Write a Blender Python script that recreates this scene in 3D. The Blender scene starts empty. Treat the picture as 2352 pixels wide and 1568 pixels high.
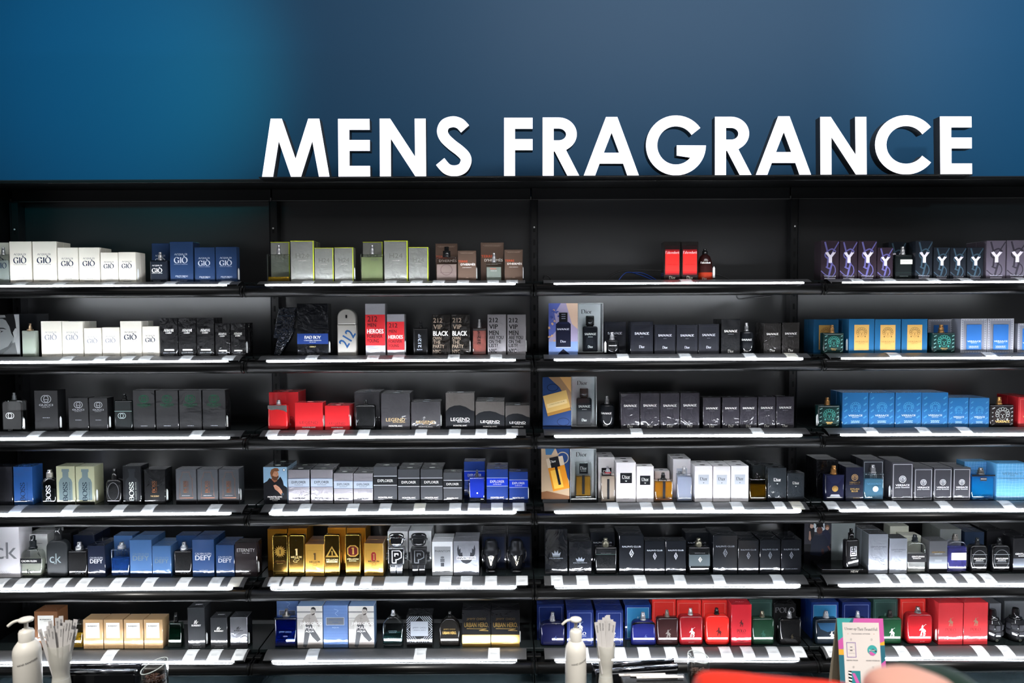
import bpy, math, random
from mathutils import Vector, Matrix
from mathutils.geometry import tessellate_polygon
random.seed(7)
PI = math.pi
sc = bpy.context.scene
COL = sc.collection

# ------------------------------------------------------------------ camera
CAMX, CAMZ = -0.079, 1.55
F, PITCH, ROLL, YAW = 1719.0, 0.0413, 0.0043, 0.00145
cam_d = bpy.data.cameras.new('camera')
cam = bpy.data.objects.new('camera', cam_d)
COL.objects.link(cam)
sc.camera = cam
cam_d.sensor_width = 36.0
cam_d.lens = F / 2352 * 36.0
cam_d.clip_start = 0.05
cam_d.dof.use_dof = True
cam_d.dof.focus_distance = 2.66
cam_d.dof.aperture_fstop = 2.4
_right = Vector((math.cos(YAW), -math.sin(YAW), 0))
_fwd = Vector((math.sin(YAW) * math.cos(PITCH), math.cos(YAW) * math.cos(PITCH), -math.sin(PITCH)))
_up = _right.cross(_fwd)
cr, sr = math.cos(ROLL), math.sin(ROLL)
R_ = _right * cr - _up * sr          # the camera is rolled a quarter of a degree
U_ = _right * sr + _up * cr
_m = Matrix((R_, U_, -_fwd)).transposed().to_4x4()
_m.translation = Vector((CAMX, 0, CAMZ))
cam.matrix_world = _m


def at(px, py, Y):
    """the point of the plane y = Y seen at this pixel of the 2352 x 1568 frame"""
    d = R_ * ((px - 1176) / F) + U_ * (-(py - 784) / F) + _fwd
    t = Y / d.y
    return Vector((CAMX + d.x * t, Y, CAMZ + d.z * t))


# ------------------------------------------------------------------ world, ceiling lights, added fill lamps, exposure
w = bpy.data.worlds.new('world')
sc.world = w
w.use_nodes = True          # the rest of the shop: lit goods across the aisle about eye height, dark ceiling
_nt = w.node_tree
_bg = _nt.nodes['Background']
_tc = _nt.nodes.new('ShaderNodeTexCoord')
_sx = _nt.nodes.new('ShaderNodeSeparateXYZ')
_nt.links.new(_tc.outputs['Generated'], _sx.inputs[0])
_rp = _nt.nodes.new('ShaderNodeValToRGB')
_mr = _nt.nodes.new('ShaderNodeMapRange')
_mr.inputs[1].default_value = -0.5; _mr.inputs[2].default_value = 0.5
_nt.links.new(_sx.outputs['Z'], _mr.inputs[0])
_nt.links.new(_mr.outputs[0], _rp.inputs[0])
_cr = _rp.color_ramp
_cr.elements[0].position = 0.0; _cr.elements[0].color = (.05, .055, .06, 1)
_cr.elements[1].position = 1.0; _cr.elements[1].color = (.03, .035, .045, 1)
for _p, _c in ((.20, .05), (.31, .10), (.345, 1.0), (.42, .9), (.475, .40), (.52, .04)):
    _el = _cr.elements.new(_p); _el.color = (_c * .95, _c * .98, _c * 1.05, 1)
_nz = _nt.nodes.new('ShaderNodeTexNoise'); _nz.inputs['Scale'].default_value = 5.0; _nz.inputs['Detail'].default_value = 2.0
_nt.links.new(_tc.outputs['Generated'], _nz.inputs['Vector'])
_m2 = _nt.nodes.new('ShaderNodeMapRange'); _m2.inputs[1].default_value = .46; _m2.inputs[2].default_value = .62; _m2.inputs[3].default_value = .12; _m2.inputs[4].default_value = 2.2
_nt.links.new(_nz.outputs[0], _m2.inputs[0])
_vm = _nt.nodes.new('ShaderNodeVectorMath'); _vm.operation = 'SCALE'
_nt.links.new(_rp.outputs[0], _vm.inputs[0]); _nt.links.new(_m2.outputs[0], _vm.inputs['Scale'])
_nt.links.new(_vm.outputs[0], _bg.inputs[0])
_bg.inputs[1].default_value = 0.5
sc.view_settings.view_transform = 'Standard'
sc.view_settings.look = 'None'
sc.view_settings.gamma = 1
sc.view_settings.use_curve_mapping = False
sc.view_settings.exposure = 0.0


def area(name, loc, target, size, size_y, power, col):
    l = bpy.data.lights.new(name, 'AREA')
    l.shape = 'RECTANGLE'; l.size = size; l.size_y = size_y; l.energy = power; l.color = col
    o = bpy.data.objects.new(name, l); COL.objects.link(o); o.location = loc
    o.rotation_euler = (Vector(target) - Vector(loc)).to_track_quat('-Z', 'Y').to_euler()
    return o


def spot(name, loc, target, power, col, angle=60, blend=1.0, rad=0.05):
    l = bpy.data.lights.new(name, 'SPOT')
    l.energy = power; l.color = col; l.spot_size = math.radians(angle); l.spot_blend = blend; l.shadow_soft_size = rad
    o = bpy.data.objects.new(name, l); COL.objects.link(o); o.location = loc
    o.rotation_euler = (Vector(target) - Vector(loc)).to_track_quat('-Z', 'Y').to_euler()
    return o


LED = 72.0
UNDER = 42.0      # the second, downward strip beneath each shelf front
area('ceiling_panel_light', (1.25, 0.9, 3.6), (1.25, 2.9, 1.6), 3.0, 0.6, 36, (0.95, 0.97, 1.0))
area('aisle_fill_light', (0.0, -.6, 4.2), (0.0, 2.2, 0.6), 5.0, 1.2, 40, (1.0, 0.96, 0.93))  # added ambient fill above the aisle, lifts the foreground; no known fixture
spot('track_spot_left', (-1.50, .2, 3.0), (-1.66, 2.94, 2.52), 190, (0.0, 0.84, 1.0), 35, 1.0, .1)
spot('track_spot_right', (1.9, .2, 3.0), (2.0, 2.94, 2.58), 95, (0.45, 0.85, 1.0), 36, 1.0, .1)
for _x in (-1.6, 0.1, 1.5):
    spot('counter_fill_spot', (_x, .35, 3.5), (_x * .97, 1.95, .4), 620, (1.0, 0.96, 0.9), 27, .5, .06)  # fill spots added to brighten the things on the counter


spot('display_fill_spot', (.4, -.9, 2.8), (.55, .82, 1.05), 230, (1.0, 0.95, 0.9), 30, .6, .06)  # another added fill, only to brighten the blurred packages near the camera


# ------------------------------------------------------------------ materials
def lin(c):
    c = c / 255.0
    return c / 12.92 if c <= 0.04045 else ((c + 0.055) / 1.055) ** 2.4


def H(s):
    s = s.lstrip('#')
    return (lin(int(s[0:2], 16)), lin(int(s[2:4], 16)), lin(int(s[4:6], 16)), 1)


_mats = {}


def mat(c, rough=0.5, metal=0.0, coat=0.0, emit=0.0, trans=0.0, bump=0.0, bscale=30.0, ior=1.45, noise=0.0, coatr=0.06, alpha=1.0):
    key = (c, rough, metal, coat, emit, trans, bump, bscale, ior, noise, coatr, alpha)
    if key in _mats:
        return _mats[key]
    m = bpy.data.materials.new('surface_' + c.strip('#'))
    m.use_nodes = True
    nt = m.node_tree
    b = nt.nodes['Principled BSDF']
    col = H(c)
    b.inputs['Base Color'].default_value = col
    b.inputs['Roughness'].default_value = rough
    b.inputs['Metallic'].default_value = metal
    b.inputs['IOR'].default_value = ior
    b.inputs['Coat Weight'].default_value = coat
    b.inputs['Coat Roughness'].default_value = coatr
    if bump and coat: b.inputs['Coat IOR'].default_value = 1.6
    b.inputs['Transmission Weight'].default_value = trans
    b.inputs['Alpha'].default_value = alpha
    b.inputs['Specular IOR Level'].default_value = .15 if (coat and not metal) else (.2 if rough >= .5 else .5)
    if emit:
        b.inputs['Emission Color'].default_value = col
        b.inputs['Emission Strength'].default_value = emit
    if bump or noise:
        tc = nt.nodes.new('ShaderNodeTexCoord')
        nz = nt.nodes.new('ShaderNodeTexNoise')
        nz.inputs['Scale'].default_value = bscale
        nz.inputs['Detail'].default_value = 3.0
        nz.inputs['Distortion'].default_value = 1.2
        oi = nt.nodes.new('ShaderNodeObjectInfo')
        ad = nt.nodes.new('ShaderNodeVectorMath'); ad.operation = 'ADD'
        nt.links.new(tc.outputs['Object'], ad.inputs[0])
        nt.links.new(oi.outputs['Location'], ad.inputs[1])
        nt.links.new(ad.outputs[0], nz.inputs['Vector'])
        if bump:
            bp = nt.nodes.new('ShaderNodeBump')
            bp.inputs['Strength'].default_value = bump
            bp.inputs['Distance'].default_value = 0.004
            nt.links.new(nz.outputs[0], bp.inputs['Height'])
            if coat:
                nt.links.new(bp.outputs[0], b.inputs['Coat Normal'])
                if metal: nt.links.new(bp.outputs[0], b.inputs['Normal'])
            else:
                nt.links.new(bp.outputs[0], b.inputs['Normal'])
        if noise:
            mx = nt.nodes.new('ShaderNodeMix'); mx.data_type = 'RGBA'
            mx.inputs[6].default_value = tuple(v * (1 - noise) for v in col[:3]) + (1,)
            mx.inputs[7].default_value = tuple(min(1, v * (1 + noise)) for v in col[:3]) + (1,)
            nt.links.new(nz.outputs[0], mx.inputs[0])
            nt.links.new(mx.outputs[2], b.inputs['Base Color'])
    _mats[key] = m
    return m


def paper(c):
    return mat(c, 0.55)


def wrapm(c):      # printed carton under clear film
    return mat(c, 0.5, 0.0, 0.9, 0, 0, 0.22, 16.0, 1.45, 0.0, 0.06)


def foil(c):       # metallised carton under clear film
    return mat(c, 0.34, 0.6, 0.8, 0, 0, 0.7, 22.0, 1.45, 0.0, 0.07)


def crinkle(c):    # loose, creased clear film
    return mat(c, 0.5, 0.0, 1.0, 0, 0, 0.95, 26.0, 1.45, 0.0, 0.05)


def lacq(c):
    return mat(c, 0.55, 0.0, 1.0, coatr=0.03)


def metal(c='#c9c9cc', r=0.18):
    return mat(c, r, 1.0)


def clear(c, lo=.06, hi=.85, rough=.03, key='glass'):
    """clear material: tinted see-through, mirror-like towards grazing angles"""
    k = (key, c, lo, hi, rough)
    if k in _mats: return _mats[k]
    m = bpy.data.materials.new('%s_%s' % (key, c.strip('#'))); m.use_nodes = True
    nt = m.node_tree; pb = nt.nodes['Principled BSDF']; out = nt.nodes['Material Output']
    pb.inputs['Base Color'].default_value = H(c); pb.inputs['Roughness'].default_value = rough
    if key == 'glass' and rough < .1:
        pb = nt.nodes.new('ShaderNodeBsdfGlossy'); pb.inputs['Color'].default_value = (1, 1, 1, 1); pb.inputs['Roughness'].default_value = rough
    tr = nt.nodes.new('ShaderNodeBsdfTransparent'); tr.inputs[0].default_value = tuple(v ** .5 for v in H(c))
    lw = nt.nodes.new('ShaderNodeLayerWeight'); lw.inputs[0].default_value = .5
    mr = nt.nodes.new('ShaderNodeMapRange'); mr.inputs[3].default_value = lo; mr.inputs[4].default_value = hi
    pw = nt.nodes.new('ShaderNodeMath'); pw.operation = 'POWER'; pw.inputs[1].default_value = 1.9
    nt.links.new(lw.outputs['Facing'], pw.inputs[0]); nt.links.new(pw.outputs[0], mr.inputs[0])
    mx = nt.nodes.new('ShaderNodeMixShader')
    nt.links.new(mr.outputs[0], mx.inputs[0]); nt.links.new(tr.outputs[0], mx.inputs[1]); nt.links.new(pb.outputs[0], mx.inputs[2])
    nt.links.new(mx.outputs[0], out.inputs[0])
    _mats[k] = m
    return m


def glass(c='#eef4f2', r=0.02):
    return clear(c, .06, .92, .05)


def juice(c):
    return clear(c, .38, .85, .05, 'juice')


def M(c):
    """a colour name of the printing: plain, or metal for gold: / chrome:"""
    if isinstance(c, str):
        if c[0] == '@':
            return metal({'@g': '#d9b36a', '@s': '#d8d8dc', '@b': '#4a3a20', '@c': '#c07a55'}[c], 0.28)
        return paper(c)
    return c


# ------------------------------------------------------------------ mesh collecting
class MB:
    def __init__(s):
        s.v = []; s.f = []; s.mi = []; s.sm = []; s.mats = []; s._i = {}

    def _m(s, m):
        k = m.name
        if k not in s._i:
            s._i[k] = len(s.mats); s.mats.append(m)
        return s._i[k]

    def add(s, vs, fs, m, smooth=False):
        n = len(s.v); i = s._m(m)
        s.v += [tuple(v) for v in vs]
        for f in fs:
            s.f.append([n + k for k in f]); s.mi.append(i); s.sm.append(smooth)

    def box(s, x0, x1, y0, y1, z0, z1, m, b=0.0):
        if b <= 0:
            v = [(x, y, z) for z in (z0, z1) for y in (y0, y1) for x in (x0, x1)]
            s.add(v, [(0, 2, 3, 1), (4, 5, 7, 6), (0, 1, 5, 4), (2, 6, 7, 3), (0, 4, 6, 2), (1, 3, 7, 5)], m)
            return
        v = []
        idx = {}
        for i, (x, sx) in enumerate(((x0, 1), (x1, -1))):
            for j, (y, sy) in enumerate(((y0, 1), (y1, -1))):
                for k, (z, sz) in enumerate(((z0, 1), (z1, -1))):
                    idx[i, j, k] = len(v)
                    v += [(x, y + sy * b, z + sz * b), (x + sx * b, y, z + sz * b), (x + sx * b, y + sy * b, z)]
        g = lambda i, j, k, a: idx[i, j, k] + a
        fs = [(g(0, 0, 0, 0), g(0, 0, 1, 0), g(0, 1, 1, 0), g(0, 1, 0, 0)),
              (g(1, 0, 0, 0), g(1, 1, 0, 0), g(1, 1, 1, 0), g(1, 0, 1, 0)),
              (g(0, 0, 0, 1), g(1, 0, 0, 1), g(1, 0, 1, 1), g(0, 0, 1, 1)),
              (g(0, 1, 0, 1), g(0, 1, 1, 1), g(1, 1, 1, 1), g(1, 1, 0, 1)),
              (g(0, 0, 0, 2), g(0, 1, 0, 2), g(1, 1, 0, 2), g(1, 0, 0, 2)),
              (g(0, 0, 1, 2), g(1, 0, 1, 2), g(1, 1, 1, 2), g(0, 1, 1, 2))]
        for j in (0, 1):
            for k in (0, 1):
                fs.append((g(0, j, k, 1), g(1, j, k, 1), g(1, j, k, 2), g(0, j, k, 2)))
        for i in (0, 1):
            for k in (0, 1):
                fs.append((g(i, 0, k, 0), g(i, 1, k, 0), g(i, 1, k, 2), g(i, 0, k, 2)))
        for i in (0, 1):
            for j in (0, 1):
                fs.append((g(i, j, 0, 0), g(i, j, 1, 0), g(i, j, 1, 1), g(i, j, 0, 1)))
        for i in (0, 1):
            for j in (0, 1):
                for k in (0, 1):
                    fs.append((g(i, j, k, 0), g(i, j, k, 1), g(i, j, k, 2)))
        s.add(v, fs, m)

    def slab(s, pts, y0, y1, m, b=0.0, smooth=False):
        """front outline pts [(x,z)] extruded from y0 to y1 with rounded front and back edges"""
        n = len(pts)
        cx = sum(p[0] for p in pts) / n; cz = sum(p[1] for p in pts) / n
        xs = max(p[0] for p in pts) - min(p[0] for p in pts); zs = max(p[1] for p in pts) - min(p[1] for p in pts)

        def ring(ins, y):
            kx = 1 - 2 * ins / max(xs, 1e-6); kz = 1 - 2 * ins / max(zs, 1e-6)
            return [(cx + (x - cx) * kx, y, cz + (z - cz) * kz) for x, z in pts]
        if b > 0:
            rs = [ring(b, y0), ring(b * 0.3, y0 + b * 0.3), ring(0, y0 + b), ring(0, y1 - b), ring(b * 0.3, y1 - b * 0.3), ring(b, y1)]
        else:
            rs = [ring(0, y0), ring(0, y1)]
        vs = [p for r in rs for p in r]
        fs = []
        for k in range(len(rs) - 1):
            for i in range(n):
                j = (i + 1) % n
                fs.append((k * n + i, k * n + j, (k + 1) * n + j, (k + 1) * n + i))
        s.add(vs, fs, m, smooth)
        s.add(rs[0], [tuple(range(n - 1, -1, -1))], m)
        s.add(rs[-1], [tuple(range(n))], m)

    def lathe(s, prof, cx, cy, m, seg=24, sy=1.0, caps=True, smooth=True):
        """prof [(r,z)] turned about the vertical at cx,cy; sy flattens it"""
        vs = []
        for r, z in prof:
            for k in range(seg):
                a = 2 * PI * k / seg
                vs.append((cx + r * math.cos(a), cy + r * math.sin(a) * sy, z))
        fs = []
        for i in range(len(prof) - 1):
            for k in range(seg):
                l = (k + 1) % seg
                fs.append((i * seg + k, i * seg + l, (i + 1) * seg + l, (i + 1) * seg + k))
        s.add(vs, fs, m, smooth)
        if caps:
            n0 = len(vs) - seg
            s.add(vs[:seg], [tuple(range(seg - 1, -1, -1))], m)
            s.add(vs[n0:], [tuple(range(seg))], m)

    def tube(s, p, r, m, seg=10, caps=True):
        """round tube through the points p"""
        p = [Vector(q) for q in p]
        vs = []
        for i, q in enumerate(p):
            d = (p[min(i + 1, len(p) - 1)] - p[max(i - 1, 0)]).normalized()
            a = d.cross(Vector((0, 0, 1)))
            if a.length < 0.05:
                a = d.cross(Vector((0, 1, 0)))
            a.normalize(); c = d.cross(a)
            for k in range(seg):
                t = 2 * PI * k / seg
                vs.append(q + (a * math.cos(t) + c * math.sin(t)) * r)
        fs = []
        for i in range(len(p) - 1):
            for k in range(seg):
                l = (k + 1) % seg
                fs.append((i * seg + k, i * seg + l, (i + 1) * seg + l, (i + 1) * seg + k))
        if caps:
            fs.append(tuple(range(seg - 1, -1, -1)))
            fs.append(tuple(len(vs) - seg + k for k in range(seg)))
        s.add(vs, fs, m, True)

    def flat(s, loops, y, m, flip=False):
        """a flat shape facing the aisle at y; loops [[(x,z)],...] outer then holes"""
        tr = tessellate_polygon([[Vector((a, b, 0)) for a, b in l] for l in loops])
        vs = [(a, y, b) for l in loops for a, b in l]
        out = []
        for t in tr:
            a, b, c = (vs[i] for i in t)
            if (b[0] - a[0]) * (c[2] - a[2]) - (b[2] - a[2]) * (c[0] - a[0]) < 0:
                t = (t[0], t[2], t[1])
            out.append(tuple(t))
        s.add(vs, out, m)

    def mesh(s, name='mesh'):
        me = bpy.data.meshes.new(name)
        me.from_pydata(s.v, [], s.f)
        for m in s.mats:
            me.materials.append(m)
        me.polygons.foreach_set('material_index', s.mi)
        me.polygons.foreach_set('use_smooth', s.sm)
        me.update()
        return me

    def obj(s, name, parent=None, loc=None):
        o = bpy.data.objects.new(name, s.mesh(name)); COL.objects.link(o)
        if parent: o.parent = parent
        if loc: o.location = loc
        return o


def tag(o, label, cat, group=None):
    o['label'] = label; o['category'] = cat
    if group: o['group'] = group
    return o


def struct(o):
    o['kind'] = 'structure'; return o


def empty(name, loc=(0, 0, 0)):
    o = bpy.data.objects.new(name, None); COL.objects.link(o); o.location = loc
    o.empty_display_size = 0.02
    return o


def part(name, me, parent, label=None):
    o = bpy.data.objects.new(name, me); COL.objects.link(o); o.parent = parent
    if label: o['label'] = label
    return o


# ------------------------------------------------------------------ lettering
_txt = {}


def sans(text, bold=0.0):
    """outline letters of the built-in face as verts, faces in a unit box (w, h = 1)"""
    k = (text, bold)
    if k in _txt: return _txt[k]
    c = bpy.data.curves.new('t', 'FONT'); c.body = text; c.resolution_u = 2; c.size = 1.0
    c.fill_mode = 'FRONT'
    o = bpy.data.objects.new('t', c); COL.objects.link(o)
    bpy.context.view_layer.update()
    dg = bpy.context.evaluated_depsgraph_get()
    me = bpy.data.meshes.new_from_object(o.evaluated_get(dg))
    vs = [(v.co.x, v.co.y) for v in me.vertices]; fs = [tuple(p.vertices) for p in me.polygons]
    bpy.data.objects.remove(o); bpy.data.curves.remove(c); bpy.data.meshes.remove(me)
    if bold > .005:      # heavier weight: the letters set again a hair to each side
        v0, f0, n = list(vs), list(fs), len(vs)
        for i, (dx, dy) in enumerate(((-1, -.4), (1, -.4), (-1, .4), (1, .4))):
            vs += [(x + dx * bold * .8, y + dy * bold * .8, i + 1) for x, y in v0]
            fs += [tuple(q + n * (i + 1) for q in f) for f in f0]
    _txt[k] = norm(vs, fs)
    return _txt[k]


def norm(vs, fs):
    x0 = min(v[0] for v in vs); x1 = max(v[0] for v in vs); y0 = min(v[1] for v in vs); y1 = max(v[1] for v in vs)
    w = x1 - x0; h = y1 - y0
    return [((v[0] - x0) / w - 0.5, (v[1] - y0) / h - 0.5, v[2] if len(v) > 2 else 0) for v in vs], fs, w / h


def arc(cx, cy, rx, ry, a0, a1, n=9):
    return [(cx + rx * math.cos(math.radians(a0 + (a1 - a0) * i / n)), cy + ry * math.sin(math.radians(a0 + (a1 - a0) * i / n))) for i in range(n + 1)]


SG = {  # high-contrast serif letters: advance, pen strokes
    'A': (.86, [[(.02, 0), (.40, 1)], [(.40, 1), (.80, 0)], [(.16, .34), (.64, .34)]]),
    'B': (.72, [[(.12, 0), (.12, 1)], [(.12, 1), (.36, 1)] + arc(.36, .76, .2, .24, 90, -90) + [(.12, .52)], [(.36, .52)] + arc(.38, .26, .24, .26, 90, -90) + [(.12, 0)]]),
    'C': (.80, [arc(.44, .5, .38, .5, 50, 310, 16), [(.69, .72), (.69, .98)]]),
    'D': (.84, [[(.12, 0), (.12, 1)], [(.12, 1), (.36, 1)] + arc(.38, .5, .38, .5, 90, -90, 14) + [(.12, 0)]]),
    'E': (.68, [[(.12, 0), (.12, 1)], [(.12, 1), (.58, 1), (.58, .8)], [(.12, .52), (.46, .52)], [(.12, 0), (.62, 0), (.62, .22)]]),
    'F': (.62, [[(.12, 0), (.12, 1)], [(.12, 1), (.56, 1), (.56, .8)], [(.12, .5), (.44, .5)]]),
    'G': (.88, [arc(.44, .5, .38, .5, 50, 318, 16), [(.72, .02), (.72, .42)], [(.56, .42), (.86, .42)], [(.69, .72), (.69, .98)]]),
    'H': (.84, [[(.12, 0), (.12, 1)], [(.70, 0), (.70, 1)], [(.12, .52), (.70, .52)]]),
    'I': (.34, [[(.16, 0), (.16, 1)]]),
    'J': (.46, [[(.28, 1), (.28, .15)] + arc(.13, .13, .15, .17, 0, -120, 6)]),
    'K': (.80, [[(.12, 0), (.12, 1)], [(.12, .42), (.66, 1)], [(.30, .6), (.74, 0)]]),
    'L': (.62, [[(.12, 0), (.12, 1)], [(.12, 0), (.58, 0), (.58, .24)]]),
    'M': (1.0, [[(.12, 0), (.12, 1)], [(.12, 1), (.48, .08)], [(.48, .08), (.84, 1)], [(.86, 0), (.86, 1)]]),
    'N': (.86, [[(.12, 0), (.12, 1)], [(.12, 1), (.72, 0)], [(.72, 0), (.72, 1)]]),
    'O': (.90, [arc(.45, .5, .39, .5, 0, 360, 22)]),
    'P': (.68, [[(.12, 0), (.12, 1)], [(.12, 1), (.34, 1)] + arc(.36, .74, .22, .26, 90, -90) + [(.12, .48)]]),
    'Q': (.92, [arc(.45, .5, .39, .5, 0, 360, 22), [(.42, .1), (.70, -.2), (.9, -.2)]]),
    'R': (.78, [[(.12, 0), (.12, 1)], [(.12, 1), (.34, 1)] + arc(.36, .75, .22, .25, 90, -90) + [(.12, .5)], [(.36, .5), (.72, 0)]]),
    'S': (.62, [arc(.30, .74, .21, .26, 40, 200, 9) + [(.20, .56), (.42, .42)] + arc(.31, .24, .22, .24, 30, -150, 9), [(.48, .76), (.48, .96)], [(.10, .04), (.10, .24)]]),
    'T': (.76, [[(.38, 0), (.38, 1)], [(.04, .8), (.04, 1), (.72, 1), (.72, .8)]]),
    'U': (.82, [[(.12, 1), (.12, .32)] + arc(.40, .30, .28, .30, 180, 360, 9) + [(.68, 1)]]),
    'V': (.84, [[(.04, 1), (.42, 0)], [(.42, 0), (.80, 1)]]),
    'W': (1.16, [[(.04, 1), (.34, 0)], [(.34, 0), (.58, 1)], [(.58, 1), (.84, 0)], [(.84, 0), (1.12, 1)]]),
    'X': (.80, [[(.06, 1), (.72, 0)], [(.06, 0), (.72, 1)]]),
    'Y': (.80, [[(.04, 1), (.40, .46)], [(.76, 1), (.40, .46)], [(.40, .46), (.40, 0)]]),
    'Z': (.72, [[(.08, 1), (.62, 1)], [(.62, 1), (.08, 0)], [(.08, 0), (.64, 0)]]),
    'i': (.32, [[(.15, 0), (.15, .6)], [(.15, .76), (.15, .88)]]),
    'o': (.56, [arc(.27, .3, .22, .3, 0, 360, 16)]),
    'r': (.44, [[(.13, 0), (.13, .6)], [(.13, .42)] + arc(.30, .42, .15, .17, 140, 50, 5)]),
    'c': (.50, [arc(.27, .3, .21, .3, 50, 310, 12)]),
    'd': (.60, [arc(.25, .3, .2, .3, 0, 360, 14), [(.45, 0), (.45, 1)]]),
    'e': (.54, [[(.08, .32), (.45, .32)] + arc(.27, .32, .2, .28, 0, 310, 14)]),
    'a': (.54, [arc(.22, .17, .16, .17, 0, 360, 12), [(.40, 0), (.40, .4)] + arc(.26, .42, .14, .18, 0, 150, 6)]),
    'h': (.62, [[(.12, 0), (.12, 1)], [(.12, .36)] + arc(.31, .38, .17, .22, 160, 0, 7) + [(.48, 0)]]),
    'n': (.62, [[(.12, 0), (.12, .6)], [(.12, .36)] + arc(.31, .38, .17, .22, 160, 0, 7) + [(.48, 0)]]),
    'm': (.92, [[(.12, 0), (.12, .6)], [(.12, .38)] + arc(.28, .40, .15, .2, 160, 0, 6) + [(.43, 0)], [(.43, .38)] + arc(.59, .40, .15, .2, 160, 0, 6) + [(.74, 0)]]),
    't': (.40, [[(.17, .85), (.17, .15)] + arc(.28, .14, .11, .14, 180, 290, 5), [(.04, .6), (.34, .6)]]),
    'u': (.62, [[(.12, .6), (.12, .2)] + arc(.29, .2, .17, .2, 180, 350, 7), [(.47, .6), (.47, 0)]]),
    'f': (.40, [[(.15, 0), (.15, .78)] + arc(.28, .8, .13, .18, 180, 60, 5), [(.03, .6), (.34, .6)]]),
    'p': (.60, [[(.12, -.34), (.12, .6)], arc(.32, .3, .2, .3, 0, 360, 14)]),
    'w': (.80, [[(.04, .6), (.22, 0)], [(.22, 0), (.40, .6)], [(.40, .6), (.58, 0)], [(.58, 0), (.76, .6)]]),
    'l': (.30, [[(.14, 0), (.14, 1)]]),
    "'": (.2, [[(.1, 1), (.06, .78)]]),
    '1': (.44, [[(.22, 0), (.22, 1)], [(.04, .84), (.22, 1)]]),
    '2': (.6, [arc(.29, .72, .23, .28, 160, -20, 9) + [(.06, 0)], [(.06, 0), (.54, 0)]]),
    '&': (.8, [arc(.3, .25, .24, .25, 60, 330, 10) + [(.6, .5)], arc(.3, .76, .16, .22, -60, 250, 10) + [(.7, 0)]]),
    ' ': (.36, []),
    '.': (.25, [[(.1, 0), (.1, .1)]]),
}


def stroke(pts, T, t, nib=15, serif=True):
    """one stroke of a broad pen as quads"""
    vs, fs = [], []
    u = (math.cos(math.radians(nib)), math.sin(math.radians(nib)))
    n = len(pts)
    L = []
    for i in range(n):
        a = pts[max(i - 1, 0)]; b = pts[min(i + 1, n - 1)]
        dx, dy = b[0] - a[0], b[1] - a[1]
        l = math.hypot(dx, dy) or 1
        nx, ny = dy / l, -dx / l
        k = 1.0
        if 0 < i < n - 1:
            ax, ay = pts[i][0] - a[0], pts[i][1] - a[1]; la = math.hypot(ax, ay) or 1
            c = abs((ax * dx + ay * dy) / (la * l)); k = min(1.8, 1 / max(c, .4))
        wd = (t + (T - t) * abs(nx * u[0] + ny * u[1]) ** 1.6) / 2 * k
        L.append((nx * wd, ny * wd))
    for (x, y), (ox, oy) in zip(pts, L):
        vs += [(x + ox, y + oy), (x - ox, y - oy)]
    for i in range(n - 1):
        fs.append((2 * i, 2 * i + 1, 2 * i + 3, 2 * i + 2))
    if serif and n >= 2:
        for (e, q) in ((pts[0], pts[1]), (pts[-1], pts[-2])):
            dy = abs(e[1] - q[1]); dx = abs(e[0] - q[0])
            if dy > dx * 1.2 and dy > .3 and min(abs(e[1]), abs(e[1] - 1), abs(e[1] - .6)) < .01:
                k = len(vs); h = t * 0.9; s_ = -1 if e[1] > .5 else 1
                vs += [(e[0] - .13, e[1]), (e[0] + .13, e[1]), (e[0] + .13, e[1] + s_ * h), (e[0] - .13, e[1] + s_ * h)]
                fs.append((k, k + 1, k + 2, k + 3))
    return vs, fs


def serif(text, T=.15, t=.035):
    k = ('serif', text, T, t)
    if k in _txt: return _txt[k]
    x = 0; vs, fs = [], []
    for ch in text:
        if ch == 'Ò':
            base = 'O'
        elif ch == 'È':
            base = 'E'
        else:
            base = ch if ch in SG else ch.upper()
        adv, st = SG[base]
        st = list(st)
        if ch in 'ÒÈ':
            st.append([(.26, 1.28), (.46, 1.1)])
        for s_ in st:
            a, b = stroke(s_, T, t)
            n = len(vs)
            vs += [(px + x, py) for px, py in a]; fs += [tuple(i + n for i in f) for f in b]
        x += adv + .03
    _txt[k] = norm(vs, fs)
    return _txt[k]


def put_text(mb, g, cx, cz, w, h, y, m, rot=0.0, shear=0.0):
    vs, fs, _ = g
    c, s_ = math.cos(math.radians(rot)), math.sin(math.radians(rot))
    o = []
    for a, b, ly in vs:
        px, pz = a * w + b * h * shear, b * h
        o.append((cx + px * c - pz * s_, y - ly * .000012, cz + px * s_ + pz * c))
    ff = []
    for f in fs:
        a, b, d = o[f[0]], o[f[1]], o[f[2]]
        if (b[0] - a[0]) * (d[2] - a[2]) - (b[2] - a[2]) * (d[0] - a[0]) < 0:
            f = f[::-1]
        ff.append(f)
    mb.add(o, ff, m)


PONY = [  # rider with raised mallet on a horse, in a unit box
    [(.30, .30), (.36, .44), (.30, .52), (.16, .44), (.10, .50), (.20, .60), (.32, .66), (.46, .60), (.70, .60), (.84, .50), (.90, .36), (.84, .40), (.80, .34),
     (.84, .20), (.78, .02), (.72, .02), (.74, .18), (.66, .30), (.64, .14), (.70, .0), (.60, .0), (.57, .16), (.58, .32), (.44, .32), (.42, .18), (.46, .04), (.38, .02),
     (.34, .18), (.30, .06), (.20, .0), (.22, .10), (.27, .20)],
    [(.40, .60), (.34, .76), (.42, .84), (.56, .80), (.60, .62), (.56, .40), (.48, .38), (.46, .56)],
    [(.40, .84), (.44, .93), (.54, .92), (.54, .82)],
    [(.50, .78), (.86, 1.0), (.92, .97), (.89, .94), (.84, .97), (.52, .74)],
]


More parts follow.
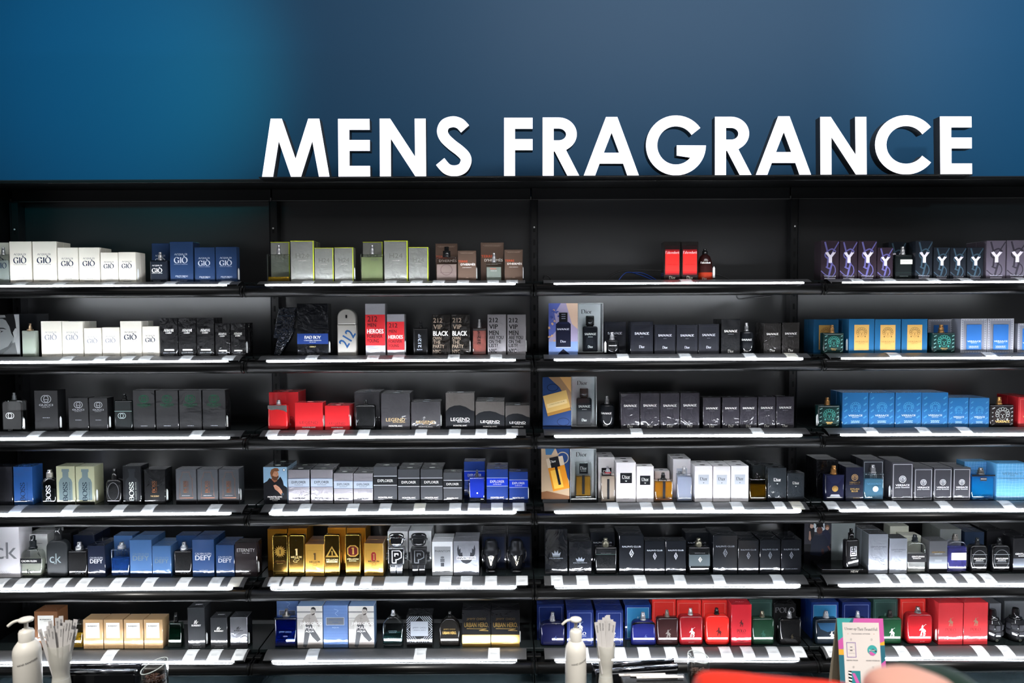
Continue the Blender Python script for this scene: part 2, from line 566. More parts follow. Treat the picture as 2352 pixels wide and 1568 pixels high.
def ell(cx, cy, rx, ry, n=24, a0=0, a1=360):
    full = abs(a1 - a0) >= 360
    k = n if full else n + 1
    return [(cx + rx * math.cos(math.radians(a0 + (a1 - a0) * i / n)), cy + ry * math.sin(math.radians(a0 + (a1 - a0) * i / n))) for i in range(k)]


def draw(mb, decos, W, Hh, y, z0=0.0, xc=0.0, eps=0.0002):
    """print the decorations on a face W x Hh (metres) standing at depth y; x -W/2..W/2, z from z0"""
    X = lambda u: xc + (u - .5) * W
    Z = lambda v: z0 + v * Hh
    eps = min(eps, .0018 / max(1, len(decos)))
    for k, d in enumerate(decos, 1):
        op = d[0]
        yy = y - eps * k
        if op == 't':
            _, s_, cx, cy, tw, th, c, fnt = d[:8]
            rot = d[8] if len(d) > 8 else 0
            g = serif(s_) if fnt == 's' else serif(s_, .2, .06) if fnt == 'S' else sans(s_, {'a': 0, 'b': .028, 'B': .034, 'l': -.008}[fnt])
            if rot in (90, -90):
                put_text(mb, g, X(cx), Z(cy), tw * Hh, th * W, yy, M(c), rot)
            else:
                put_text(mb, g, X(cx), Z(cy), tw * W, th * Hh, yy, M(c), rot)
        elif op == 'r':
            _, a, b, c_, e, c = d
            mb.flat([[(X(a), Z(b)), (X(c_), Z(b)), (X(c_), Z(e)), (X(a), Z(e))]], yy, M(c))
        elif op == 'f':
            _, a, b, c_, e, t, c = d
            t *= W
            mb.flat([[(X(a), Z(b)), (X(c_), Z(b)), (X(c_), Z(e)), (X(a), Z(e))],
                     [(X(a) + t, Z(b) + t), (X(a) + t, Z(e) - t), (X(c_) - t, Z(e) - t), (X(c_) - t, Z(b) + t)]], yy, M(c))
        elif op == 'p':
            mb.flat([[(X(a), Z(b)) for a, b in d[1]]], yy, M(d[2]))
        elif op == 'e':
            _, cx, cy, rx, ry, c = d
            mb.flat([[(X(cx) + a * W, Z(cy) + b * W) for a, b in ell(0, 0, rx, ry)]], yy, M(c))
        elif op == 'o':
            _, cx, cy, rx, ry, t, c = d
            mb.flat([[(X(cx) + a * W, Z(cy) + b * W) for a, b in ell(0, 0, rx, ry)],
                     [(X(cx) + a * W, Z(cy) + b * W) for a, b in ell(0, 0, rx - t, ry - t)][::-1]], yy, M(c))
        elif op == 's':      # pen line, points in fractions, thickness of width
            _, pts, t, c = d
            P = [(X(a), Z(b)) for a, b in pts]
            a, b = stroke(P, t * W, t * W, 0, False)
            put = [(x, yy, z) for x, z in a]
            mb.add(put, b, M(c))
        elif op == 'pony':
            _, cx, cy, s_, c = d
            for l in PONY:
                mb.flat([[(X(cx) + (a - .5) * s_ * W, Z(cy) + (b - .5) * s_ * W * 1.45) for a, b in l]], yy, M(c))
        elif op == 'med':    # round medallion with a curly-haired head
            _, cx, cy, r, c, bg = d
            medusa(mb, X(cx), Z(cy), r * W, yy, M(c), M(bg) if bg else None, eps * .4)
        elif op == 'lines':  # small print, too small to read
            _, cx, cy, tw, rows_, gap, c = d
            rnd = random.Random(int(cy * 1000) + rows_)
            for i in range(rows_):
                x = cx - tw / 2 * (1 - .15 * (i % 2)); e = cx + tw / 2 * (1 - .15 * (i % 2))
                while x < e:
                    l = rnd.uniform(.02, .07)
                    zc = cy - i * gap
                    mb.flat([[(X(x), Z(zc)), (X(min(e, x + l)), Z(zc)), (X(min(e, x + l)), Z(zc + gap * .45)), (X(x), Z(zc + gap * .45))]], yy, M(c))
                    x += l + .018


def medusa(mb, cx, cz, r, y, m, bg, e):
    if bg: mb.flat([[(cx + a * r, cz + b * r) for a, b in ell(0, 0, 1, 1, 28)]], y, bg)
    if bg:
        mb.flat([[(cx + a * r, cz + b * r) for a, b in ell(0, 0, .98, .98, 28)], [(cx + a * r, cz + b * r) for a, b in ell(0, 0, .86, .86, 28)][::-1]], y - e, m)
    k = r * (.72 if bg else 1)
    for i in range(9):           # curls
        a = math.radians(-20 + 220 * i / 8)
        ox, oz = math.cos(a) * .72, .12 + math.sin(a) * .62
        mb.flat([[(cx + (ox + p * .23) * k, cz + (oz + q * .23) * k) for p, q in ell(0, 0, 1, 1, 10)], [(cx + (ox + p * .16) * k, cz + (oz + q * .16) * k) for p, q in ell(0, 0, 1, 1, 8)][::-1]], y - e, m)
    mb.flat([[(cx + a * k, cz + b * k) for a, b in ell(0, -.1, .46, .62, 18)], [(cx + a * k, cz + b * k) for a, b in ell(0, -.1, .42, .575, 18)][::-1]], y - e, m)
    for s_ in (-1, 1):
        mb.flat([[(cx + a * k, cz + b * k) for a, b in ell(s_ * .17, .02, .10, .05, 8)]], y - e, m)
        mb.flat([[(cx + a * k, cz + b * k) for a, b in ell(s_ * .60, -.62, .13, .16, 8)]], y - e, m)
    mb.flat([[(cx - .05 * k, cz - .06 * k), (cx + .05 * k, cz - .06 * k), (cx + .09 * k, cz - .26 * k), (cx - .09 * k, cz - .26 * k)]], y - e, m)
    mb.flat([[(cx + a * k, cz + b * k) for a, b in ell(0, -.40, .15, .05, 8)]], y - e, m)


# ------------------------------------------------------------------ the wall unit
YT, YF, YD, YB = 2.600, 2.678, 2.672, 2.925
BASE = [(650.6, 649, 644.6, 642), (820, 818, 813.5, 811.6), (990.7, 988.7, 983, 981.6), (1159, 1157.4, 1153, 1149.4), (1325.6, 1324.6, 1319.6, 1316), (1491, 1489, 1483, 1481)]
SZ = [sum(at(x, y, YF).z for x, y in zip((250, 900, 1500, 2100), b)) / 4 for b in BASE]
BAY = ['leftmost bay', 'second bay', 'third bay', 'rightmost bay']
ROW = ['top shelf', 'second shelf', 'third shelf', 'fourth shelf', 'fifth shelf', 'bottom shelf']

m_black = mat('#111213', 0.35)
m_blacks = mat('#0a0b0c', 0.5)
m_rail = mat('#161616', 0.34, 0.35, 0.25, coatr=0.3)
m_strip = mat('#464749', 0.42, 0.1)
m_deck = mat('#1a2021', 0.12, 0, 0.4)
m_panel = mat('#121315', 0.29, ior=2.0)
m_trim = mat('#9a9a98', 0.3, 0.9)
m_led = mat('#f2f7ff', 0.5, emit=LED)

Z_CAN = at(300, 412.5, 2.75).z          # top of the canopy over the shelves
Z_HB = at(1229, 459.5, 2.90).z          # bottom of the header boards

b = MB(); b.box(-3.6, 4.0, 2.945, 3.05, 0, 4.2, mat('#00507a', 0.49, bump=0.02, bscale=180.0)); struct(b.obj('wall_back'))
b = MB(); b.box(-3.6, 4.0, -3.0, 3.05, -0.05, 0, mat('#3a3a3c', 0.3)); struct(b.obj('floor'))
for i in range(4):
    x0 = -2 + i; x1 = x0 + 1
    b = MB(); b.box(x0 + .003, x1 - .003, YB, 2.944, 0.2, Z_HB + .01, m_panel)
    struct(b.obj('trim_%d' % (i + 1)))
for i in range(4):      # header boards over each bay, a thin bright edge below and a bright seam
    x0 = -2 + i - (.0 if i else 0); x1 = x0 + 1
    b = MB(); b.box(x0 + .004, x1 - .002, 2.902, 2.944, Z_HB, Z_CAN - .012, m_black, .001)
    h = struct(b.obj('trim_%d' % (i + 5)))
    b = MB(); b.box(x0 + .004, x1 - .002, 2.899, 2.902, Z_HB, Z_HB + .0025, m_trim)
    b.obj('bottom_edge', h)
    b = MB(); b.box(x0 - .002, x0 + .002, 2.899, 2.903, Z_HB, Z_CAN - .045, m_trim)
    b.obj('seam_strip', h)
b = MB(); b.box(-3.4, 3.6, 2.75, 2.944, Z_CAN - .012, Z_CAN, m_black, .001)
cnp = struct(b.obj('trim_9'))
b = MB(); b.box(-3.4, 3.6, 2.748, 2.75, Z_CAN - .004, Z_CAN, mat('#3c3d40', 0.3, 0.5)); b.obj('front_edge', cnp)
b = MB(); b.box(-2.06, -2.004, 2.61, 2.944, 0, Z_CAN - .013, m_blacks)
struct(b.obj('trim_10'))
b = MB(); b.box(-3.4, -2.07, 2.70, 2.944, 0, Z_CAN - .013, m_blacks)
struct(b.obj('trim_11'))

for i in range(5):      # slotted uprights
    if i == 4: pass
    x = -2 + i + (.012 if i else .022)
    t = empty('shelf_upright', (x, 2.90, 0))
    pl = ['at the far left end of the shelves', 'between the leftmost and second bays', 'between the second and third bays', 'between the third and rightmost bays', 'at the far right end of the shelves'][i]
    tag(t, 'black slotted metal upright ' + pl, 'upright', 'uprights of the wall shelving')
    b = MB(); b.box(-.013, .013, -.014, .024, 0.2, Z_HB - .001, m_black, .0015)
    b.box(-.0155, -.0125, -.017, .024, 0.2, Z_HB - .001, mat('#2c2d30', 0.3, 0.6))
    b.box(.0125, .0155, -.017, .024, 0.2, Z_HB - .001, mat('#2c2d30', 0.3, 0.6))
    z = .3
    while z < Z_HB - .1:
        b.box(-.004, .004, -.0145, -.0135, z, z + .022, m_blacks)
        z += .05
    b.obj('channel', t)
    b = MB(); b.lathe([(.0001, 0), (.0035, 0), (.0035, .001), (.0001, .001)], 0, 0, mat('#d0d0d0', .4), 10)
    s_ = b.obj('screw', t); s_.location = (0, -.016, at(1236, 522, 2.886).z); s_.rotation_euler = (PI / 2, 0, 0)

STRIP = [(.0045, -.0145), (.010, -.0112), (.017, -.0078), (.026, -.0038), (.036, -.0002), (.045, .0024), (.054, .0038), (.062, .0036), (.068, .0020), (.071, -.0005)]


def make_shelf(x0, x1, z, bay, row):
    t = empty('display_shelf', ((x0 + x1) / 2, YT, z))
    tag(t, 'black ' + ROW[row] + ' of the ' + BAY[bay] + ' with lit front rail', 'shelf', 'lit shelves of the wall unit')
    hw = (x1 - x0) / 2
    b = MB(); b.box(-hw + .002, hw - .002, YD - YT, YB - YT - .03, -.012, 0, m_deck, .001)
    b.obj('deck', t)
    b = MB()
    a, c = -hw + (.036 if bay else .03), hw - .028
    vs = []; fs = []
    for y, zz in STRIP + [(.071, -.010), (.0045, -.019)]:
        vs += [(a, y, zz), (c, y, zz)]
    n = len(vs) // 2
    k_ = len(STRIP)
    b.add(vs[:2 * k_], [(2 * k, 2 * k + 1, 2 * k + 3, 2 * k + 2) for k in range(k_ - 1)], m_strip, True)
    b.add(vs, [(2 * k, 2 * k + 1, 2 * ((k + 1) % n) + 1, 2 * ((k + 1) % n)) for k in range(k_ - 1, n)], m_black)
    b.add(vs, [tuple(2 * k for k in range(n)), tuple(2 * k + 1 for k in range(n))[::-1]], m_black)
    b.obj('ticket_strip', t)
    b = MB(); b.box(a + .035, c - .035, -.0028, .0022, -.0138, -.0085, m_led, .0008)
    b.obj('light_strip', t, )
    for p, q in ((a, a + .034), (c - .034, c)):
        b = MB(); b.box(p, q, -.0028, .002, -.0138, -.0087, m_blacks); b.obj('light_holder', t)
    b = MB()
    b.tube([(-hw + .0025, -.012, -.0335), (hw - .0025, -.012, -.0335)], .0195, m_rail, 28)
    b.obj('front_rail', t)
    for s_ in (-1, 1):
        b = MB(); b.tube([(s_ * (hw - .009), -.012, -.0335), (s_ * (hw - .004), -.012, -.0335)], .0203, m_blacks, 28)
        b.obj('rail_collar', t)
    for s_ in (-1, 1):
        b = MB()
        b.box(s_ * (hw - .014) - .012, s_ * (hw - .014) + .010, .02, .045, -.014, -.006, m_blacks, .001)
        b.box(s_ * (hw - .005) - .002, s_ * (hw - .005) + .002, -.004, YB - YT - .032, -.040, -.0125, m_blacks)
        b.obj('bracket', t)
    b = MB(); b.box(-hw + .012, hw - .012, -.002, .07, -.046, -.028, m_blacks, .002)
    b.obj('rail_carrier', t)
    k_ = {(1, 0): .12, (2, 1): .12, (3, 0): .45, (1, 1): 1.3, (0, 1): .6}.get((bay, row), 1.0)      # some strips are dimmed or off
    b = MB(); b.box(a + .035, c - .035, .016, .020, -.0500, -.0462, mat('#f2f7ff', 0.5, emit=UNDER * k_), .0006)
    b.obj('under_light', t)
    return t


for r in range(6):
    for i in range(4):
        make_shelf(-2 + i, -1 + i, SZ[r], i, r)

# base cabinets under the lowest shelf
for i in range(4):
    x0 = -2 + i; zb = 0.232
    t = empty('base_cabinet', (x0 + .5, 2.66, 0))
    tag(t, 'glossy black base cabinet under the bottom shelf of the ' + BAY[i], 'cabinet', 'base cabinets under the shelves')
    b = MB(); b.box(-.497, .497, -.20, .25, 0.06, zb - .02, m_blacks, .002); b.obj('body', t)
    b = MB(); b.box(-.498, .498, -.215, .255, zb - .02, zb, mat('#242d30', 0.10, 0, 0.5, noise=.25, bscale=90.0), .002); b.obj('top_panel', t)
    b = MB(); b.box(-.47, .47, .005, .012, zb, zb + .002, m_trim); b.obj('metal_edge', t)

# ------------------------------------------------------------------ illuminated sign
YL = 2.706
ZL = at(1229, 403.5, 2.70).z
xa = at(594, 405, 2.70).x; xb = at(2234, 400, 2.70).x
b = MB()
b.box(0, xb - xa, 0, .05, -.0045, 0, m_black, .001)
b.box(.012, xb - xa - .012, .046, .16, -.006, -.0006, m_black)
for k in range(12):
    b.lathe([(.0022, -.0062), (.0022, -.0045)], .25 + k * .2, .02, mat('#77777a', .3, 1), 8)
o = b.obj('sign_ledge', None, (xa, 2.70, ZL)); tag(o, 'long thin black ledge carrying the illuminated sign letters', 'ledge')


def z1(p): return [(560 + x / 3.92, 240 + y / 3.92) for x, y in p]
def z2(p): return [(1120 + x / 3.92, 240 + y / 3.92) for x, y in p]
def z3(p): return [(1720 + x / 3.7215, 240 + y / 3.7215) for x, y in p]
def sh(ls, dx, dy): return [[(x + dx, y + dy) for x, y in l] for l in ls]
def ar(cx, cy, rx, ry, a0, a1, n=30): return [(cx + rx * math.cos(math.radians(a0 + (a1 - a0) * i / n)), cy - ry * math.sin(math.radians(a0 + (a1 - a0) * i / n))) for i in range(n + 1)]


def smooth_path(P, n=8):
    out = []
    for i in range(len(P) - 1):
        p0 = P[max(i - 1, 0)]; p1 = P[i]; p2 = P[i + 1]; p3 = P[min(i + 2, len(P) - 1)]
        for k in range(n):
            t = k / n
            out.append(tuple(.5 * (2 * b_ + (c_ - a_) * t + (2 * a_ - 5 * b_ + 4 * c_ - d_) * t * t + (3 * b_ - a_ - 3 * c_ + d_) * t ** 3) for a_, b_, c_, d_ in zip(p0, p1, p2, p3)))
    return out + [P[-1]]


def ribbon(P, wd):
    L, Rr = [], []
    for i, p in enumerate(P):
        a = P[max(i - 1, 0)]; c = P[min(i + 1, len(P) - 1)]
        dx, dy = c[0] - a[0], c[1] - a[1]; l = math.hypot(dx, dy)
        L.append((p[0] - dy / l * wd / 2, p[1] + dx / l * wd / 2)); Rr.append((p[0] + dy / l * wd / 2, p[1] - dx / l * wd / 2))
    return L + Rr[::-1]


gM = [z1([(165, 640), (242, 117), (343, 117), (466, 478), (580, 117), (680, 117), (772, 640), (677, 640), (617, 320), (516, 640), (425, 640), (315, 320), (264, 640)])]
gE = [z1([(853, 638), (848, 117), (1132, 117), (1134, 216), (950, 216), (950, 307), (1135, 307), (1135, 405), (952, 405), (952, 540), (1137, 540), (1138, 637)])]
gN = [z1([(1226, 638), (1223, 118), (1318, 118), (1542, 460), (1538, 118), (1638, 118), (1642, 638), (1545, 638), (1324, 300), (1325, 638)])]
gS = [z1(ribbon(smooth_path([(1992, 213), (1945, 165), (1883, 148), (1815, 170), (1788, 228), (1808, 290), (1870, 352), (1945, 410), (1992, 460), (2000, 510), (1968, 567), (1900, 590), (1828, 572), (1768, 506)]), 98))]
gF = [z2([(148, 635), (148, 110), (405, 110), (405, 210), (247, 210), (247, 302), (405, 302), (405, 402), (247, 402), (247, 635)])]
gR = [z2([(495, 637), (495, 112), (640, 112)] + ar(640, 263, 163, 151, 90, -58, 22) + [(706, 405), (825, 637), (718, 637), (604, 418), (595, 418), (595, 637)]),
      z2([(595, 212), (595, 318), (640, 318)] + ar(640, 265, 66, 53, -90, 90, 14)[1:])]
gA = [z2([(865, 637), (1065, 110), (1168, 110), (1362, 637), (1257, 637), (1220, 530), (1008, 530), (968, 637)]), z2([(1116, 252), (1046, 432), (1183, 432)])]
gG = [z2(ar(1695, 367, 270, 270, 35.5, 360, 44) + [(1702, 366), (1702, 458), (1847, 458)] + ar(1695, 367, 168, 172, 329, 33, 34))]
gC = [z3(ar(1343, 343, 265, 253, 37, 323.5, 44) + ar(1343, 343, 168, 161, 325, 34, 40))]
LET = [('M', gM, 'first letter of the sign'), ('E', gE, 'between M and N of the first word'), ('N', gN, 'before the S of the first word'), ('S', gS, 'ending the first word'),
       ('F', gF, 'starting the second word'), ('R', gR, 'just after the F'), ('A', gA, 'between the first R and G'), ('G', gG, 'in the middle of the second word'),
       ('R', sh(gR, 395.7, -.4), 'just after the G'), ('A', sh(gA, 395.4, -1.3), 'between the second R and N'), ('N', sh(gN, 1011.7, -2.4), 'before the C of the second word'),
       ('C', gC, 'just before the last letter'), ('E', sh(gE, 1382.2, -3.3), 'ending the whole sign')]
m_face = mat('#f4f5ff', 0.4, emit=1.15)
m_ret = mat('#4c5054', 0.45)
for ch, loops, where in LET:
    W_ = [[at(x, y, YL) for x, y in l] for l in loops]
    x0 = min(p.x for p in W_[0]); zb = min(p.z for p in W_[0])
    if ch in 'MENFRA': zb = min(zb, zb)
    L2 = [[(p.x - x0, max(0, p.z - zb)) for p in l] for l in W_]
    b = MB()
    for l in L2:
        n = len(l)
        vs = [(x, y, z) for y in (.0, .041) for x, z in l]
        b.add(vs, [(k, (k + 1) % n, n + (k + 1) % n, n + k) for k in range(n)], m_ret)
    b.flat(L2, .041, m_ret)
    o = b.obj('sign_letter', None, (x0, YL, ZL + .0002))
    tag(o, 'glowing white letter %s with black sides, %s' % (ch, where), 'letter', 'illuminated sign letters')
    b = MB(); b.flat(L2, -.0012, m_face)
    for l in L2:
        n = len(l); vs = [(x, y, z) for y in (-.0012, .0) for x, z in l]
        b.add(vs, [(k, (k + 1) % n, n + (k + 1) % n, n + k) for k in range(n)], m_face)
    part('lit_face', b.mesh('lit_face'), o)

# ------------------------------------------------------------------ cartons: look of each kind
W_ = '#f4f2ec'; NV = '#17273f'; SI = '#b9bec6'; GO = '@g'; BK = '#0c0c0e'; GR = '#8d9094'


def gio(c, c2, extra=None):
    return [('t', 'ACQUA DI', .47, .69, .56, .055, c, 's'), ('t', 'GIÒ', .47, .575, .60, .19, c, 'S'), ('t', 'GIORGIO ARMANI', .47, .455, .58, .022, c2, 's'),
            ('lines', .5, .13, .36, 1, .02, c2), ('lines', .5, .065, .5, 2, .022, c2)] + (extra or [])


def dior(c, cx, cy, w_, h_): return ('t', 'Dior', cx, cy, w_, h_, c, 's')


def polo(c, fr, txt=None, cy=.62):
    return ([('f', .08, .05, .92, .93, .012, fr)] if fr else []) + [('pony', .5, cy - .07, .26, c), ('t', 'POLO', .5, .36, .44, .08, txt or c, 'S'), ('t', 'RALPH LAUREN', .5, .29, .44, .022, txt or c, 's'), ('lines', .5, .1, .3, 1, .02, txt or c)]


def vtext(s_, cx, cy, tw, th, c, f): return ('t', s_, cx, cy, tw, th, c, f, 90)


def explorer(bg, c, band, sub, line, low=None):
    return [('r', 0, .50, 1, .74, band), ('r', 0, .735, 1, .75, line), ('r', 0, .49, 1, .503, line), ('t', 'EXPLORER', .5, .635 if sub else .62, .66, .075, c, 'a')] + \
        ([('t', sub, .5, .555, .38, .03, c, 'a')] if sub else []) + ([('r', 0, 0, 1, .10, low)] if low else []) + [('t', 'MONTBLANC', .5, .16, .62, .045, c if not low else W_ if c != '#16181c' else '#16181c', 'B'), ('lines', .5, .05, .6, 1, .02, GR)]


def legend(c, c2, sub, wave=None):
    d = []
    if wave:
        d.append(('p', [(0, .5), (.12, .6), (.3, .655), (.5, .665), (.7, .62), (.88, .53), (1, .5), (1, 0), (0, 0)], wave))
    return d + [('t', 'LEGEND', .5, .28, .66, .09, c, 'a')] + ([('t', sub, .62, .21, .42, .03, c, 'a')] if sub else []) + [('t', 'MONTBLANC', .5, .105, .48, .045, c2, 'B')]


def ralph(c, c2=SI):
    d = [('t', "RALPH'S CLUB", .5, .72, .76, .045, c, 'b'), ('p', [(.5, .66), (.595, .55), (.5, .44), (.405, .55)], c), ('p', [(.5, .632), (.57, .55), (.5, .468), (.43, .55)], '#14181f'),
         ('s', [(.47, .50), (.47, .59), (.53, .59), (.53, .55), (.47, .55), (.53, .50)], .016, c), ('t', 'RALPH LAUREN', .5, .15, .6, .03, c2, 'b')]
    return d


def defy(c): return [('t', 'CALVIN KLEIN', .5, .62, .74, .055, c, 'a'), ('t', 'DEFY', .5, .51, .74, .13, c, 'B'), ('lines', .5, .17, .4, 1, .02, c)]


def million(red):
    c = '#4a3316'
    d = [('f', .12, .14, .88, .80, .006, '#a57626')]
    if red: d += [('p', [(.38, .68), (.44, .73), (.56, .73), (.62, .68), (.62, .50), (.56, .45), (.44, .45), (.38, .50)], '#8e1420'), ('t', '1', .5, .59, .12, .2, GO, 'S')]
    else: d += [('t', '1', .5, .62, .14, .22, c, 'S')]
    return d + [('t', 'MILLION', .5, .45, .58, .055, c, 'S'), ('s', smooth_path([(.40, .37), (.5, .41), (.62, .38), (.58, .33), (.45, .34), (.38, .29), (.45, .26), (.52, .24)], 5), .012, c),
                ('t', 'paco rabanne', .5, .085, .66, .035, c, 'b')] + ([('r', .26, .15, .74, .20, '#f0dfae')] if red else [])


def bossbottle(c): return [('p', [(.30, .93), (.70, .93), (.70, .86), (.66, .85), (.66, .72), (.80, .66), (.86, .58), (.86, .12), (.14, .12), (.14, .58), (.20, .66), (.34, .72), (.34, .85), (.30, .86)], c)]


def boss(c, c2, bt=None, low=None): return (bossbottle(bt) if bt else []) + [vtext('BOSS', .47, .34, .50 * 1.0, .27, c, 'S'), vtext('HUGO BOSS', .72, .34, .5, .045, c2, 'b')] + ([('r', 0, 0, 1, .07, low)] if low else [])


def ysl(c):
    return [('s', [(.22, .97), (.42, .62), (.36, .34)], .09, c), ('s', [(.98, .97), (.48, .58)], .06, c), ('s', smooth_path([(.82, .72), (.6, .79), (.28, .70), (.26, .60), (.52, .50), (.62, .40), (.50, .30), (.28, .34)], 6), .075, c),
            ('s', [(.62, .44), (.42, .06)], .10, c), ('s', smooth_path([(.50, .44), (.74, .36), (.80, .22), (.62, .10), (.30, .13), (.02, .24)], 6), .05, c),
            ('s', [(.30, .70), (.52, .58)], .14, '#d8d2dc'), ('s', [(.72, .70), (.52, .58)], .14, '#d8d2dc'), ('r', .43, .44, .61, .585, '#d8d2dc'), ('r', .24, .685, .42, .705, '#d8d2dc'), ('r', .62, .685, .80, .705, '#d8d2dc'),
            ('t', 'YvesSaintLaurent', .5, .105, .66, .04, '#cfd0dc', 's'), ('r', .2, .03, .8, .06, '#b9b4c4'), ]


def meander(c):
    d = [('f', .0, .0, 1, 1, .035, c), ('f', .085, .055, .915, .945, .012, c)]
    for i in range(14):
        v = .06 + i * .0665
        for u in (.06, .94):
            d.append(('r', u - .028, v - .012, u + .028, v + .012, c)); d.append(('r', u - .014, v - .005, u + .014, v + .005, '#4e6076'))
    for i in range(9):
        u = .1 + i * .1
        for v in (.035, .965):
            d.append(('r', u - .03, v - .010, u + .03, v + .010, c))
    return d


def tile(c):     # slanted key marks round the edge
    d = []
    for i in range(5):
        v = .14 + i * .18
        for u in (.13, .87):
            d.append(('p', [(u - .07, v - .03), (u + .04, v + .03), (u + .07, v + .0), (u - .04, v - .06)], c))
    return d


def croc(c):
    rnd = random.Random(3); d = []
    for i in range(9):
        u = .06 + i * .11
        d.append(('s', [(u + rnd.uniform(-.02, .02), k / 8) for k in range(9)], .006, c))
    for i in range(12):
        v = .04 + i * .083
        d.append(('s', [(k / 6, v + rnd.uniform(-.015, .015)) for k in range(7)], .006, c))
    return d


def heroes(a): return [('r', .0, a[0], 1, a[1], '#cf2f35'), ('t', '212', .36, a[1] - .10 * (a[1] - a[0]) - .02, .5, .11, '#5b2024', 'b'), ('t', 'MEN', .33, a[1] - .34 * (a[1] - a[0]), .44, .07, '#5b2024', 'b'),
                       ('t', 'HEROES', .5, a[1] - .54 * (a[1] - a[0]), .84, .085, W_, 'B'), ('t', 'FOREVER', .48, a[1] - .70 * (a[1] - a[0]), .78, .07, '#5b2024', 'b'), ('t', 'YOUNG', .38, a[1] - .85 * (a[1] - a[0]), .6, .07, '#5b2024', 'b')]


def vip(c, l): 
    out = [('t', '212', .32, .86, .50, .11, c, 'b'), ('t', 'VIP', .32, .70, .48, .11, c, 'b')]
    if l: return out + [('t', 'BLACK', .47, .54, .82, .115, W_, 'B'), ('t', 'OWN', .28, .42, .46, .085, c, 'b'), ('t', 'THE', .26, .325, .40, .085, c, 'b'), ('t', 'PARTY', .36, .225, .62, .085, c, 'b'), ('t', 'NYC', .26, .10, .42, .085, c, 'b')]
    return out + [('t', 'MEN', .34, .55, .52, .11, c, 'b'), ('t', 'ARE YOU', .46, .435, .78, .085, c, 'b'), ('t', 'ON THE', .40, .335, .66, .085, c, 'b'), ('t', 'LIST?', .31, .24, .48, .085, c, 'b'), ('t', 'NYC', .28, .11, .42, .10, c, 'b')]


def urban(): return [('r', 0, 0, 1, .325, GO), ('r', 0, .325, 1, .34, '@b'), ('t', 'JIMMY CHOO', .5, .75, .68, .075, GO, 'a'), ('t', 'URBAN HERO.', .5, .60, .86, .13, GO, 'B'), ('s', [(.16, .50), (.86, .49), (.60, .45), (.92, .44)], .022, GO), ('lines', .5, .12, .4, 1, .02, '#5c4414')]


def gucci(c, low='PARFUM'):
    return [('o', .45, .79, .17, .17, .030, c), ('o', .56, .79, .17, .17, .030, c), ('r', .43, .77, .58, .785, c), ('t', 'GUCCI', .5, .645, .60, .05, c, 'b'), ('t', 'GUILTY', .5, .595, .36, .03, c, 's'), ('lines', .5, .33 if low else .12, .3, 1, .02, SI)]


def sauv(cy=.64, c='#e6e6ea', dy=.18, small=True):
    return [('t', 'SAUVAGE', .5, cy, .70, .065, c, 'S')] + ([('lines', .5, cy - .09, .3, 1, .02, GR)] if small else []) + [dior(c, .5, dy, .30, .085)]


def vph(c, big): return [('f', .05, .03, .95, .95, .03, c), ('med', .5, .56, .17, '#e8e8ea', '#55585e'), ('t', 'VERSACE', .5, .405, .66, .05, '#e8e8ea', 'b'), ('t', 'pour homme', .5, .345, .66, .04, '#e8e8ea', 'b'), ('lines', .7, .11, .36, 2, .03, GR)]


MAN1 = [('r', 0, 0, 1, 1, '#8fb2cd'), ('p', [(0, .0), (0, .56), (.16, .62), (.25, .70), (.40, .66), (.62, .66), (.72, .74), (.82, .62), (.86, .5), (1, .44), (1, 0)], '#15161b'),
        ('p', [(.34, .66), (.36, .74), (.60, .72), (.58, .62), (.46, .58)], '#8d5a45'), ('e', .50, .80, .145, .17, '#c08b6f'), ('p', [(.36, .78), (.36, .70), (.44, .64), (.56, .64), (.65, .72), (.645, .77), (.56, .735), (.46, .74)], '#5a3a26'),
        ('p', [(.33, .72), (.29, .84), (.34, .93), (.48, .975), (.62, .965), (.68, .90), (.60, .88), (.46, .88), (.40, .80), (.37, .74)], '#7d5236'), ('r', .46, .835, .52, .843, '#2c1a12'), ('r', .57, .835, .62, .843, '#2c1a12'), ('p', [(.545, .83), (.575, .775), (.535, .775)], '#9f6c54'),
        ('p', [(.42, .50), (.52, .52), (.66, .46), (.78, .36), (.82, .26), (.74, .24), (.62, .33), (.48, .40)], '#c28e74'), ('s', [(.50, .47), (.66, .40)], .014, '#8d5a45'), ('s', [(.48, .43), (.62, .37)], .014, '#8d5a45'), ('r', .76, .235, .86, .29, '#31424f'),
        ('o', .88, .92, .06, .06, .015, '#20242a'), ('e', .88, .92, .04, .04, W_), ('t', 'MONTBLANC', .48, .19, .62, .045, W_, 'B'), ('t', 'EXPLORER', .48, .135, .42, .04, W_, 'a'), ('t', 'PLATINUM', .48, .09, .22, .02, W_, 'a')]
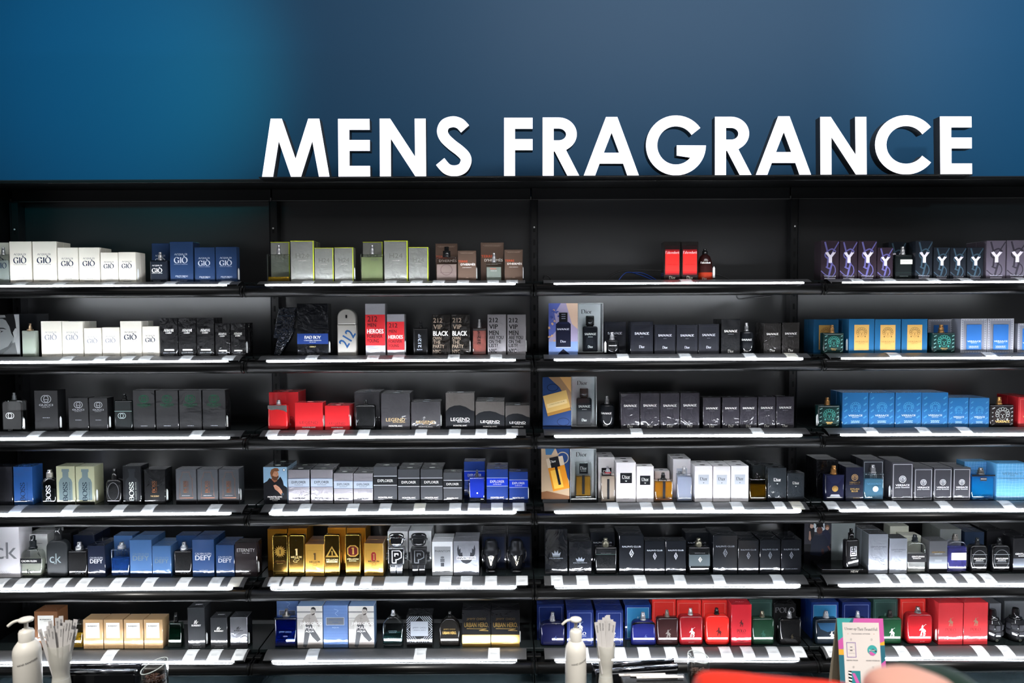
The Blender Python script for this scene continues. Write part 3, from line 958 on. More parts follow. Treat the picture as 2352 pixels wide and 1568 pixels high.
MAN2 = [('r', 0, 0, 1, 1, '#c9c7c2'), ('r', 0, .84, 1, .88, '#8b8c8c'), ('r', 0, .70, 1, .72, '#9b9b9a'), ('r', .0, .45, .22, .68, '#b5b3ae'), ('r', 0, 0, 1, .13, '#8f8781'),
        ('p', [(.24, .10), (.30, .40), (.34, .58), (.56, .60), (.64, .46), (.82, .30), (.92, .20), (.80, .14), (.60, .26), (.50, .36), (.40, .08), (.34, .0), (.22, .03)], '#57585a'),
        ('p', [(.34, .56), (.30, .66), (.16, .52), (.14, .56), (.28, .74), (.40, .80), (.56, .82), (.70, .80), (.78, .70), (.90, .52), (.84, .50), (.70, .64), (.60, .58), (.48, .55)], '#a29c96'),
        ('e', .63, .87, .10, .13, '#a8a19a'), ('p', [(.55, .92), (.58, .97), (.66, .985), (.74, .95), (.74, .87), (.70, .92), (.60, .93)], '#2a2a2c'), ('p', [(.57, .80), (.60, .78), (.69, .80), (.71, .84), (.64, .82)], '#4a4644'), ('r', .585, .865, .63, .873, '#2c2c2c'), ('r', .65, .865, .69, .873, '#2c2c2c'), ('s', [(.42, .72), (.56, .70)], .012, '#77726c'), ('s', [(.5, .78), (.48, .60)], .01, '#77726c'),
        ('t', 'JIMMY CHOO', .55, .575, .86, .085, '#f4f4f2', 'a'), ('t', 'MAN', .53, .48, .40, .075, '#f4f4f2', 'a'), ('t', 'AQUA', .50, .395, .34, .055, '#f4f4f2', 'b')]

K = {}


def kind(k, desc, c, decos, m=None, top=None, side=None, topd=None, fold=True, back=None, cat='fragrance box', name='fragrance_carton'):
    K[k] = dict(desc=desc, m=m or wrapm(c), decos=decos, top=top, side=side, topd=topd, fold=fold, cat=cat, name=name)


kind('gio', 'white fragrance carton, dark serif title', '#dedacd', gio(NV, '#6a6e72'), m=mat('#dedacd', .55), fold=False)
kind('giol', 'white carton with pale grey title', '#dedacd', gio('#8b9098', '#a9a9a4'), m=mat('#dedacd', .55), fold=False)
kind('prof', 'navy blue carton, silver serif title', '#1f3557', gio(SI, '#8f9ab0', [('t', 'PROFONDO', .5, .165, .54, .04, SI, 's')]))
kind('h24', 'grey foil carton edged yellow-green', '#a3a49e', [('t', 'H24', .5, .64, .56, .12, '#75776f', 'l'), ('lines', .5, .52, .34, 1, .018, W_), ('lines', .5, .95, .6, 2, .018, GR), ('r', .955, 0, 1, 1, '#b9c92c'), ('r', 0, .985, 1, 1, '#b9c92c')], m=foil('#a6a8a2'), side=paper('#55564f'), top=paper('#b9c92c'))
kind('terre', 'brown carton, orange and white title', '#5f4d42', [('t', 'TERRE', .28, .655, .52, .065, '#e0552a', 'a'), ('t', "D'HERMÈS", .56, .565, .80, .08, '#efeae4', 'b'), ('lines', .5, .45, .5, 1, .02, '#efeae4'), ('lines', .5, .93, .8, 2, .022, '#a08c7c'), ('t', 'HERMES', .5, .075, .34, .028, '#3d3029', 's'), ('p', [(.40, .11), (.46, .145), (.56, .15), (.60, .11)], '#7a6656')])
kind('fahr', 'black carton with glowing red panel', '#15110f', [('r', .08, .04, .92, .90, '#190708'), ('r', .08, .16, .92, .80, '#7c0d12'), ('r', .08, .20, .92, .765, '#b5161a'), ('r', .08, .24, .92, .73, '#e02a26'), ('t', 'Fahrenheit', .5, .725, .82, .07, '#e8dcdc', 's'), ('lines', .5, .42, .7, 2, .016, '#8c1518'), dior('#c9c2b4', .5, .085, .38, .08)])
kind('ysl', 'plum carton, violet monogram, pale Y', '#2a2029', ysl('#5d5a92'))
kind('yslt', 'black carton, teal monogram, pale Y', '#161b22', ysl('#344a58'))
kind('yslg', 'grey-violet carton, dark monogram, pale Y', '#56505c', ysl('#2a2730'))
kind('code', 'glossy black carton, white title and bar', '#0e0e10', [('t', 'ARMANI', .5, .68, .56, .075, W_, 's'), ('t', 'code', .5, .62, .36, .05, W_, 'S'), ('r', .24, .155, .80, .195, W_), ('t', 'GIORGIO ARMANI', .5, .10, .66, .03, SI, 'S'), ('lines', .5, .05, .6, 2, .018, GR)], m=crinkle('#0e0e10'))
kind('badboy', 'tall black foil carton with cobalt band', '#26282c', [('r', 0, .23, 1, .43, '#1c3674'), ('t', 'BAD BOY', .5, .36, .54, .06, W_, 'S'), ('t', 'CAROLINA HERRERA', .5, .30, .56, .022, W_, 's'), ('lines', .5, .265, .22, 1, .014, W_), ('t', 'COBALT', .5, .18, .20, .024, '#d9c88a', 'S')], m=mat('#26282d', .22, .8, .7, 0, 0, .6, 22.0))
kind('hero1', 'tall silver and red foil carton', '#b9b9bf', heroes((.20, .79)), m=foil('#c6c6cc'))
kind('hero2', 'shorter silver and red foil carton', '#b9b9bf', heroes((.14, .82)), m=foil('#c6c6cc'))
kind('vipb', 'dark foil carton, white word BLACK', '#2a2724', vip('#8f7f70', 1), m=mat('#2e2a26', .25, .7, .7, 0, 0, .6, 24.0))
kind('vipm', 'silver foil carton, black block lettering', '#8d8a8c', vip('#151416', 0), m=foil('#9b989b'))
kind('sauw', 'wide midnight carton, thin silver title', '#15171f', [('f', .10, .08, .90, .92, .006, '#30343f'), ('t', 'SAUVAGE', .5, .64, .64, .075, '#d9dbe2', 'S'), ('lines', .5, .53, .16, 1, .02, GR), dior('#d9dbe2', .5, .24, .24, .085)])
kind('saut', 'tall black carton, white serif title', '#0f1013', sauv(.66, W_, .09))
kind('saug', 'smoky grey-black carton, white serif title', '#22201f', sauv(.65, W_, .12), m=crinkle('#22201f'))
kind('saup', 'black film-wrapped carton with grey sheen', '#2b2930', sauv(.65, W_, .075), topd=[('e', .5, .5, .12, .05, SI)], m=crinkle('#2b2930'))
kind('erosg', 'teal blue carton, gold centre panel', '#1f5b85', [('P', 'label_panel', 'gold panel', [('r', .21, .10, .79, .83, '#c79c57'), ('med', .5, .60, .23, '#8a6b3c', None), ('t', 'VERSACE', .5, .345, .52, .045, '#9a7a45', 'b'), ('t', 'EROS', .5, .295, .22, .028, '#9a7a45', 'a')])])
kind('eross', 'silver key-pattern carton, blue centre', '#7c7f8a', meander('#aeb0b8') + [('r', .21, .10, .79, .83, '#2f69ad'), ('t', 'VERSACE', .5, .345, .52, .045, '#c9d2de', 'b'), ('t', 'EROS', .5, .30, .22, .025, '#c9d2de', 'a'), ('lines', .5, .2, .4, 3, .025, '#c9d2de')])
kind('erosb', 'plain bright blue carton, faint emblem', '#1f5f93', tile('#3b7cab') + [('med', .5, .58, .22, '#3f86b6', None), ('t', 'VERSACE', .5, .35, .54, .05, '#b8c4cc', 'b'), ('t', 'EROS', .5, .30, .24, .028, '#b8c4cc', 'a'), ('lines', .5, .19, .34, 3, .026, '#a9c8dd')])
kind('flame', 'deep red carton edge', '#a51e24', [('f', .08, .05, .92, .93, .02, '#c95a52'), ('med', .5, .6, .22, '#d98c6a', None), ('t', 'VERSACE', .5, .35, .54, .05, GO, 'b')])
kind('gucs', 'charcoal carton, silver interlocked emblem', '#17181a', gucci('#9a9da0'))
kind('gucg', 'charcoal carton, green interlocked emblem', '#191a1c', gucci('#14573a', None))
kind('legr', 'bright red cube carton', '#c01e24', legend('#5c1014', W_, 'ROUGE'), topd=[('e', .5, .5, .12, .06, '#e6c0c0')])
kind('legp', 'grey film-wrapped carton, gold title', '#3b3a3d', legend('#c8a877', W_, 'EAU DE PARFUM'), topd=[('e', .5, .5, .13, .06, SI)], m=crinkle('#3b3a3d'))
kind('legt', 'silver-over-black carton, white title', '#54504d', legend(W_, W_, 'EAU DE TOILETTE', '#101216'), topd=[('e', .5, .5, .13, .06, SI)], m=crinkle('#54504d'))
kind('bossk0', 'near-black carton cut by the frame', '#1b1c22', boss('#0b0b0e', '#0b0b0e', '#101116'))
kind('bossb', 'cobalt blue carton, dark upright title', '#1f4880', boss('#0d2242', '#16315a'))
kind('bosss', 'sand green carton, grey bottle silhouette', '#9a9c80', boss('#1f2f38', '#39474c', '#5f6f72', '#1b1b18'))
kind('bossk', 'tall black carton, pale upright title', '#15171a', boss('#cfd6cc', '#9aa096', '#1f2226', '#0a0a0a'))
kind('scent', 'black carton, copper upright title', '#111214', [vtext('BOSS', .45, .50, .34, .17, '@c', 'S'), vtext('HUGO BOSS', .59, .50, .33, .04, '@c', 'b'), ('t', 'THE SCENT', .5, .235, .42, .04, '#c8a877', 'b')])
kind('scentg', 'slate grey carton, copper bottle outline', '#47494d', [('s', [(.32, .92), (.68, .92), (.68, .84), (.72, .82), (.72, .76), (.80, .74), (.80, .28), (.84, .18), (.16, .18), (.20, .28), (.20, .74), (.28, .76), (.28, .82), (.32, .84), (.32, .92)], .008, '@c'), vtext('BOSS', .45, .50, .34, .17, '@c', 'S'), vtext('HUGO BOSS', .59, .50, .33, .04, '@c', 'b'), ('lines', .5, .24, .4, 1, .03, SI), ('r', 0, 0, 1, .13, BK)])
kind('mman', 'carton with bearded man in dark coat', '#15161b', MAN1, side=paper('#8ea6b8'), top=wrapm('#1d1f22'), topd=[('e', .5, .5, .13, .07, W_)])
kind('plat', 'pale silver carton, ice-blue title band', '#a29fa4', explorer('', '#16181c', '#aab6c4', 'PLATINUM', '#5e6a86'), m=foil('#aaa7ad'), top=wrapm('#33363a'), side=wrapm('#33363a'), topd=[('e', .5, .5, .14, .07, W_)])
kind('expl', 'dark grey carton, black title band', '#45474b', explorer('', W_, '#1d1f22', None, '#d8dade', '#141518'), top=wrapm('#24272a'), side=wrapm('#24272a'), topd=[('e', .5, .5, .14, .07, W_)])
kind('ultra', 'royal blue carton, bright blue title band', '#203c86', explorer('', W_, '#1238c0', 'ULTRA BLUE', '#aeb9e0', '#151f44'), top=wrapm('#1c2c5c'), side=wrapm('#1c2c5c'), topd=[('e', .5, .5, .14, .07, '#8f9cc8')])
kind('dhom', 'white carton, black square label', '#dfdbdc', [('P', 'label_panel', 'black square label', [('r', .20, .48, .80, .74, '#15161b'), dior(W_, .5, .645, .42, .075), ('t', 'HOMME', .5, .595, .40, .02, W_, 's'), ('p', [(.44, .545), (.56, .545), (.5, .515)], W_)]), ('lines', .5, .08, .3, 1, .03, '#a9a2a4')], m=mat('#dfdbdc', .5), topd=[('e', .5, .4, .16, .10, '#17181c')])
kind('dcol', 'white carton, pale grey square label', '#e2dfe0', [('P', 'label_panel', 'pale grey square label', [('r', .20, .48, .80, .76, '#b4bac2'), dior('#33363c', .5, .65, .42, .08), ('t', 'HOMME', .5, .60, .40, .018, '#55585e', 's'), ('p', [(.46, .54), (.54, .54), (.5, .515)], '#33363c')]), ('lines', .5, .08, .3, 1, .03, '#a9a2a4')], m=mat('#e2dfe0', .5), topd=[('e', .5, .4, .16, .10, '#17181c')])
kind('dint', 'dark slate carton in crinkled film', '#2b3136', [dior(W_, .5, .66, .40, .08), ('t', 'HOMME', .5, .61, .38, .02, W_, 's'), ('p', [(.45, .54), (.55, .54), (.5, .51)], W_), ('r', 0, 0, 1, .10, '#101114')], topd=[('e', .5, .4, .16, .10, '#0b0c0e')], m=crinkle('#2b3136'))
kind('dylan', 'ink blue carton, round gold emblem', '#171a2c', [('med', .5, .70, .19, '#d4a866', '#2a2436'), ('t', 'VERSACE', .5, .555, .62, .045, GO, 'b'), ('t', 'pour homme', .5, .505, .6, .03, GO, 'b'), ('t', 'DYLAN', .5, .36, .50, .05, GO, 'b'), ('t', 'BLUE', .5, .295, .36, .05, GO, 'b'), ('lines', .6, .1, .4, 2, .03, '#8f7a55')])
kind('vph', 'dark grey carton, round silver emblem', '#3a3a40', vph('#a7a7ab', 0))
kind('fraiche', 'sky blue crocodile-textured carton', '#6fb0da', croc('#9fd0ee') + [('t', 'VERSACE', .5, .73, .66, .065, '#5d7f96', 's'), ('t', 'MAN', .5, .67, .14, .03, '#5d7f96', 's'), ('r', 0, .60, 1, .612, '#1b4a6a'), ('lines', .5, .55, .34, 1, .03, '#5d8fb0')], m=mat('#5fa4d2', .4, 0, .5))
kind('darkb', 'black carton behind the bottle', '#121316', [('f', .04, .03, .96, .97, .01, '#33353a')])
kind('ckone', 'large white carton, thin grey initials', '#c9c7cb', [('t', 'ck', .62, .52, .62, .32, '#77787c', 'l'), ('t', 'one', .62, .40, .14, .03, '#77787c', 'a'), ('lines', .5, .12, .5, 4, .02, '#a9a9ab')], m=mat('#c9c7cb', .55), fold=False)
kind('ckev', 'white carton with black handwriting', '#d6d7d6', [('lines', .5, .75, .5, 1, .03, '#55585a'), ('s', [(.62, .45), (.50, .62)], .02, '#1b1b1d'), ('s', [(.52, .50), (.66, .40)], .02, '#1b1b1d'), ('r', 0, .08, 1, .22, '#17181a'), ('t', 'CALVIN KLEIN', .5, .15, .8, .06, W_, 'b')])
kind('defyk', 'navy-black carton, silver block title', '#131c30', defy('#b9bcc4'))
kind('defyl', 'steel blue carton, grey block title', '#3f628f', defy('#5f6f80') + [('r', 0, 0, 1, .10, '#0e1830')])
kind('defym', 'deep blue carton, pale block title', '#22406c', defy('#b9bcc4'))
kind('eter', 'brown-black carton, tall narrow title', '#2a2325', [('t', 'ETERNITY', .5, .78, .82, .10, '#d2cfcc', 'l'), ('t', 'FOR MEN', .5, .69, .32, .025, '#d2cfcc', 'a'), ('lines', .5, .17, .42, 1, .02, '#d2cfcc'), ('t', 'CALVIN KLEIN', .5, .085, .42, .03, '#d2cfcc', 'b')])
GOLDB = mat('#d9962c', .28, .75, .7, 0, 0, .5, 20.0)
kind('goldr', 'tall gold foil carton behind bottle', '#d9962c', [('f', .12, .10, .88, .94, .006, '#a57626'), ('t', '1', .5, .62, .14, .2, '#6a4a18', 'S'), ('t', 'MILLION', .5, .45, .58, .05, '#6a4a18', 'S')], m=GOLDB, top=mat('#8a5a34', .3, .5, .7))
kind('mill', 'shorter gold carton, ornate numeral', '#e0b050', million(0), m=mat('#dba94c', .3, .6, .7, 0, 0, .4, 20.0), top=mat('#8a5a34', .3, .5, .7))
kind('millr', 'gold carton, red octagon and numeral', '#e0b050', million(1), m=mat('#dba94c', .3, .6, .7, 0, 0, .4, 20.0), top=mat('#8a5a34', .3, .5, .7))
kind('phanr', 'white carton behind the robot bottle', '#d5d8da', [('f', .1, .1, .9, .9, .008, '#b4b8ba')], m=wrapm('#eef0f2'))
kind('phan', 'white carton, mirror panel with robot', '#d2d5d8', [('r', .10, .19, .90, .86, mat('#8f9296', .4, .3)), ('t', 'PHANTOM', .5, .725, .72, .06, '#26282c', 'a'), ('r', .40, .40, .60, .50, '#55585c'), ('r', .42, .27, .58, .38, '#3a3d42'), ('e', .5, .54, .09, .05, '#55585c'), ('t', 'paco rabanne', .5, .125, .70, .045, '#1d1f22', 'b')], m=wrapm('#d2d5d8'))
WING = [[(.30, .48), (.16, .62), (.14, .78), (.18, .90), (.22, .76), (.27, .80), (.28, .66), (.34, .68), (.36, .54), (.40, .50)]]
kind('invi', 'silver grey carton, winged emblem', '#9a9ea8', [('p', WING[0], '#33363c'), ('p', [(1 - a, b_) for a, b_ in WING[0]], '#33363c'), ('p', [(.24, .48), (.36, .38), (.5, .34), (.64, .38), (.76, .48)], '#33363c'), ('r', .12, .46, .88, .56, '#d8dadf'), ('t', 'INVICTUS', .5, .51, .72, .06, '#55585e', 'S'), ('lines', .5, .11, .5, 1, .03, '#5a5d64')], m=foil('#a2a5ae'))
kind('vict', 'black carton with dark blue window', '#1b1d24', [('r', .08, .06, .92, .92, '#16203a'), ('lines', .5, .2, .4, 1, .03, '#8f7a45')])
kind('dgk', 'black carton with silver crown', '#0f1218', [('p', [(.34, .42), (.30, .50), (.40, .46), (.43, .54), (.5, .48), (.57, .54), (.60, .46), (.70, .50), (.66, .42)], '#8f97a2'), ('r', .34, .40, .66, .41, '#8f97a2'), ('t', 'DOLCE&GABBANA', .5, .365, .62, .028, '#8f97a2', 'a'), ('lines', .5, .1, .3, 1, .02, '#8f97a2')])
kind('ralph', 'black weave carton, white diamond emblem', '#11151c', ralph('#dadde2'))
kind('ralpd', 'black weave carton, dim grey emblem', '#12151b', ralph('#868b93', '#6b7078'))
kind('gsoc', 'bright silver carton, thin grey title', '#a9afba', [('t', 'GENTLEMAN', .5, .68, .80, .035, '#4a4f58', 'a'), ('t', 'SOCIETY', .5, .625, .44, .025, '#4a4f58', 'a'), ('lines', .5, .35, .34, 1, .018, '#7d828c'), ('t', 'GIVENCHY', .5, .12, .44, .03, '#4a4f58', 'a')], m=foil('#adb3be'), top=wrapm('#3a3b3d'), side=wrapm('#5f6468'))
kind('ivory', 'ivory carton standing at the back', '#cfd0c0', [('f', .05, .05, .95, .95, .006, '#b9baaa')], m=mat('#cfd0c0', .5))
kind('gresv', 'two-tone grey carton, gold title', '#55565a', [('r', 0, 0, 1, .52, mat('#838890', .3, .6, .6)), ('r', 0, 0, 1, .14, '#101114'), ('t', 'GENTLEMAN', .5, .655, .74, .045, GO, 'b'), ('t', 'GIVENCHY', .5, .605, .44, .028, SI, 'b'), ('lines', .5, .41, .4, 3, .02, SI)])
kind('greyr', 'pale grey carton with white foot', '#7e827e', [('r', .0, 0, 1, .35, '#c8cad4')])
kind('navyr', 'navy carton behind black bottle', '#27364c', [('lines', .6, .72, .3, 1, .02, '#5a6a80')])
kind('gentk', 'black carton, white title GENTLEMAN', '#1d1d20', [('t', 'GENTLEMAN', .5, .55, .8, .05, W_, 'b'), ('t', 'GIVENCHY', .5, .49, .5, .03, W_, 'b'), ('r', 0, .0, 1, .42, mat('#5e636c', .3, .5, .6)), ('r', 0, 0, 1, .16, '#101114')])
kind('hero', 'beige carton with white label', '#b5946c', [('P', 'label_panel', 'white paper label', [('r', .13, .37, .83, .89, '#e6e5dd'), ('t', 'BURBERRY', .48, .78, .48, .035, '#33312e', 'b'), ('t', 'HERO', .48, .735, .16, .02, '#77736c', 'a'), ('lines', .48, .5, .3, 3, .025, '#a9a59c')]), ('t', '50 ml 1.6 FL. OZ', .5, .05, .58, .025, '#5d4830', 'a')])
kind('herol', 'large tan brown carton, white label', '#7a5236', [('P', 'label_panel', 'white paper label', [('r', .15, .30, .83, .89, '#dedcd4'), ('t', 'BURBERRY', .49, .78, .50, .035, '#33312e', 'b'), ('t', 'HERO', .49, .735, .16, .02, '#77736c', 'a')])])
kind('mrb', 'charcoal carton, white script title', '#2e3033', [('s', smooth_path([(.36, .60), (.44, .69), (.42, .60), (.52, .70), (.50, .60), (.58, .65), (.62, .66)], 4), .022, W_), ('t', 'BURBERRY', .5, .565, .54, .045, W_, 'B'), ('lines', .5, .09, .5, 2, .02, GR), ('t', '50 ml 1.6 FL. OZ', .5, .03, .56, .025, GR, 'a')], topd=[('t', 'BURBERRY', .5, .5, .4, .2, '#c8cacc', 'b')])
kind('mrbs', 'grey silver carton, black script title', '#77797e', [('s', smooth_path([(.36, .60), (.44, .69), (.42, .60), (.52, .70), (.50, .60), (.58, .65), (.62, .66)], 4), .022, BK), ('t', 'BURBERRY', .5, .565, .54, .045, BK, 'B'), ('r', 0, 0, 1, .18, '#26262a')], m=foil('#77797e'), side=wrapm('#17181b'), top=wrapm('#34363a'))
kind('jcman', 'carton with photo of shirtless man', '#c9c7c2', MAN2, top=wrapm('#7d9ac0'), side=wrapm('#7d9ac0'))
kind('jcb', 'lavender blue striped carton', '#6582b4', [('r', 0, v, 1, v + .006, '#5673a6') for v in (.12, .2, .27, .33, .42, .5, .7, .78, .86, .93)] + [('r', .12, .54, .86, .72, mat('#9aa3b0', .25, .6)), ('f', .12, .54, .86, .72, .01, '#e0e4ea'), ('t', 'JIMMY CHOO', .5, .655, .54, .05, '#41557c', 'a'), ('t', 'MAN', .5, .60, .22, .035, '#41557c', 'a'), ('t', 'AQUA', .5, .48, .28, .035, '#b4c2da', 'a'), ('s', smooth_path([(.45, .92), (.62, .88), (.5, .82), (.6, .76)], 5), .02, '#8ea6cc')])
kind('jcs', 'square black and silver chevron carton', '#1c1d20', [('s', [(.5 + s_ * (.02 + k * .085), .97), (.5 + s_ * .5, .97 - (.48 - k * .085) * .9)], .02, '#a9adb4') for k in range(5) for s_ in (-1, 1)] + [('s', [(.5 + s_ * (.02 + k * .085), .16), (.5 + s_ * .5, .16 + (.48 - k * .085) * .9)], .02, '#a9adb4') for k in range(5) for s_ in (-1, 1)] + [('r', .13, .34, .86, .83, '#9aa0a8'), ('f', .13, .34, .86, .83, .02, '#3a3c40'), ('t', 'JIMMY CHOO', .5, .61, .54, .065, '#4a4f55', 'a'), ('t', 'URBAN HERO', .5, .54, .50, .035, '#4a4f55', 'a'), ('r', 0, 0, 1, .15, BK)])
kind('urb', 'black carton, gold graffiti title', '#131316', urban())
kind('polob', 'deep blue carton, thin silver frame', '#192a66', polo('#c9ced8', '#8f9cc8'))
kind('polol', 'blue carton with light blue panel', '#1c3c86', [('r', .08, .05, .92, .93, '#3b8fc4'), ('f', .08, .05, .92, .93, .012, '#bcd4e8'), ('pony', .5, .55, .26, '#bcd4e8')])
kind('polor', 'scarlet carton, thin rose frame', '#ee3a34', polo('#7c1414', '#e89a90'))
kind('polos', 'red foil carton, dark rider emblem', '#b8202c', polo('#4a0c10', None, '#5c0f14'), topd=[('t', 'POLO', .5, .5, .4, .2, '#e08a8a', 'S')])
kind('polop', 'rose red carton, bronze rider emblem', '#c8343a', polo('#96705a', None, '#8a2428'))
kind('polog', 'dark green carton, thin frame', '#35504a', polo('#6f8a80', '#5e7a72'))
kind('polok', 'black carton, large grey title', '#1a1a1c', [('t', 'POLO', .5, .83, .86, .16, '#77777a', 'S')])
kind('grey', 'grey film-wrapped carton at the back', '#63666a', [('f', .05, .05, .95, .95, .01, '#7d8084')])


# ------------------------------------------------------------------ building a carton
_cart = {}


def carton_mesh(k, w, h, d):
    key = (k, round(w, 3), round(h, 3), round(d, 3))
    if key in _cart: return _cart[key]
    w, h, d = key[1:]
    q = K[k]
    b = MB(); bb = .0009
    b.box(-w / 2, w / 2, 0, d, 0, h, q['m'], bb)
    if q['side']:
        b.box(w / 2 - .0004, w / 2 + .0001, .001, d - .001, .001, h - .001, q['side']); b.box(-w / 2 - .0001, -w / 2 + .0004, .001, d - .001, .001, h - .001, q['side'])
    if q['top']:
        b.box(-w / 2 + .0008, w / 2 - .0008, .001, d - .001, h - .0003, h + .0002, q['top'])
    parts = []
    plain = [x for x in q['decos'] if x[0] != 'P']
    draw(b, plain, w, h, 0)
    for x in q['decos']:
        if x[0] == 'P':
            p = MB(); draw(p, x[3], w, h, -.0001); parts.append((x[1], p.mesh(x[1]), x[2]))
    if q['fold']:      # the folded ends of the clear film on the lid
        m = mat('#c9ccd0', .25, 0, .5, alpha=.55)
        r = .2
        L = [[(-.5, 0), (0 - r, .5)], [(-.5, 1), (-r, .5)], [(.5, 0), (r, .5)], [(.5, 1), (r, .5)], [(-r, .5), (r, .5)]]
        for (a, b1), (c, e) in L:
            p = Vector((a * w * .97, .001 + b1 * (d - .002), 0)); s_ = Vector((c * w, e * d, 0)); n = (s_ - p).normalized(); n = Vector((-n.y, n.x, 0)) * .00022
            b.add([tuple(v + Vector((0, 0, h + .0006))) for v in (p - n, s_ - n, s_ + n, p + n)], [(0, 1, 2, 3)], m)
    if q['topd']:
        t = MB(); draw(t, q['topd'], w, d, 0)
        vs = [(x, z, h + .0005 - y) for x, y, z in t.v]
        n = len(b.v); b.v += vs
        for f, mi, sm in zip(t.f, t.mi, t.sm):
            b.f.append([n + i for i in f]); b.mi.append(b._m(t.mats[mi])); b.sm.append(sm)
    me = b.mesh('carton_print')
    _cart[key] = (me, parts, w, h, d)
    return _cart[key]


REG = []


def reg(o, desc, cat, bay, row, x, i=0, front=None):
    REG.append(dict(o=o, desc=desc, cat=cat, bay=bay, row=row, x=x, i=i, front=len(REG) if front is None else front))
    return len(REG) - 1


m_sec = mat('#e4e6e6', .4)


def security(o, x, y, z, rot=0):
    b = MB()
    b.slab([(-.0035, 0), (.0035, 0), (.0035, .034), (0, .041), (-.0035, .034)], 0, .0016, m_sec)
    p = b.obj('security_tag', o, (x, y, z)); p.rotation_euler = (0, 0, rot)
    p['label'] = 'white pointed security tag'


def P(bay, row, zx, zy=None):
    X0 = (0, 590, 1220, 1820)[bay]; S = (3.675, 3.618, 3.675, 4.421)[bay]; Y0 = (520, 680, 850, 1020, 1180, 1350)[row]
    return (X0 + zx / S, Y0 + (zy or 0) / S)


def box_(bay, row, k, zx0, zx1, zt, y=0.0, n=1, d=.045, tag_=0, rot=0, zz=0.0):
    Y = YF + .004 + y
    a = P(bay, row, zx0, zt); c = P(bay, row, zx1, zt)
    A = at(a[0], a[1], Y); C = at(c[0], c[1], Y)
    w = C.x - A.x - .0012; h = (A.z + C.z) / 2 - SZ[row] - zz
    xc = (A.x + C.x) / 2
    me, parts, w, h, d = carton_mesh(k, w, h, d)
    root = None
    for i in range(n):
        yy = Y + i * (d + .0015)
        if yy + d > YB - .034: break
        o = bpy.data.objects.new(K[k]['name'], me); COL.objects.link(o)
        o.location = (xc, yy, SZ[row] + .0002 + zz)
        if rot: o.rotation_euler = (0, 0, math.radians(rot))
        for nm, pm, lb in parts:
            part(nm, pm, o, lb)
        f0 = reg(o, K[k]['desc'], K[k]['cat'], bay, row, xc, i, f0 if i else None)
        f0 = f0 if i == 0 else REG[f0]['front']
        if tag_ and i == 0:
            s_ = 1 if xc < .05 else -1
            security(o, s_ * (w / 2 + .0022), .012, .012, s_ * PI / 2.6)
    return xc


# ------------------------------------------------------------------ bottles
def rr(w, h, rb, rt, wt=1.0, n=6, z0=0.0):
    """rounded outline, top width factor wt, corner radii rb below and rt above"""
    def cor(cx, cz, r, a0):
        if r <= 0: return [(cx, cz)]
        return [(cx + r * math.cos(math.radians(a0 + 90 * i / n)), cz + r * math.sin(math.radians(a0 + 90 * i / n))) for i in range(n + 1)]
    p = cor(w / 2 - rb, rb, rb, -90) + cor(w / 2 - rt, h - rt, rt, 0) + cor(-w / 2 + rt, h - rt, rt, 90) + cor(-w / 2 + rb, rb, rb, 180)
    return [(x * (1 + (wt - 1) * z / h), z0 + z) for x, z in p]


B = {}


def bk(k, desc, c, kind_='glass', rb=.05, rt=.05, wt=1.0, d=.5, liq=None, lv=.8, cap='#c9c9cc', capk='spray', capw=.22, decos=(), nm='fragrance_bottle', neck=True, foot=None):
    B[k] = dict(desc=desc, c=c, kind=kind_, rb=rb, rt=rt, wt=wt, d=d, liq=liq, lv=lv, cap=cap, capk=capk, capw=capw, decos=list(decos), nm=nm, neck=neck, foot=foot)


bk('giob', 'clear bottle with dark serif title', '#e8eeec', liq='#cfd8d4', decos=[('t', 'GIO', .5, .62, .7, .2, NV, 'S'), ('t', 'ACQUA DI', .5, .80, .6, .06, NV, 's')])
bk('profb', 'navy-black bottle, white serif title', '#141b26', 'lacq', .03, .03, decos=[('t', 'ACQUA DI', .42, .76, .56, .07, W_, 's'), ('t', 'GIÒ', .42, .58, .58, .24, W_, 'S'), ('t', 'GIORGIO ARMANI', .42, .43, .58, .03, W_, 's'), ('t', 'PROFONDO', .4, .09, .4, .03, SI, 's')])
bk('h24a', 'flat clear bottle, nearly empty', '#e6ece4', rb=.02, rt=.03, d=.3, liq='#a8862a', lv=.16, capw=.18, decos=[('t', 'H24', .62, .80, .28, .09, '#5d6058', 'l')])
bk('h24b', 'flat clear bottle with pale green juice', '#e6ece4', rb=.02, rt=.03, d=.3, liq='#b9c498', lv=.9, capw=.18, decos=[('t', 'H24', .62, .80, .28, .09, '#5d6058', 'l')])
bk('terb', 'square clear bottle with black pump', '#e9e4e2', rb=.03, rt=.03, d=.4, liq='#d9c9c2', lv=.7, cap='#17181a', capk='tall', capw=.34, decos=[('o', .5, .48, .28, .26, .03, '#6a5a58'), ('lines', .5, .36, .6, 1, .03, '#55494a')])
bk('terg', 'small clear square bottle', '#e6eae8', rb=.03, rt=.03, d=.4, liq='#c4cdc4', lv=.75, capw=.26, decos=[('t', 'TERRE', .45, .66, .42, .06, '#e0552a', 'a'), ('lines', .5, .55, .4, 1, .03, W_)])
bk('yb', 'black glass bottle with white label', '#0d1415', 'lacq', .03, .03, d=.35, capw=.26, decos=[('r', .28, .62, 1.0, .80, '#dcdccf'), ('lines', .64, .72, .5, 1, .04, '#8a8a80'), ('lines', .5, .14, .5, 1, .03, '#9aa9a0'), ('r', 0, .28, 1, .285, '#33504c')])
bk('ahom', 'frosted pale green bottle, bronze cap', '#cfd9cf', 'frost', .03, .02, d=.4, cap='#a08a6e', capk='step', capw=.42, liq='#b4c4a6', lv=.72)
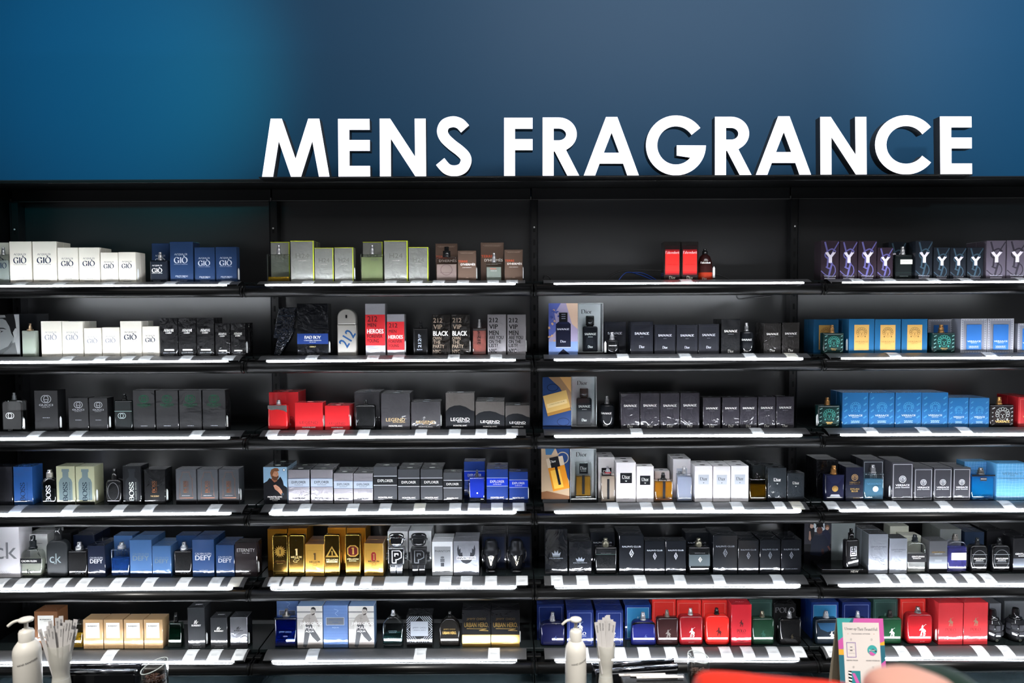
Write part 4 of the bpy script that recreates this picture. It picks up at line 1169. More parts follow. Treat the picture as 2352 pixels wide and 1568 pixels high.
bk('vipk', 'slim black bottle with upright title', '#0e0f11', 'lacq', .04, .04, d=.5, cap='#1b1c1e', capw=.24, decos=[vtext('212', .44, .45, .32, .22, '#aab0ba', 'b'), vtext('VIP', .44, .68, .2, .18, '#aab0ba', 'l'), ('t', 'BLACK', .45, .22, .36, .04, '#aab0ba', 'b')])
bk('vipc', 'slim clear bottle with pink juice', '#eee8e8', rb=.04, rt=.03, d=.5, liq='#c9786a', lv=.9, capw=.26, decos=[vtext('212', .48, .55, .30, .22, '#17181a', 'b'), vtext('VIP', .48, .80, .2, .18, '#17181a', 'l')])
bk('saub', 'small round-shouldered black bottle', '#0b0d10', 'lathe', .06, .10, capw=.32, decos=[('t', 'SAUVAGE', .5, .62, .56, .07, W_, 'S')])
bk('sauc', 'black cylindrical bottle, silver sprayer', '#0c0f14', 'lathe', .06, .12, capw=.30, decos=[('t', 'SAUVAGE', .42, .63, .7, .08, W_, 'S'), dior(W_, .34, .14, .28, .08)])
bk('ger', 'dark green square bottle, silver emblem', '#0a2b2a', 'lacq', .03, .03, d=.45, cap='#c0905a', capw=.22, decos=tile('#77a09c') + [('r', .16, .16, .84, .84, '#0b2e2c'), ('med', .5, .56, .30, '#3f8f84', None), ('t', 'VERSACE', .5, .24, .3, .04, GO, 'b'), ('t', 'EROS', .5, .18, .2, .03, GO, 'b')])
bk('fla', 'black square bottle, gold sprayer', '#120a0a', 'lacq', .03, .03, d=.45, cap='#c8975a', capw=.20, decos=tile('#9a9a9a') + [('r', .12, .16, .86, .80, '#190c0c'), ('med', .5, .56, .32, '#8f9290', None), ('t', 'VERSACE', .5, .25, .60, .10, GO, 'S')])
bk('gucc', 'clear bottle with dark base, round emblem', '#dfe4e2', rb=.06, rt=.16, d=.4, liq='#15191a', lv=.60, cap='#8f9294', capw=.18, decos=[('o', .36, .50, .15, .15, .03, '#d8dcdc'), ('o', .46, .50, .15, .15, .03, '#d8dcdc'), ('t', 'EDT', .42, .05, .22, .05, '#9a9da0', 'a')])
bk('guck', 'black bottle with green glass shoulders', '#0a1213', 'lacq', .06, .10, d=.4, cap='#0d0e0f', capw=.26, decos=[('r', .02, .64, .98, .655, '#7d9a94'), ('o', .38, .50, .16, .16, .03, '#9aa8a6'), ('o', .50, .50, .16, .16, .03, '#9aa8a6')])
bk('legb', 'red bottle with silver shoulder', '#c01318', 'lacq', .14, .12, 0.92, d=.45, cap='#c9c9cc', capw=.22, decos=[('p', [(.04, .99), (.96, .99), (.97, .70), (.80, .78), (.5, .83), (.2, .80), (.03, .86)], mat('#b0aeac', .25, .9))])
bk('legk', 'glossy black bottle with black cap', '#08090b', 'lacq', .12, .12, 0.95, d=.45, cap='#0b0c0d', capw=.22, decos=[('s', [(.08, .4), (.12, .3), (.16, .4)], .012, '#9a9da0')])
bk('bosc', 'clear jug-shaped bottle, silver cap', '#e8ecea', rb=.12, rt=.36, d=.45, liq='#23282a', lv=.55, cap='#c9c6be', capk='round', capw=.40, decos=[vtext('BOSS', .5, .42, .62, .34, '#cfd2d2', 'S')])
bk('bosk', 'black bottle with oval face', '#0b0c0e', 'lacq', .2, .28, d=.5, cap='#0d0d0f', capk='tall', capw=.34, decos=[('o', .5, .52, .36, .58, .018, '#77797c')])
bk('ublu', 'bright blue bottle in clear glass base', '#1a37b4', 'lacqc', .10, .06, d=.5, cap='#5a5d64', capw=.18, decos=[('e', .52, .38, .05, .05, W_)])
bk('dspo', 'clear bottle with dark stripe, red collar', '#f2f0ee', rb=.03, rt=.06, d=.45, liq='#e9dccb', lv=.88, cap='#c2c2c6', capk='red', capw=.32, decos=[('r', .42, .10, .58, .80, '#1b1c20')])
bk('damb', 'clear bottle of amber juice, dark stripe', '#f4efe4', rb=.03, rt=.06, d=.45, liq='#d99a2e', lv=.88, cap='#0d0d0f', capw=.24, decos=[('r', .44, .15, .58, .92, '#1b1c20')])
bk('dcob', 'tall clear bottle with pale blue juice', '#f0f2f6', rb=.03, rt=.08, d=.45, liq='#d6def0', lv=.88, capw=.24, decos=[('lines', .5, .1, .5, 1, .03, '#5a6fb0')])
bk('dinb', 'dark amber bottle with black cap', '#8a8458', rb=.03, rt=.10, d=.45, liq='#a07a18', lv=.7, cap='#0b0b0c', capw=.24)
bk('dylb', 'faceted ink-blue bottle, round gold seal', '#0a0f30', 'lacq', .03, .02, d=.4, cap='#c08a50', capw=.30, decos=[('p', [(.02, .98), (.98, .98), (.66, .66), (.34, .66)], '#10163a'), ('e', .5, .47, .155, .155, '@g'), ('med', .5, .47, .14, '#a9783c', None), ('p', [(.22, .16), (.78, .16), (.70, .25), (.30, .25)], '#b9bcc4')])
bk('phob', 'clear square bottle, pale blue, silver seal', '#e6f0f4', rb=.02, rt=.04, d=.4, liq='#7ab0cc', lv=.78, cap='#a9a9ac', capw=.28, decos=[('t', 'VERSACE', .5, .62, .72, .07, '#5f8fae', 's'), ('e', .56, .43, .14, .14, '#e6e8e8'), ('med', .56, .43, .12, '#a9acac', None)])
bk('aqua', 'turquoise textured bottle, silver sprayer', '#7fd2f2', rb=.02, rt=.02, d=.4, liq='#35b4ea', lv=.97, cap='#8f8a84', capw=.26, decos=[('r', 0, .94, 1, 1.0, '#14161a'), ('r', .36, .76, .64, .90, '#3a3c40'), ('t', 'VERSACE', .5, .84, .24, .03, W_, 'b')])
bk('ckeb', 'clear flask with black band, black pump', '#eceeec', rb=.12, rt=.34, d=.4, liq='#dfe4d6', lv=.6, cap='#1b2024', capw=.32, decos=[('r', .0, .50, 1, .68, '#121316'), ('t', 'CALVIN KLEIN', .42, .585, .72, .07, W_, 'b'), ('t', 'k', .42, .22, .2, .16, '#1b1b1d', 'l')])
bk('ckbe', 'matte black flask, thin pale initials', '#1f2326', 'matte', .14, .34, d=.4, cap='#17191b', capk='screw', capw=.34, decos=[('t', 'ck', .45, .52, .56, .26, '#8f9c9f', 'l'), ('t', 'be', .45, .38, .12, .04, '#8f9c9f', 'a')])
bk('deb', 'black cube bottle, grey title DEFY', '#0b0b0d', 'lacq', .06, .06, d=.5, cap='#b4b6ba', capk='ball', capw=.34, decos=[('t', 'DEFY', .62, .17, .46, .10, '#6a6d72', 'B')])
bk('dec', 'clear bottle with steel blue juice', '#dfe8f2', rb=.10, rt=.10, d=.5, liq='#2a5aa0', lv=.66, cap='#b4b6ba', capk='ball', capw=.34, decos=[('t', 'DEFY', .62, .14, .46, .10, '#1f3658', 'B')])
bk('ra', 'glossy black rectangular flask', '#06090c', 'lacq', .07, .07, d=.4, cap='#8a8676', capk='tall', capw=.28, decos=[('r', .03, .735, .97, .745, '#5a7470'), ('t', 'RALPH LAUREN', .5, .78, .46, .03, '#55595e', 'a')])
bk('ra2', 'black and grey flask, white diamond', '#06090c', 'lacq', .07, .07, d=.4, cap='#8a8676', capk='tall', capw=.28, decos=[('r', .02, .30, .98, .72, '#4e585c'), ('t', "RALPH'S CLUB", .52, .78, .46, .03, '#77797c', 'a'), ('p', [(.53, .64), (.62, .54), (.53, .44), (.44, .54)], W_), ('p', [(.53, .61), (.59, .54), (.53, .47), (.47, .54)], '#3a4448'), ('t', 'R', .53, .54, .06, .07, W_, 'b')])
bk('gsob', 'black bottle with square silver emblem', '#17171a', 'lacq', .07, .14, d=.5, cap='#0b0b0c', capk='tall', capw=.32, decos=[('r', .26, .42, .76, .76, '@s'), ('f', .32, .61, .70, .72, .05, '#2c2c2e'), ('f', .32, .46, .70, .57, .05, '#2c2c2e'), ('r', .46, .585, .54, .76, '#2c2c2e'), ('t', 'GENTLEMAN', .5, .35, .40, .03, W_, 'b'), ('lines', .5, .22, .40, 2, .025, SI)])
bk('gc', 'clear round-shouldered bottle, black label', '#eef0f0', rb=.05, rt=.34, d=.45, liq='#dfe0de', lv=.6, cap='#1b2228', capw=.28, decos=[('r', .0, .36, 1, .64, '#232326'), ('t', 'GENTLEMAN', .56, .54, .66, .05, W_, 'b'), ('t', 'GIVENCHY', .5, .48, .44, .035, W_, 'b')])
bk('gp', 'rounded bottle of violet juice, white label', '#e6e6f4', rb=.08, rt=.40, d=.5, liq='#6a6ab8', lv=.78, cap='#8f8a84', capw=.28, decos=[('r', .18, .40, .92, .63, '#e8e8ea')])
bk('gk', 'black flask, white title GENTLEMAN', '#0c0d10', 'lacq', .10, .24, d=.5, cap='#15171a', capw=.26, decos=[('o', .5, .48, .42, .55, .014, '#8f9296'), ('r', .06, .66, .94, .675, '#9a9da0'), ('t', 'GENTLEMAN', .5, .52, .68, .05, W_, 'b'), ('t', 'GIVENCHY', .5, .46, .44, .035, W_, 'b'), ('lines', .5, .40, .5, 1, .03, SI), ('r', .08, .34, .92, .348, '#9a9da0')])
bk('hb', 'amber faceted bottle behind paper strips', '#efe8c8', rb=.04, rt=.04, d=.8, liq='#a88a1c', lv=.5, cap='#141416', capw=.3)
bk('mg', 'dark green ribbed glass bottle, black cap', '#8fb0a0', rb=.05, rt=.05, 
   wt=.8, d=.55, liq='#0c2a20', lv=.8, cap='#0b0b0d', capw=.28)
bk('jb', 'deep blue rectangular bottle, steel cap', '#3a78c8', rb=.02, rt=.02, d=.45, liq='#0f3a8a', lv=.9, cap='#8f8a84', capk='step', capw=.28, decos=[('r', 0, .95, 1, 1, '@s'), ('t', 'JIMMY CHOO', .5, .52, .56, .06, '#8fb0d8', 'a'), ('t', 'AQUA', .5, .38, .2, .04, '#c9d8ea', 'a')])
bk('jh', 'clear hexagonal bottle, silver sprayer', '#eaf0f0', 'hex', capw=.20, liq='#16403f', lv=.32, d=.45, decos=[('lines', .5, .52, .4, 2, .05, '#55666a')])
bk('jk', 'black-gold hexagonal bottle, black sprayer', '#15120e', 'hexk', cap='#0b0b0c', capw=.20, liq='#4a3a20', lv=.3, d=.45, decos=[('t', 'JIMMY CHOO', .5, .62, .56, .06, GO, 'a'), ('t', 'URBAN HERO.', .5, .50, .66, .10, GO, 'B')])
bk('pbb', 'dark blue glass flask, silver sprayer', '#0a1040', 'lacq', .12, .26, d=.4, capw=.20, decos=[('pony', .62, .36, .14, '#55608f')])
bk('pbs', 'silver-topped blue flask', '#0c1560', 'lacq', .10, .22, 0.9, d=.4, capw=.20, decos=[('p', [(.10, .985), (.90, .985), (.97, .86), (.80, .91), (.5, .93), (.2, .91), (.03, .86)], mat('#b9bcc4', .15, 1)), ('pony', .58, .38, .14, '#55608f')])
bk('pdr', 'dark maroon flask, grey rider emblem', '#2a0b0c', 'lacq', .10, .12, d=.4, cap='#8f8880', capw=.20, decos=[('pony', .52, .44, .30, '#77706c')])
bk('pre', 'crimson flask, silver rider emblem', '#8f0d18', 'lacq', .12, .16, d=.4, capw=.19, decos=[('pony', .53, .46, .30, '#cfc9c9'), ('lines', .5, .11, .24, 1, .03, '#d08a8a')])
bk('pbr', 'vivid scarlet flask, black sprayer', '#e0241c', 'lacq', .16, .22, d=.4, cap='#141212', capw=.20, decos=[('pony', .55, .47, .30, '#5a0f0c')])
bk('pgr', 'bottle-green flask, dark rider emblem', '#06301c', 'lacq', .12, .12, d=.4, cap='#8f8a78', capw=.20, decos=[('pony', .5, .42, .28, '#16463a')])
bk('pbk', 'black flask, silver sprayer', '#0a0a0c', 'lacq', .10, .12, d=.4, capw=.20, decos=[('pony', .56, .34, .16, '#3a3428')])
bk('pte', 'black-teal flask, white rider emblem', '#0c1c2a', 'lacq', .10, .14, d=.4, capw=.22, decos=[('p', [(.06, .86), (.94, .86), (.90, .60), (.5, .50), (.2, .62)], '#12466a'), ('pony', .68, .40, .24, W_)])
bk('pgw', 'green flask, white rider emblem', '#0a4224', 'lacq', .10, .12, d=.4, cap='#3a3634', capw=.24, decos=[('pony', .52, .46, .32, W_)])
bk('prw', 'red flask, large white rider emblem', '#b3141e', 'lacq', .14, .18, d=.4, cap='#a9a6a6', capw=.22, decos=[('pony', .60, .48, .34, W_), ('lines', .6, .10, .2, 1, .03, '#e0a0a0')])

_bm = {}


def bottle_meshes(k, w, hb, ht):
    key = (k, round(w, 3), round(hb, 3), round(ht, 3))
    if key in _bm: return _bm[key]
    _, w, hb, ht = key
    q = B[k]; d = q['d'] * w if q['d'] <= 1 else q['d']
    d = max(.022, min(d, .05))
    out = []
    kd = q['kind']
    mm = {'glass': glass(q['c']), 'frost': clear(q['c'], .35, .9, .3), 'lacq': lacq(q['c']), 'matte': mat(q['c'], .45), 'lathe': lacq(q['c']), 'hex': glass(q['c']), 'hexk': lacq(q['c']), 'lacqc': glass('#e8eef4')}[kd]
    b = MB(); bev = min(.006, d * .22)
    if kd == 'lathe':
        r = w / 2
        b.lathe([(r * .86, 0), (r * .97, hb * .02), (r, hb * .06), (r, hb * .90), (r * .93, hb * .965), (r * .6, hb)], 0, r, mm, 32)
        d = w
        t = MB(); draw(t, q['decos'], w, hb, 0)
        vs = []
        for x, y, z in t.v:
            x = max(-r * .985, min(r * .985, x))
            vs.append((x, r - math.sqrt(r * r - x * x) - .0003 + y * .3, z))
        n = len(b.v); b.v += vs
        for f, mi, sm in zip(t.f, t.mi, t.sm):
            b.f.append([n + i for i in f]); b.mi.append(b._m(t.mats[mi])); b.sm.append(sm)
    else:
        if kd in ('hex', 'hexk'):
            ol = [(x * w / 2, z * hb) for x, z in ((.80, 0), (.97, .05), (1, .30), (1, .62), (.86, .80), (.42, .97), (.30, 1), (-.30, 1), (-.42, .97), (-.86, .80), (-1, .62), (-1, .30), (-.97, .05), (-.80, 0))]
        else:
            ol = rr(w, hb, q['rb'] * w, q['rt'] * w, q['wt'])
        b.slab(ol, 0, d, mm, bev, True)
        if kd == 'lacqc':
            pass
        draw(b, q['decos'], w, hb, 0, eps=.00025)
    out.append(('glass_body', b.mesh('glass_body'), None))
    if kd == 'lacqc':
        l = MB(); l.slab(rr(w * .86, hb * .80, .04 * w, .03 * w, 1, 6, hb * .17), .003, d - .003, lacq(q['c']), .002, True)
        out.append(('inner_vessel', l.mesh('inner_vessel'), 'lacquered blue inner vessel'))
    if q['liq'] and kd in ('glass', 'frost', 'hex'):
        l = MB(); i = max(.0022, w * .045)
        hh = max(.006, (hb - 2 * i) * q['lv'])
        ww = w - 2 * i
        rt = q['rt'] * w if q['lv'] > .85 else .001
        if kd == 'hex':
            ol = [(x * ww / 2, i * 2 + z * hh) for x, z in ((.8, 0), (1, .15), (1, 1), (-1, 1), (-1, .15), (-.8, 0))]
        else:
            ol = rr(ww, hh, max(.001, q['rb'] * w - i / 2), rt, 1.0 if q['wt'] == 1 else q['wt'], 5, i * 1.6)
        l.slab(ol, i, d - i, juice(q['liq']), .001, True)
        out.append(('juice', l.mesh('juice'), None))
    hc = ht - hb
    cw = q['capw'] * w * 1.15
    yc = d / 2
    cm = mat(q['cap'], .34, .8) if q['cap'] not in ('#0b0b0c', '#0b0b0d', '#0b0c0d', '#0d0d0f', '#17181a', '#141416', '#141212', '#0d0e0f', '#1b1c1e', '#1b2024', '#17191b', '#15171a', '#1b2228') else lacq(q['cap'])
    if hc > .004:
        r = min(cw / 2, d * .45)
        c1 = MB(); c1.lathe([(r * 1.02, hb - .001), (r * 1.02, hb + hc * .10), (r * .86, hb + hc * .16)], 0, yc, cm, 20)
        out.append(('collar', c1.mesh('collar'), None))
        s_ = MB()
        ck = q['capk']
        if ck == 'spray':
            s_.lathe([(r * .82, hb + hc * .15), (r * .82, hb + hc * .60), (r * .78, hb + hc * .62), (r * .62, hb + hc * .64), (r * .62, hb + hc * .97), (r * .55, hb + hc)], 0, yc, cm, 20)
        elif ck == 'tall':
            s_.lathe([(r, hb + hc * .1), (r, hb + hc * .58), (r * .6, hb + hc * .6), (r * .6, hb + hc * .98), (r * .5, hb + hc)], 0, yc, cm, 20)
        elif ck == 'step':
            s_.lathe([(r * 1.1, hb), (r * 1.1, hb + hc * .2), (r * .6, hb + hc * .25), (r * .6, hb + hc * .55), (r * .45, hb + hc * .58), (r * .45, hb + hc)], 0, yc, cm, 20)
        elif ck == 'round':
            s_.lathe([(r, hb), (r, hb + hc * .55), (r * .95, hb + hc * .66), (r * .7, hb + hc * .7), (r * .7, hb + hc * .96), (r * .6, hb + hc)], 0, yc, cm, 20)
        elif ck == 'ball':
            s_.lathe([(r * .7, hb)] + [(r * (.75 + .25 * math.sin(PI * i / 6)), hb + hc * (.05 + .5 * i / 6)) for i in range(7)] + [(r * .55, hb + hc * .6), (r * .55, hb + hc * .95), (r * .45, hb + hc)], 0, yc, cm, 20)
        elif ck == 'screw':
            s_.lathe([(r * 1.1, hb), (r * .95, hb + hc * .3), (r * .95, hb + hc * .7), (r * .8, hb + hc * .74), (r * .8, hb + hc)], 0, yc, cm, 20)
        elif ck == 'red':
            s_.lathe([(r, hb + hc * .1), (r * .7, hb + hc * .5), (r * .55, hb + hc * .6), (r * .5, hb + hc)], 0, yc, cm, 20)
            s_.lathe([(r * 1.2, hb), (r * 1.2, hb + hc * .12)], 0, yc, lacq('#c8202a'), 20)
        rn = r * (.6 if ck != 'round' else .7)
        zz = hb + hc * .82
        s_.box(-rn * .22, rn * .22, yc - rn * 1.06, yc - rn * .85, zz - rn * .22, zz + rn * .22, m_blacks)
        out.append(('spray_head', s_.mesh('spray_head'), None))
    _bm[key] = (out, w, hb, ht, d)
    return _bm[key]


def bot(bay, row, k, zx0, zx1, zb, zt, y=.0, rot=0, tag_=0, zz=0.0):
    Y = YF + .006 + y
    A = at(*P(bay, row, zx0, zb), Y); C = at(*P(bay, row, zx1, zb), Y); T = at(*P(bay, row, (zx0 + zx1) / 2, zt), Y + .015)
    w = C.x - A.x; hb = (A.z + C.z) / 2 - SZ[row] - zz; ht = max(T.z - SZ[row] - zz, hb)
    ms, w, hb, ht, d = bottle_meshes(k, w, hb, ht)
    xc = (A.x + C.x) / 2
    t = empty('fragrance_bottle', (xc, Y, SZ[row] + .0003 + zz))
    if rot: t.rotation_euler = (0, 0, math.radians(rot))
    for nm, me, lb in ms:
        part(nm, me, t, lb)
    if tag_:
        s_ = 1 if xc < .05 else -1
        security(t, s_ * (w / 2 + .001), .004, .008, 0)
    reg(t, B[k]['desc'], 'perfume bottle', bay, row, xc)
    return t
# ------------------------------------------------------------------ what stands on the shelves (traced left to right)
X_, Bo = box_, bot
# top shelf
X_(0, 0, 'gio', -110, 71, 137, .06); Bo(0, 0, 'giob', -60, 73, 235, 178)
X_(0, 0, 'gio', 75, 262, 128, n=2, d=.043); X_(0, 0, 'gio', 270, 475, 127, n=2, d=.043)
X_(0, 0, 'gio', 480, 658, 178, n=2, d=.04); X_(0, 0, 'gio', 661, 840, 178, n=2, d=.04)
X_(0, 0, 'gio', 845, 994, 218, n=2, d=.035); X_(0, 0, 'gio', 997, 1145, 217, n=2, d=.035, tag_=1)
X_(0, 0, 'prof', 1278, 1428, 143, .06); Bo(0, 0, 'profb', 1260, 1412, 285, 218)
X_(0, 0, 'prof', 1430, 1626, 128, n=2, d=.03); X_(0, 0, 'prof', 1638, 1812, 175, d=.03); X_(0, 0, 'prof', 1817, 1998, 172, d=.03, tag_=1)
X_(1, 0, 'h24', 112, 272, 130, .06); Bo(1, 0, 'h24a', 78, 270, 228, 157)
X_(1, 0, 'h24', 277, 474, 120, n=2, d=.045); X_(1, 0, 'h24', 478, 636, 177, d=.04); X_(1, 0, 'h24', 642, 802, 175, n=1, d=.045, tag_=1)
X_(1, 0, 'h24', 878, 1046, 128, .06); Bo(1, 0, 'h24b', 857, 1050, 228, 157)
X_(1, 0, 'h24', 1055, 1254, 118, d=.05); X_(1, 0, 'h24', 1259, 1425, 173, d=.045)
X_(1, 0, 'terre', 1482, 1668, 142, .055); Bo(1, 0, 'terb', 1485, 1664, 250, 170)
X_(1, 0, 'terre', 1668, 1822, 202, tag_=1); X_(1, 0, 'terre', 1858, 2052, 135, .055); Bo(1, 0, 'terg', 1903, 2035, 295, 222)
X_(1, 0, 'terre', 2056, 2210, 193, tag_=1)
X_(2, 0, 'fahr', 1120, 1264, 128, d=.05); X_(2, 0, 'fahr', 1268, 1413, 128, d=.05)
X_(3, 0, 'ysl', 290, 477, 143, n=1, d=.06); X_(3, 0, 'ysl', 481, 664, 145, d=.06); X_(3, 0, 'ysl', 669, 860, 145, d=.06); X_(3, 0, 'ysl', 863, 1025, 213, n=2, d=.05)
X_(3, 0, 'yslt', 975, 1157, 158, .055); Bo(3, 0, 'yb', 1050, 1220, 283, 207)
X_(3, 0, 'yslt', 1250, 1428, 145, n=2, d=.06); X_(3, 0, 'yslt', 1436, 1600, 212); X_(3, 0, 'yslt', 1604, 1770, 212); X_(3, 0, 'yslt', 1776, 1945, 212)
X_(3, 0, 'yslg', 1972, 2172, 142, n=2, d=.06); X_(3, 0, 'yslg', 2180, 2385, 140, n=2, d=.06)
# second shelf
Bo(0, 1, 'ahom', 180, 298, 293, 232)
X_(0, 1, 'giol', 342, 517, 213, d=.045); X_(0, 1, 'giol', 520, 697, 213, n=2, d=.045); X_(0, 1, 'giol', 705, 855, 270, d=.04); X_(0, 1, 'giol', 859, 1008, 265, d=.04)
X_(0, 1, 'gio', 1011, 1193, 212, n=2, d=.045); X_(0, 1, 'gio', 1198, 1340, 255, d=.04)
X_(0, 1, 'code', 1345, 1496, 185, d=.045); X_(0, 1, 'code', 1500, 1651, 183, d=.045); X_(0, 1, 'code', 1655, 1804, 183, n=2, d=.04)
X_(0, 1, 'code', 1812, 1938, 230, n=1, d=.04); X_(0, 1, 'code', 1943, 2068, 227, n=2, d=.04, tag_=1)
X_(1, 1, 'badboy', 330, 590, 62, d=.05, tag_=1)
X_(1, 1, 'hero1', 898, 1065, 62, d=.05, rot=-1); X_(1, 1, 'hero2', 1078, 1225, 150, d=.05, tag_=1)
Bo(1, 1, 'vipk', 1297, 1420, 265, 210); X_(1, 1, 'vipb', 1453, 1608, 152); X_(1, 1, 'vipb', 1613, 1767, 152, tag_=1)
Bo(1, 1, 'vipc', 1790, 1905, 262, 192); X_(1, 1, 'vipm', 1915, 2072, 152); X_(1, 1, 'vipm', 2080, 2236, 152, tag_=1)
X_(2, 1, 'sauw', 612, 803, 215, .06); Bo(2, 1, 'saub', 630, 752, 370, 305, tag_=1)
X_(2, 1, 'sauw', 838, 1032, 215, n=1, d=.06); X_(2, 1, 'sauw', 1040, 1222, 240, d=.06); X_(2, 1, 'sauw', 1227, 1408, 240, n=2, d=.06); X_(2, 1, 'sauw', 1412, 1588, 235, d=.06)
X_(2, 1, 'saut', 1606, 1767, 195, n=2, d=.055); Bo(2, 1, 'sauc', 1778, 1893, 298, 225)
X_(2, 1, 'saug', 1965, 2112, 228, n=2, d=.05); X_(2, 1, 'saug', 2120, 2267, 223, d=.05)
X_(3, 1, 'erosg', 215, 472, 235, .055, n=2); Bo(3, 1, 'ger', 315, 527, 372, 292)
X_(3, 1, 'erosg', 575, 835, 232, n=2, d=.055, tag_=1); X_(3, 1, 'erosg', 838, 1106, 232, d=.055); X_(3, 1, 'erosg', 1112, 1377, 232, d=.055)
X_(3, 1, 'eross', 1380, 1632, 235, .055); Bo(3, 1, 'ger', 1421, 1660, 372, 290)
X_(3, 1, 'eross', 1712, 1979, 230, n=2, d=.055); X_(3, 1, 'eross', 1983, 2252, 228, d=.055); X_(3, 1, 'eross', 2290, 2500, 278, n=1, d=.05)
# third shelf
Bo(0, 2, 'gucc', 5, 187, 250, 192, tag_=1)
X_(0, 2, 'gucs', 285, 485, 170, d=.05, tag_=1); X_(0, 2, 'gucs', 573, 743, 233, d=.045); X_(0, 2, 'gucs', 748, 905, 233, d=.045, tag_=1)
Bo(0, 2, 'guck', 958, 1112, 255, 198)
for a, c in ((1117, 1304), (1310, 1502), (1507, 1699), (1705, 1900)):
    X_(0, 2, 'gucg', a, c, 170, d=.05, tag_=1 if a > 1700 else 0)
X_(1, 2, 'legr', 97, 345, 182, .055, n=2, d=.05); Bo(1, 2, 'legb', 83, 255, 290, 250)
X_(1, 2, 'legr', 313, 547, 268, d=.05, tag_=1); X_(1, 2, 'legr', 563, 768, 295, n=2, d=.045, tag_=1)
X_(1, 2, 'legp', 808, 1022, 182, .06, n=2, d=.05); Bo(1, 2, 'legk', 812, 985, 290, 247)
X_(1, 2, 'legp', 1030, 1270, 195, n=2, d=.055); X_(1, 2, 'legp', 1280, 1525, 265, n=2, d=.045, tag_=1)
X_(1, 2, 'legt', 1567, 1808, 190, d=.055); X_(1, 2, 'legt', 1815, 2059, 262, n=3, d=.045); X_(1, 2, 'legt', 2065, 2268, 293, n=2, d=.045)
Bo(2, 2, 'sauc', 585, 710, 290, 222)
for a, c, t in ((758, 917, 195), (922, 1087, 193), (1090, 1255, 193), (1260, 1423, 190), (1452, 1600, 230), (1615, 1760, 230), (1764, 1910, 228), (1918, 2065, 225), (2072, 2222, 222)):
    X_(2, 2, 'saup', a, c, t, d=.05)
Bo(3, 2, 'ger', 262, 487, 358, 280, tag_=1)
for a, c, t, n in ((508, 775, 228, 2), (778, 1042, 228, 2), (1047, 1315, 228, 2), (1318, 1585, 228, 2), (1588, 1793, 280, 2), (1797, 2004, 280, 2)):
    X_(3, 2, 'erosb', a, c, t, n=n, d=.05)
Bo(3, 2, 'fla', 2010, 2258, 353, 275); X_(3, 2, 'flame', 2297, 2500, 272, n=2, d=.06)
# fourth shelf
X_(0, 3, 'bossk0', -70, 99, 190, d=.06); X_(0, 3, 'bossb', 108, 271, 190, d=.062); Bo(0, 3, 'bosc', 340, 466, 285, 213)
X_(0, 3, 'bosss', 470, 630, 187, d=.062); X_(0, 3, 'bosss', 635, 795, 187, d=.062, tag_=1); Bo(0, 3, 'bosk', 888, 1018, 300, 205)
X_(0, 3, 'bossk', 1031, 1187, 185, d=.062); X_(0, 3, 'scent', 1213, 1391, 212, d=.06, tag_=1)
for a, c in ((1480, 1655), (1661, 1838), (1844, 2016)):
    X_(0, 3, 'scentg', a, c, 212, d=.055, tag_=1 if a > 1800 else 0)
X_(1, 3, 'mman', 52, 250, 188, n=2, d=.062)
for a, c, t in ((256, 437, 213), (445, 630, 213), (636, 798, 242), (801, 963, 242)):
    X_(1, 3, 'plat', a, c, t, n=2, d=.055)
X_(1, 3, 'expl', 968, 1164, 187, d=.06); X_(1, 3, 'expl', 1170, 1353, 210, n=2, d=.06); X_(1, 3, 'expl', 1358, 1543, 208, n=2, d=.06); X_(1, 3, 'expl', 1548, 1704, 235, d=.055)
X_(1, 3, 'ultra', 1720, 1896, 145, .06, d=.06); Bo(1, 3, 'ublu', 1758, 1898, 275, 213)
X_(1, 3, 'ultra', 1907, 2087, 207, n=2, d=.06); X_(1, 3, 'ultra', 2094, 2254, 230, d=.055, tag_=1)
X_(2, 3, 'dhom', 565, 707, 110, .06, n=2, d=.05); Bo(2, 3, 'dspo', 590, 712, 245, 185)
X_(2, 3, 'dhom', 717, 886, 155, n=2, d=.05); X_(2, 3, 'dhom', 889, 1036, 187, n=1, d=.045)
X_(2, 3, 'dhom', 1042, 1170, 225, .06, d=.045); Bo(2, 3, 'damb', 1042, 1200, 298, 240)
X_(2, 3, 'dcol', 1196, 1348, 125, .06, n=2, d=.05); Bo(2, 3, 'dcob', 1232, 1363, 250, 187)
for a, c, t in ((1380, 1533, 185), (1536, 1684, 185), (1688, 1837, 182)):
    X_(2, 3, 'dcol', a, c, t, n=2, d=.05)
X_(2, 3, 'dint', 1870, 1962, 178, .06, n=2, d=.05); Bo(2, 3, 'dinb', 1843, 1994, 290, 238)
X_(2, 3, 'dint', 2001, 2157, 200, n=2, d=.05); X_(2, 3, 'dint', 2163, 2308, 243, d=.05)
X_(3, 3, 'darkb', 245, 467, 158, .055, n=2, d=.05); Bo(3, 3, 'dylb', 335, 535, 310, 215)
X_(3, 3, 'dylan', 544, 727, 235, n=2, d=.05); X_(3, 3, 'vph', 716, 932, 160, .058, n=2, d=.05); Bo(3, 3, 'phob', 730, 938, 295, 207)
X_(3, 3, 'vph', 1012, 1232, 182, n=2, d=.055, tag_=1); X_(3, 3, 'vph', 1237, 1429, 240, n=2, d=.05); X_(3, 3, 'vph', 1435, 1626, 240, n=2, d=.05); X_(3, 3, 'vph', 1632, 1816, 237, n=2, d=.05)
X_(3, 3, 'fraiche', 1745, 2005, 175, .06, d=.05); Bo(3, 3, 'aqua', 1822, 2060, 310, 240)
X_(3, 3, 'fraiche', 2075, 2395, 195, n=1, d=.06)
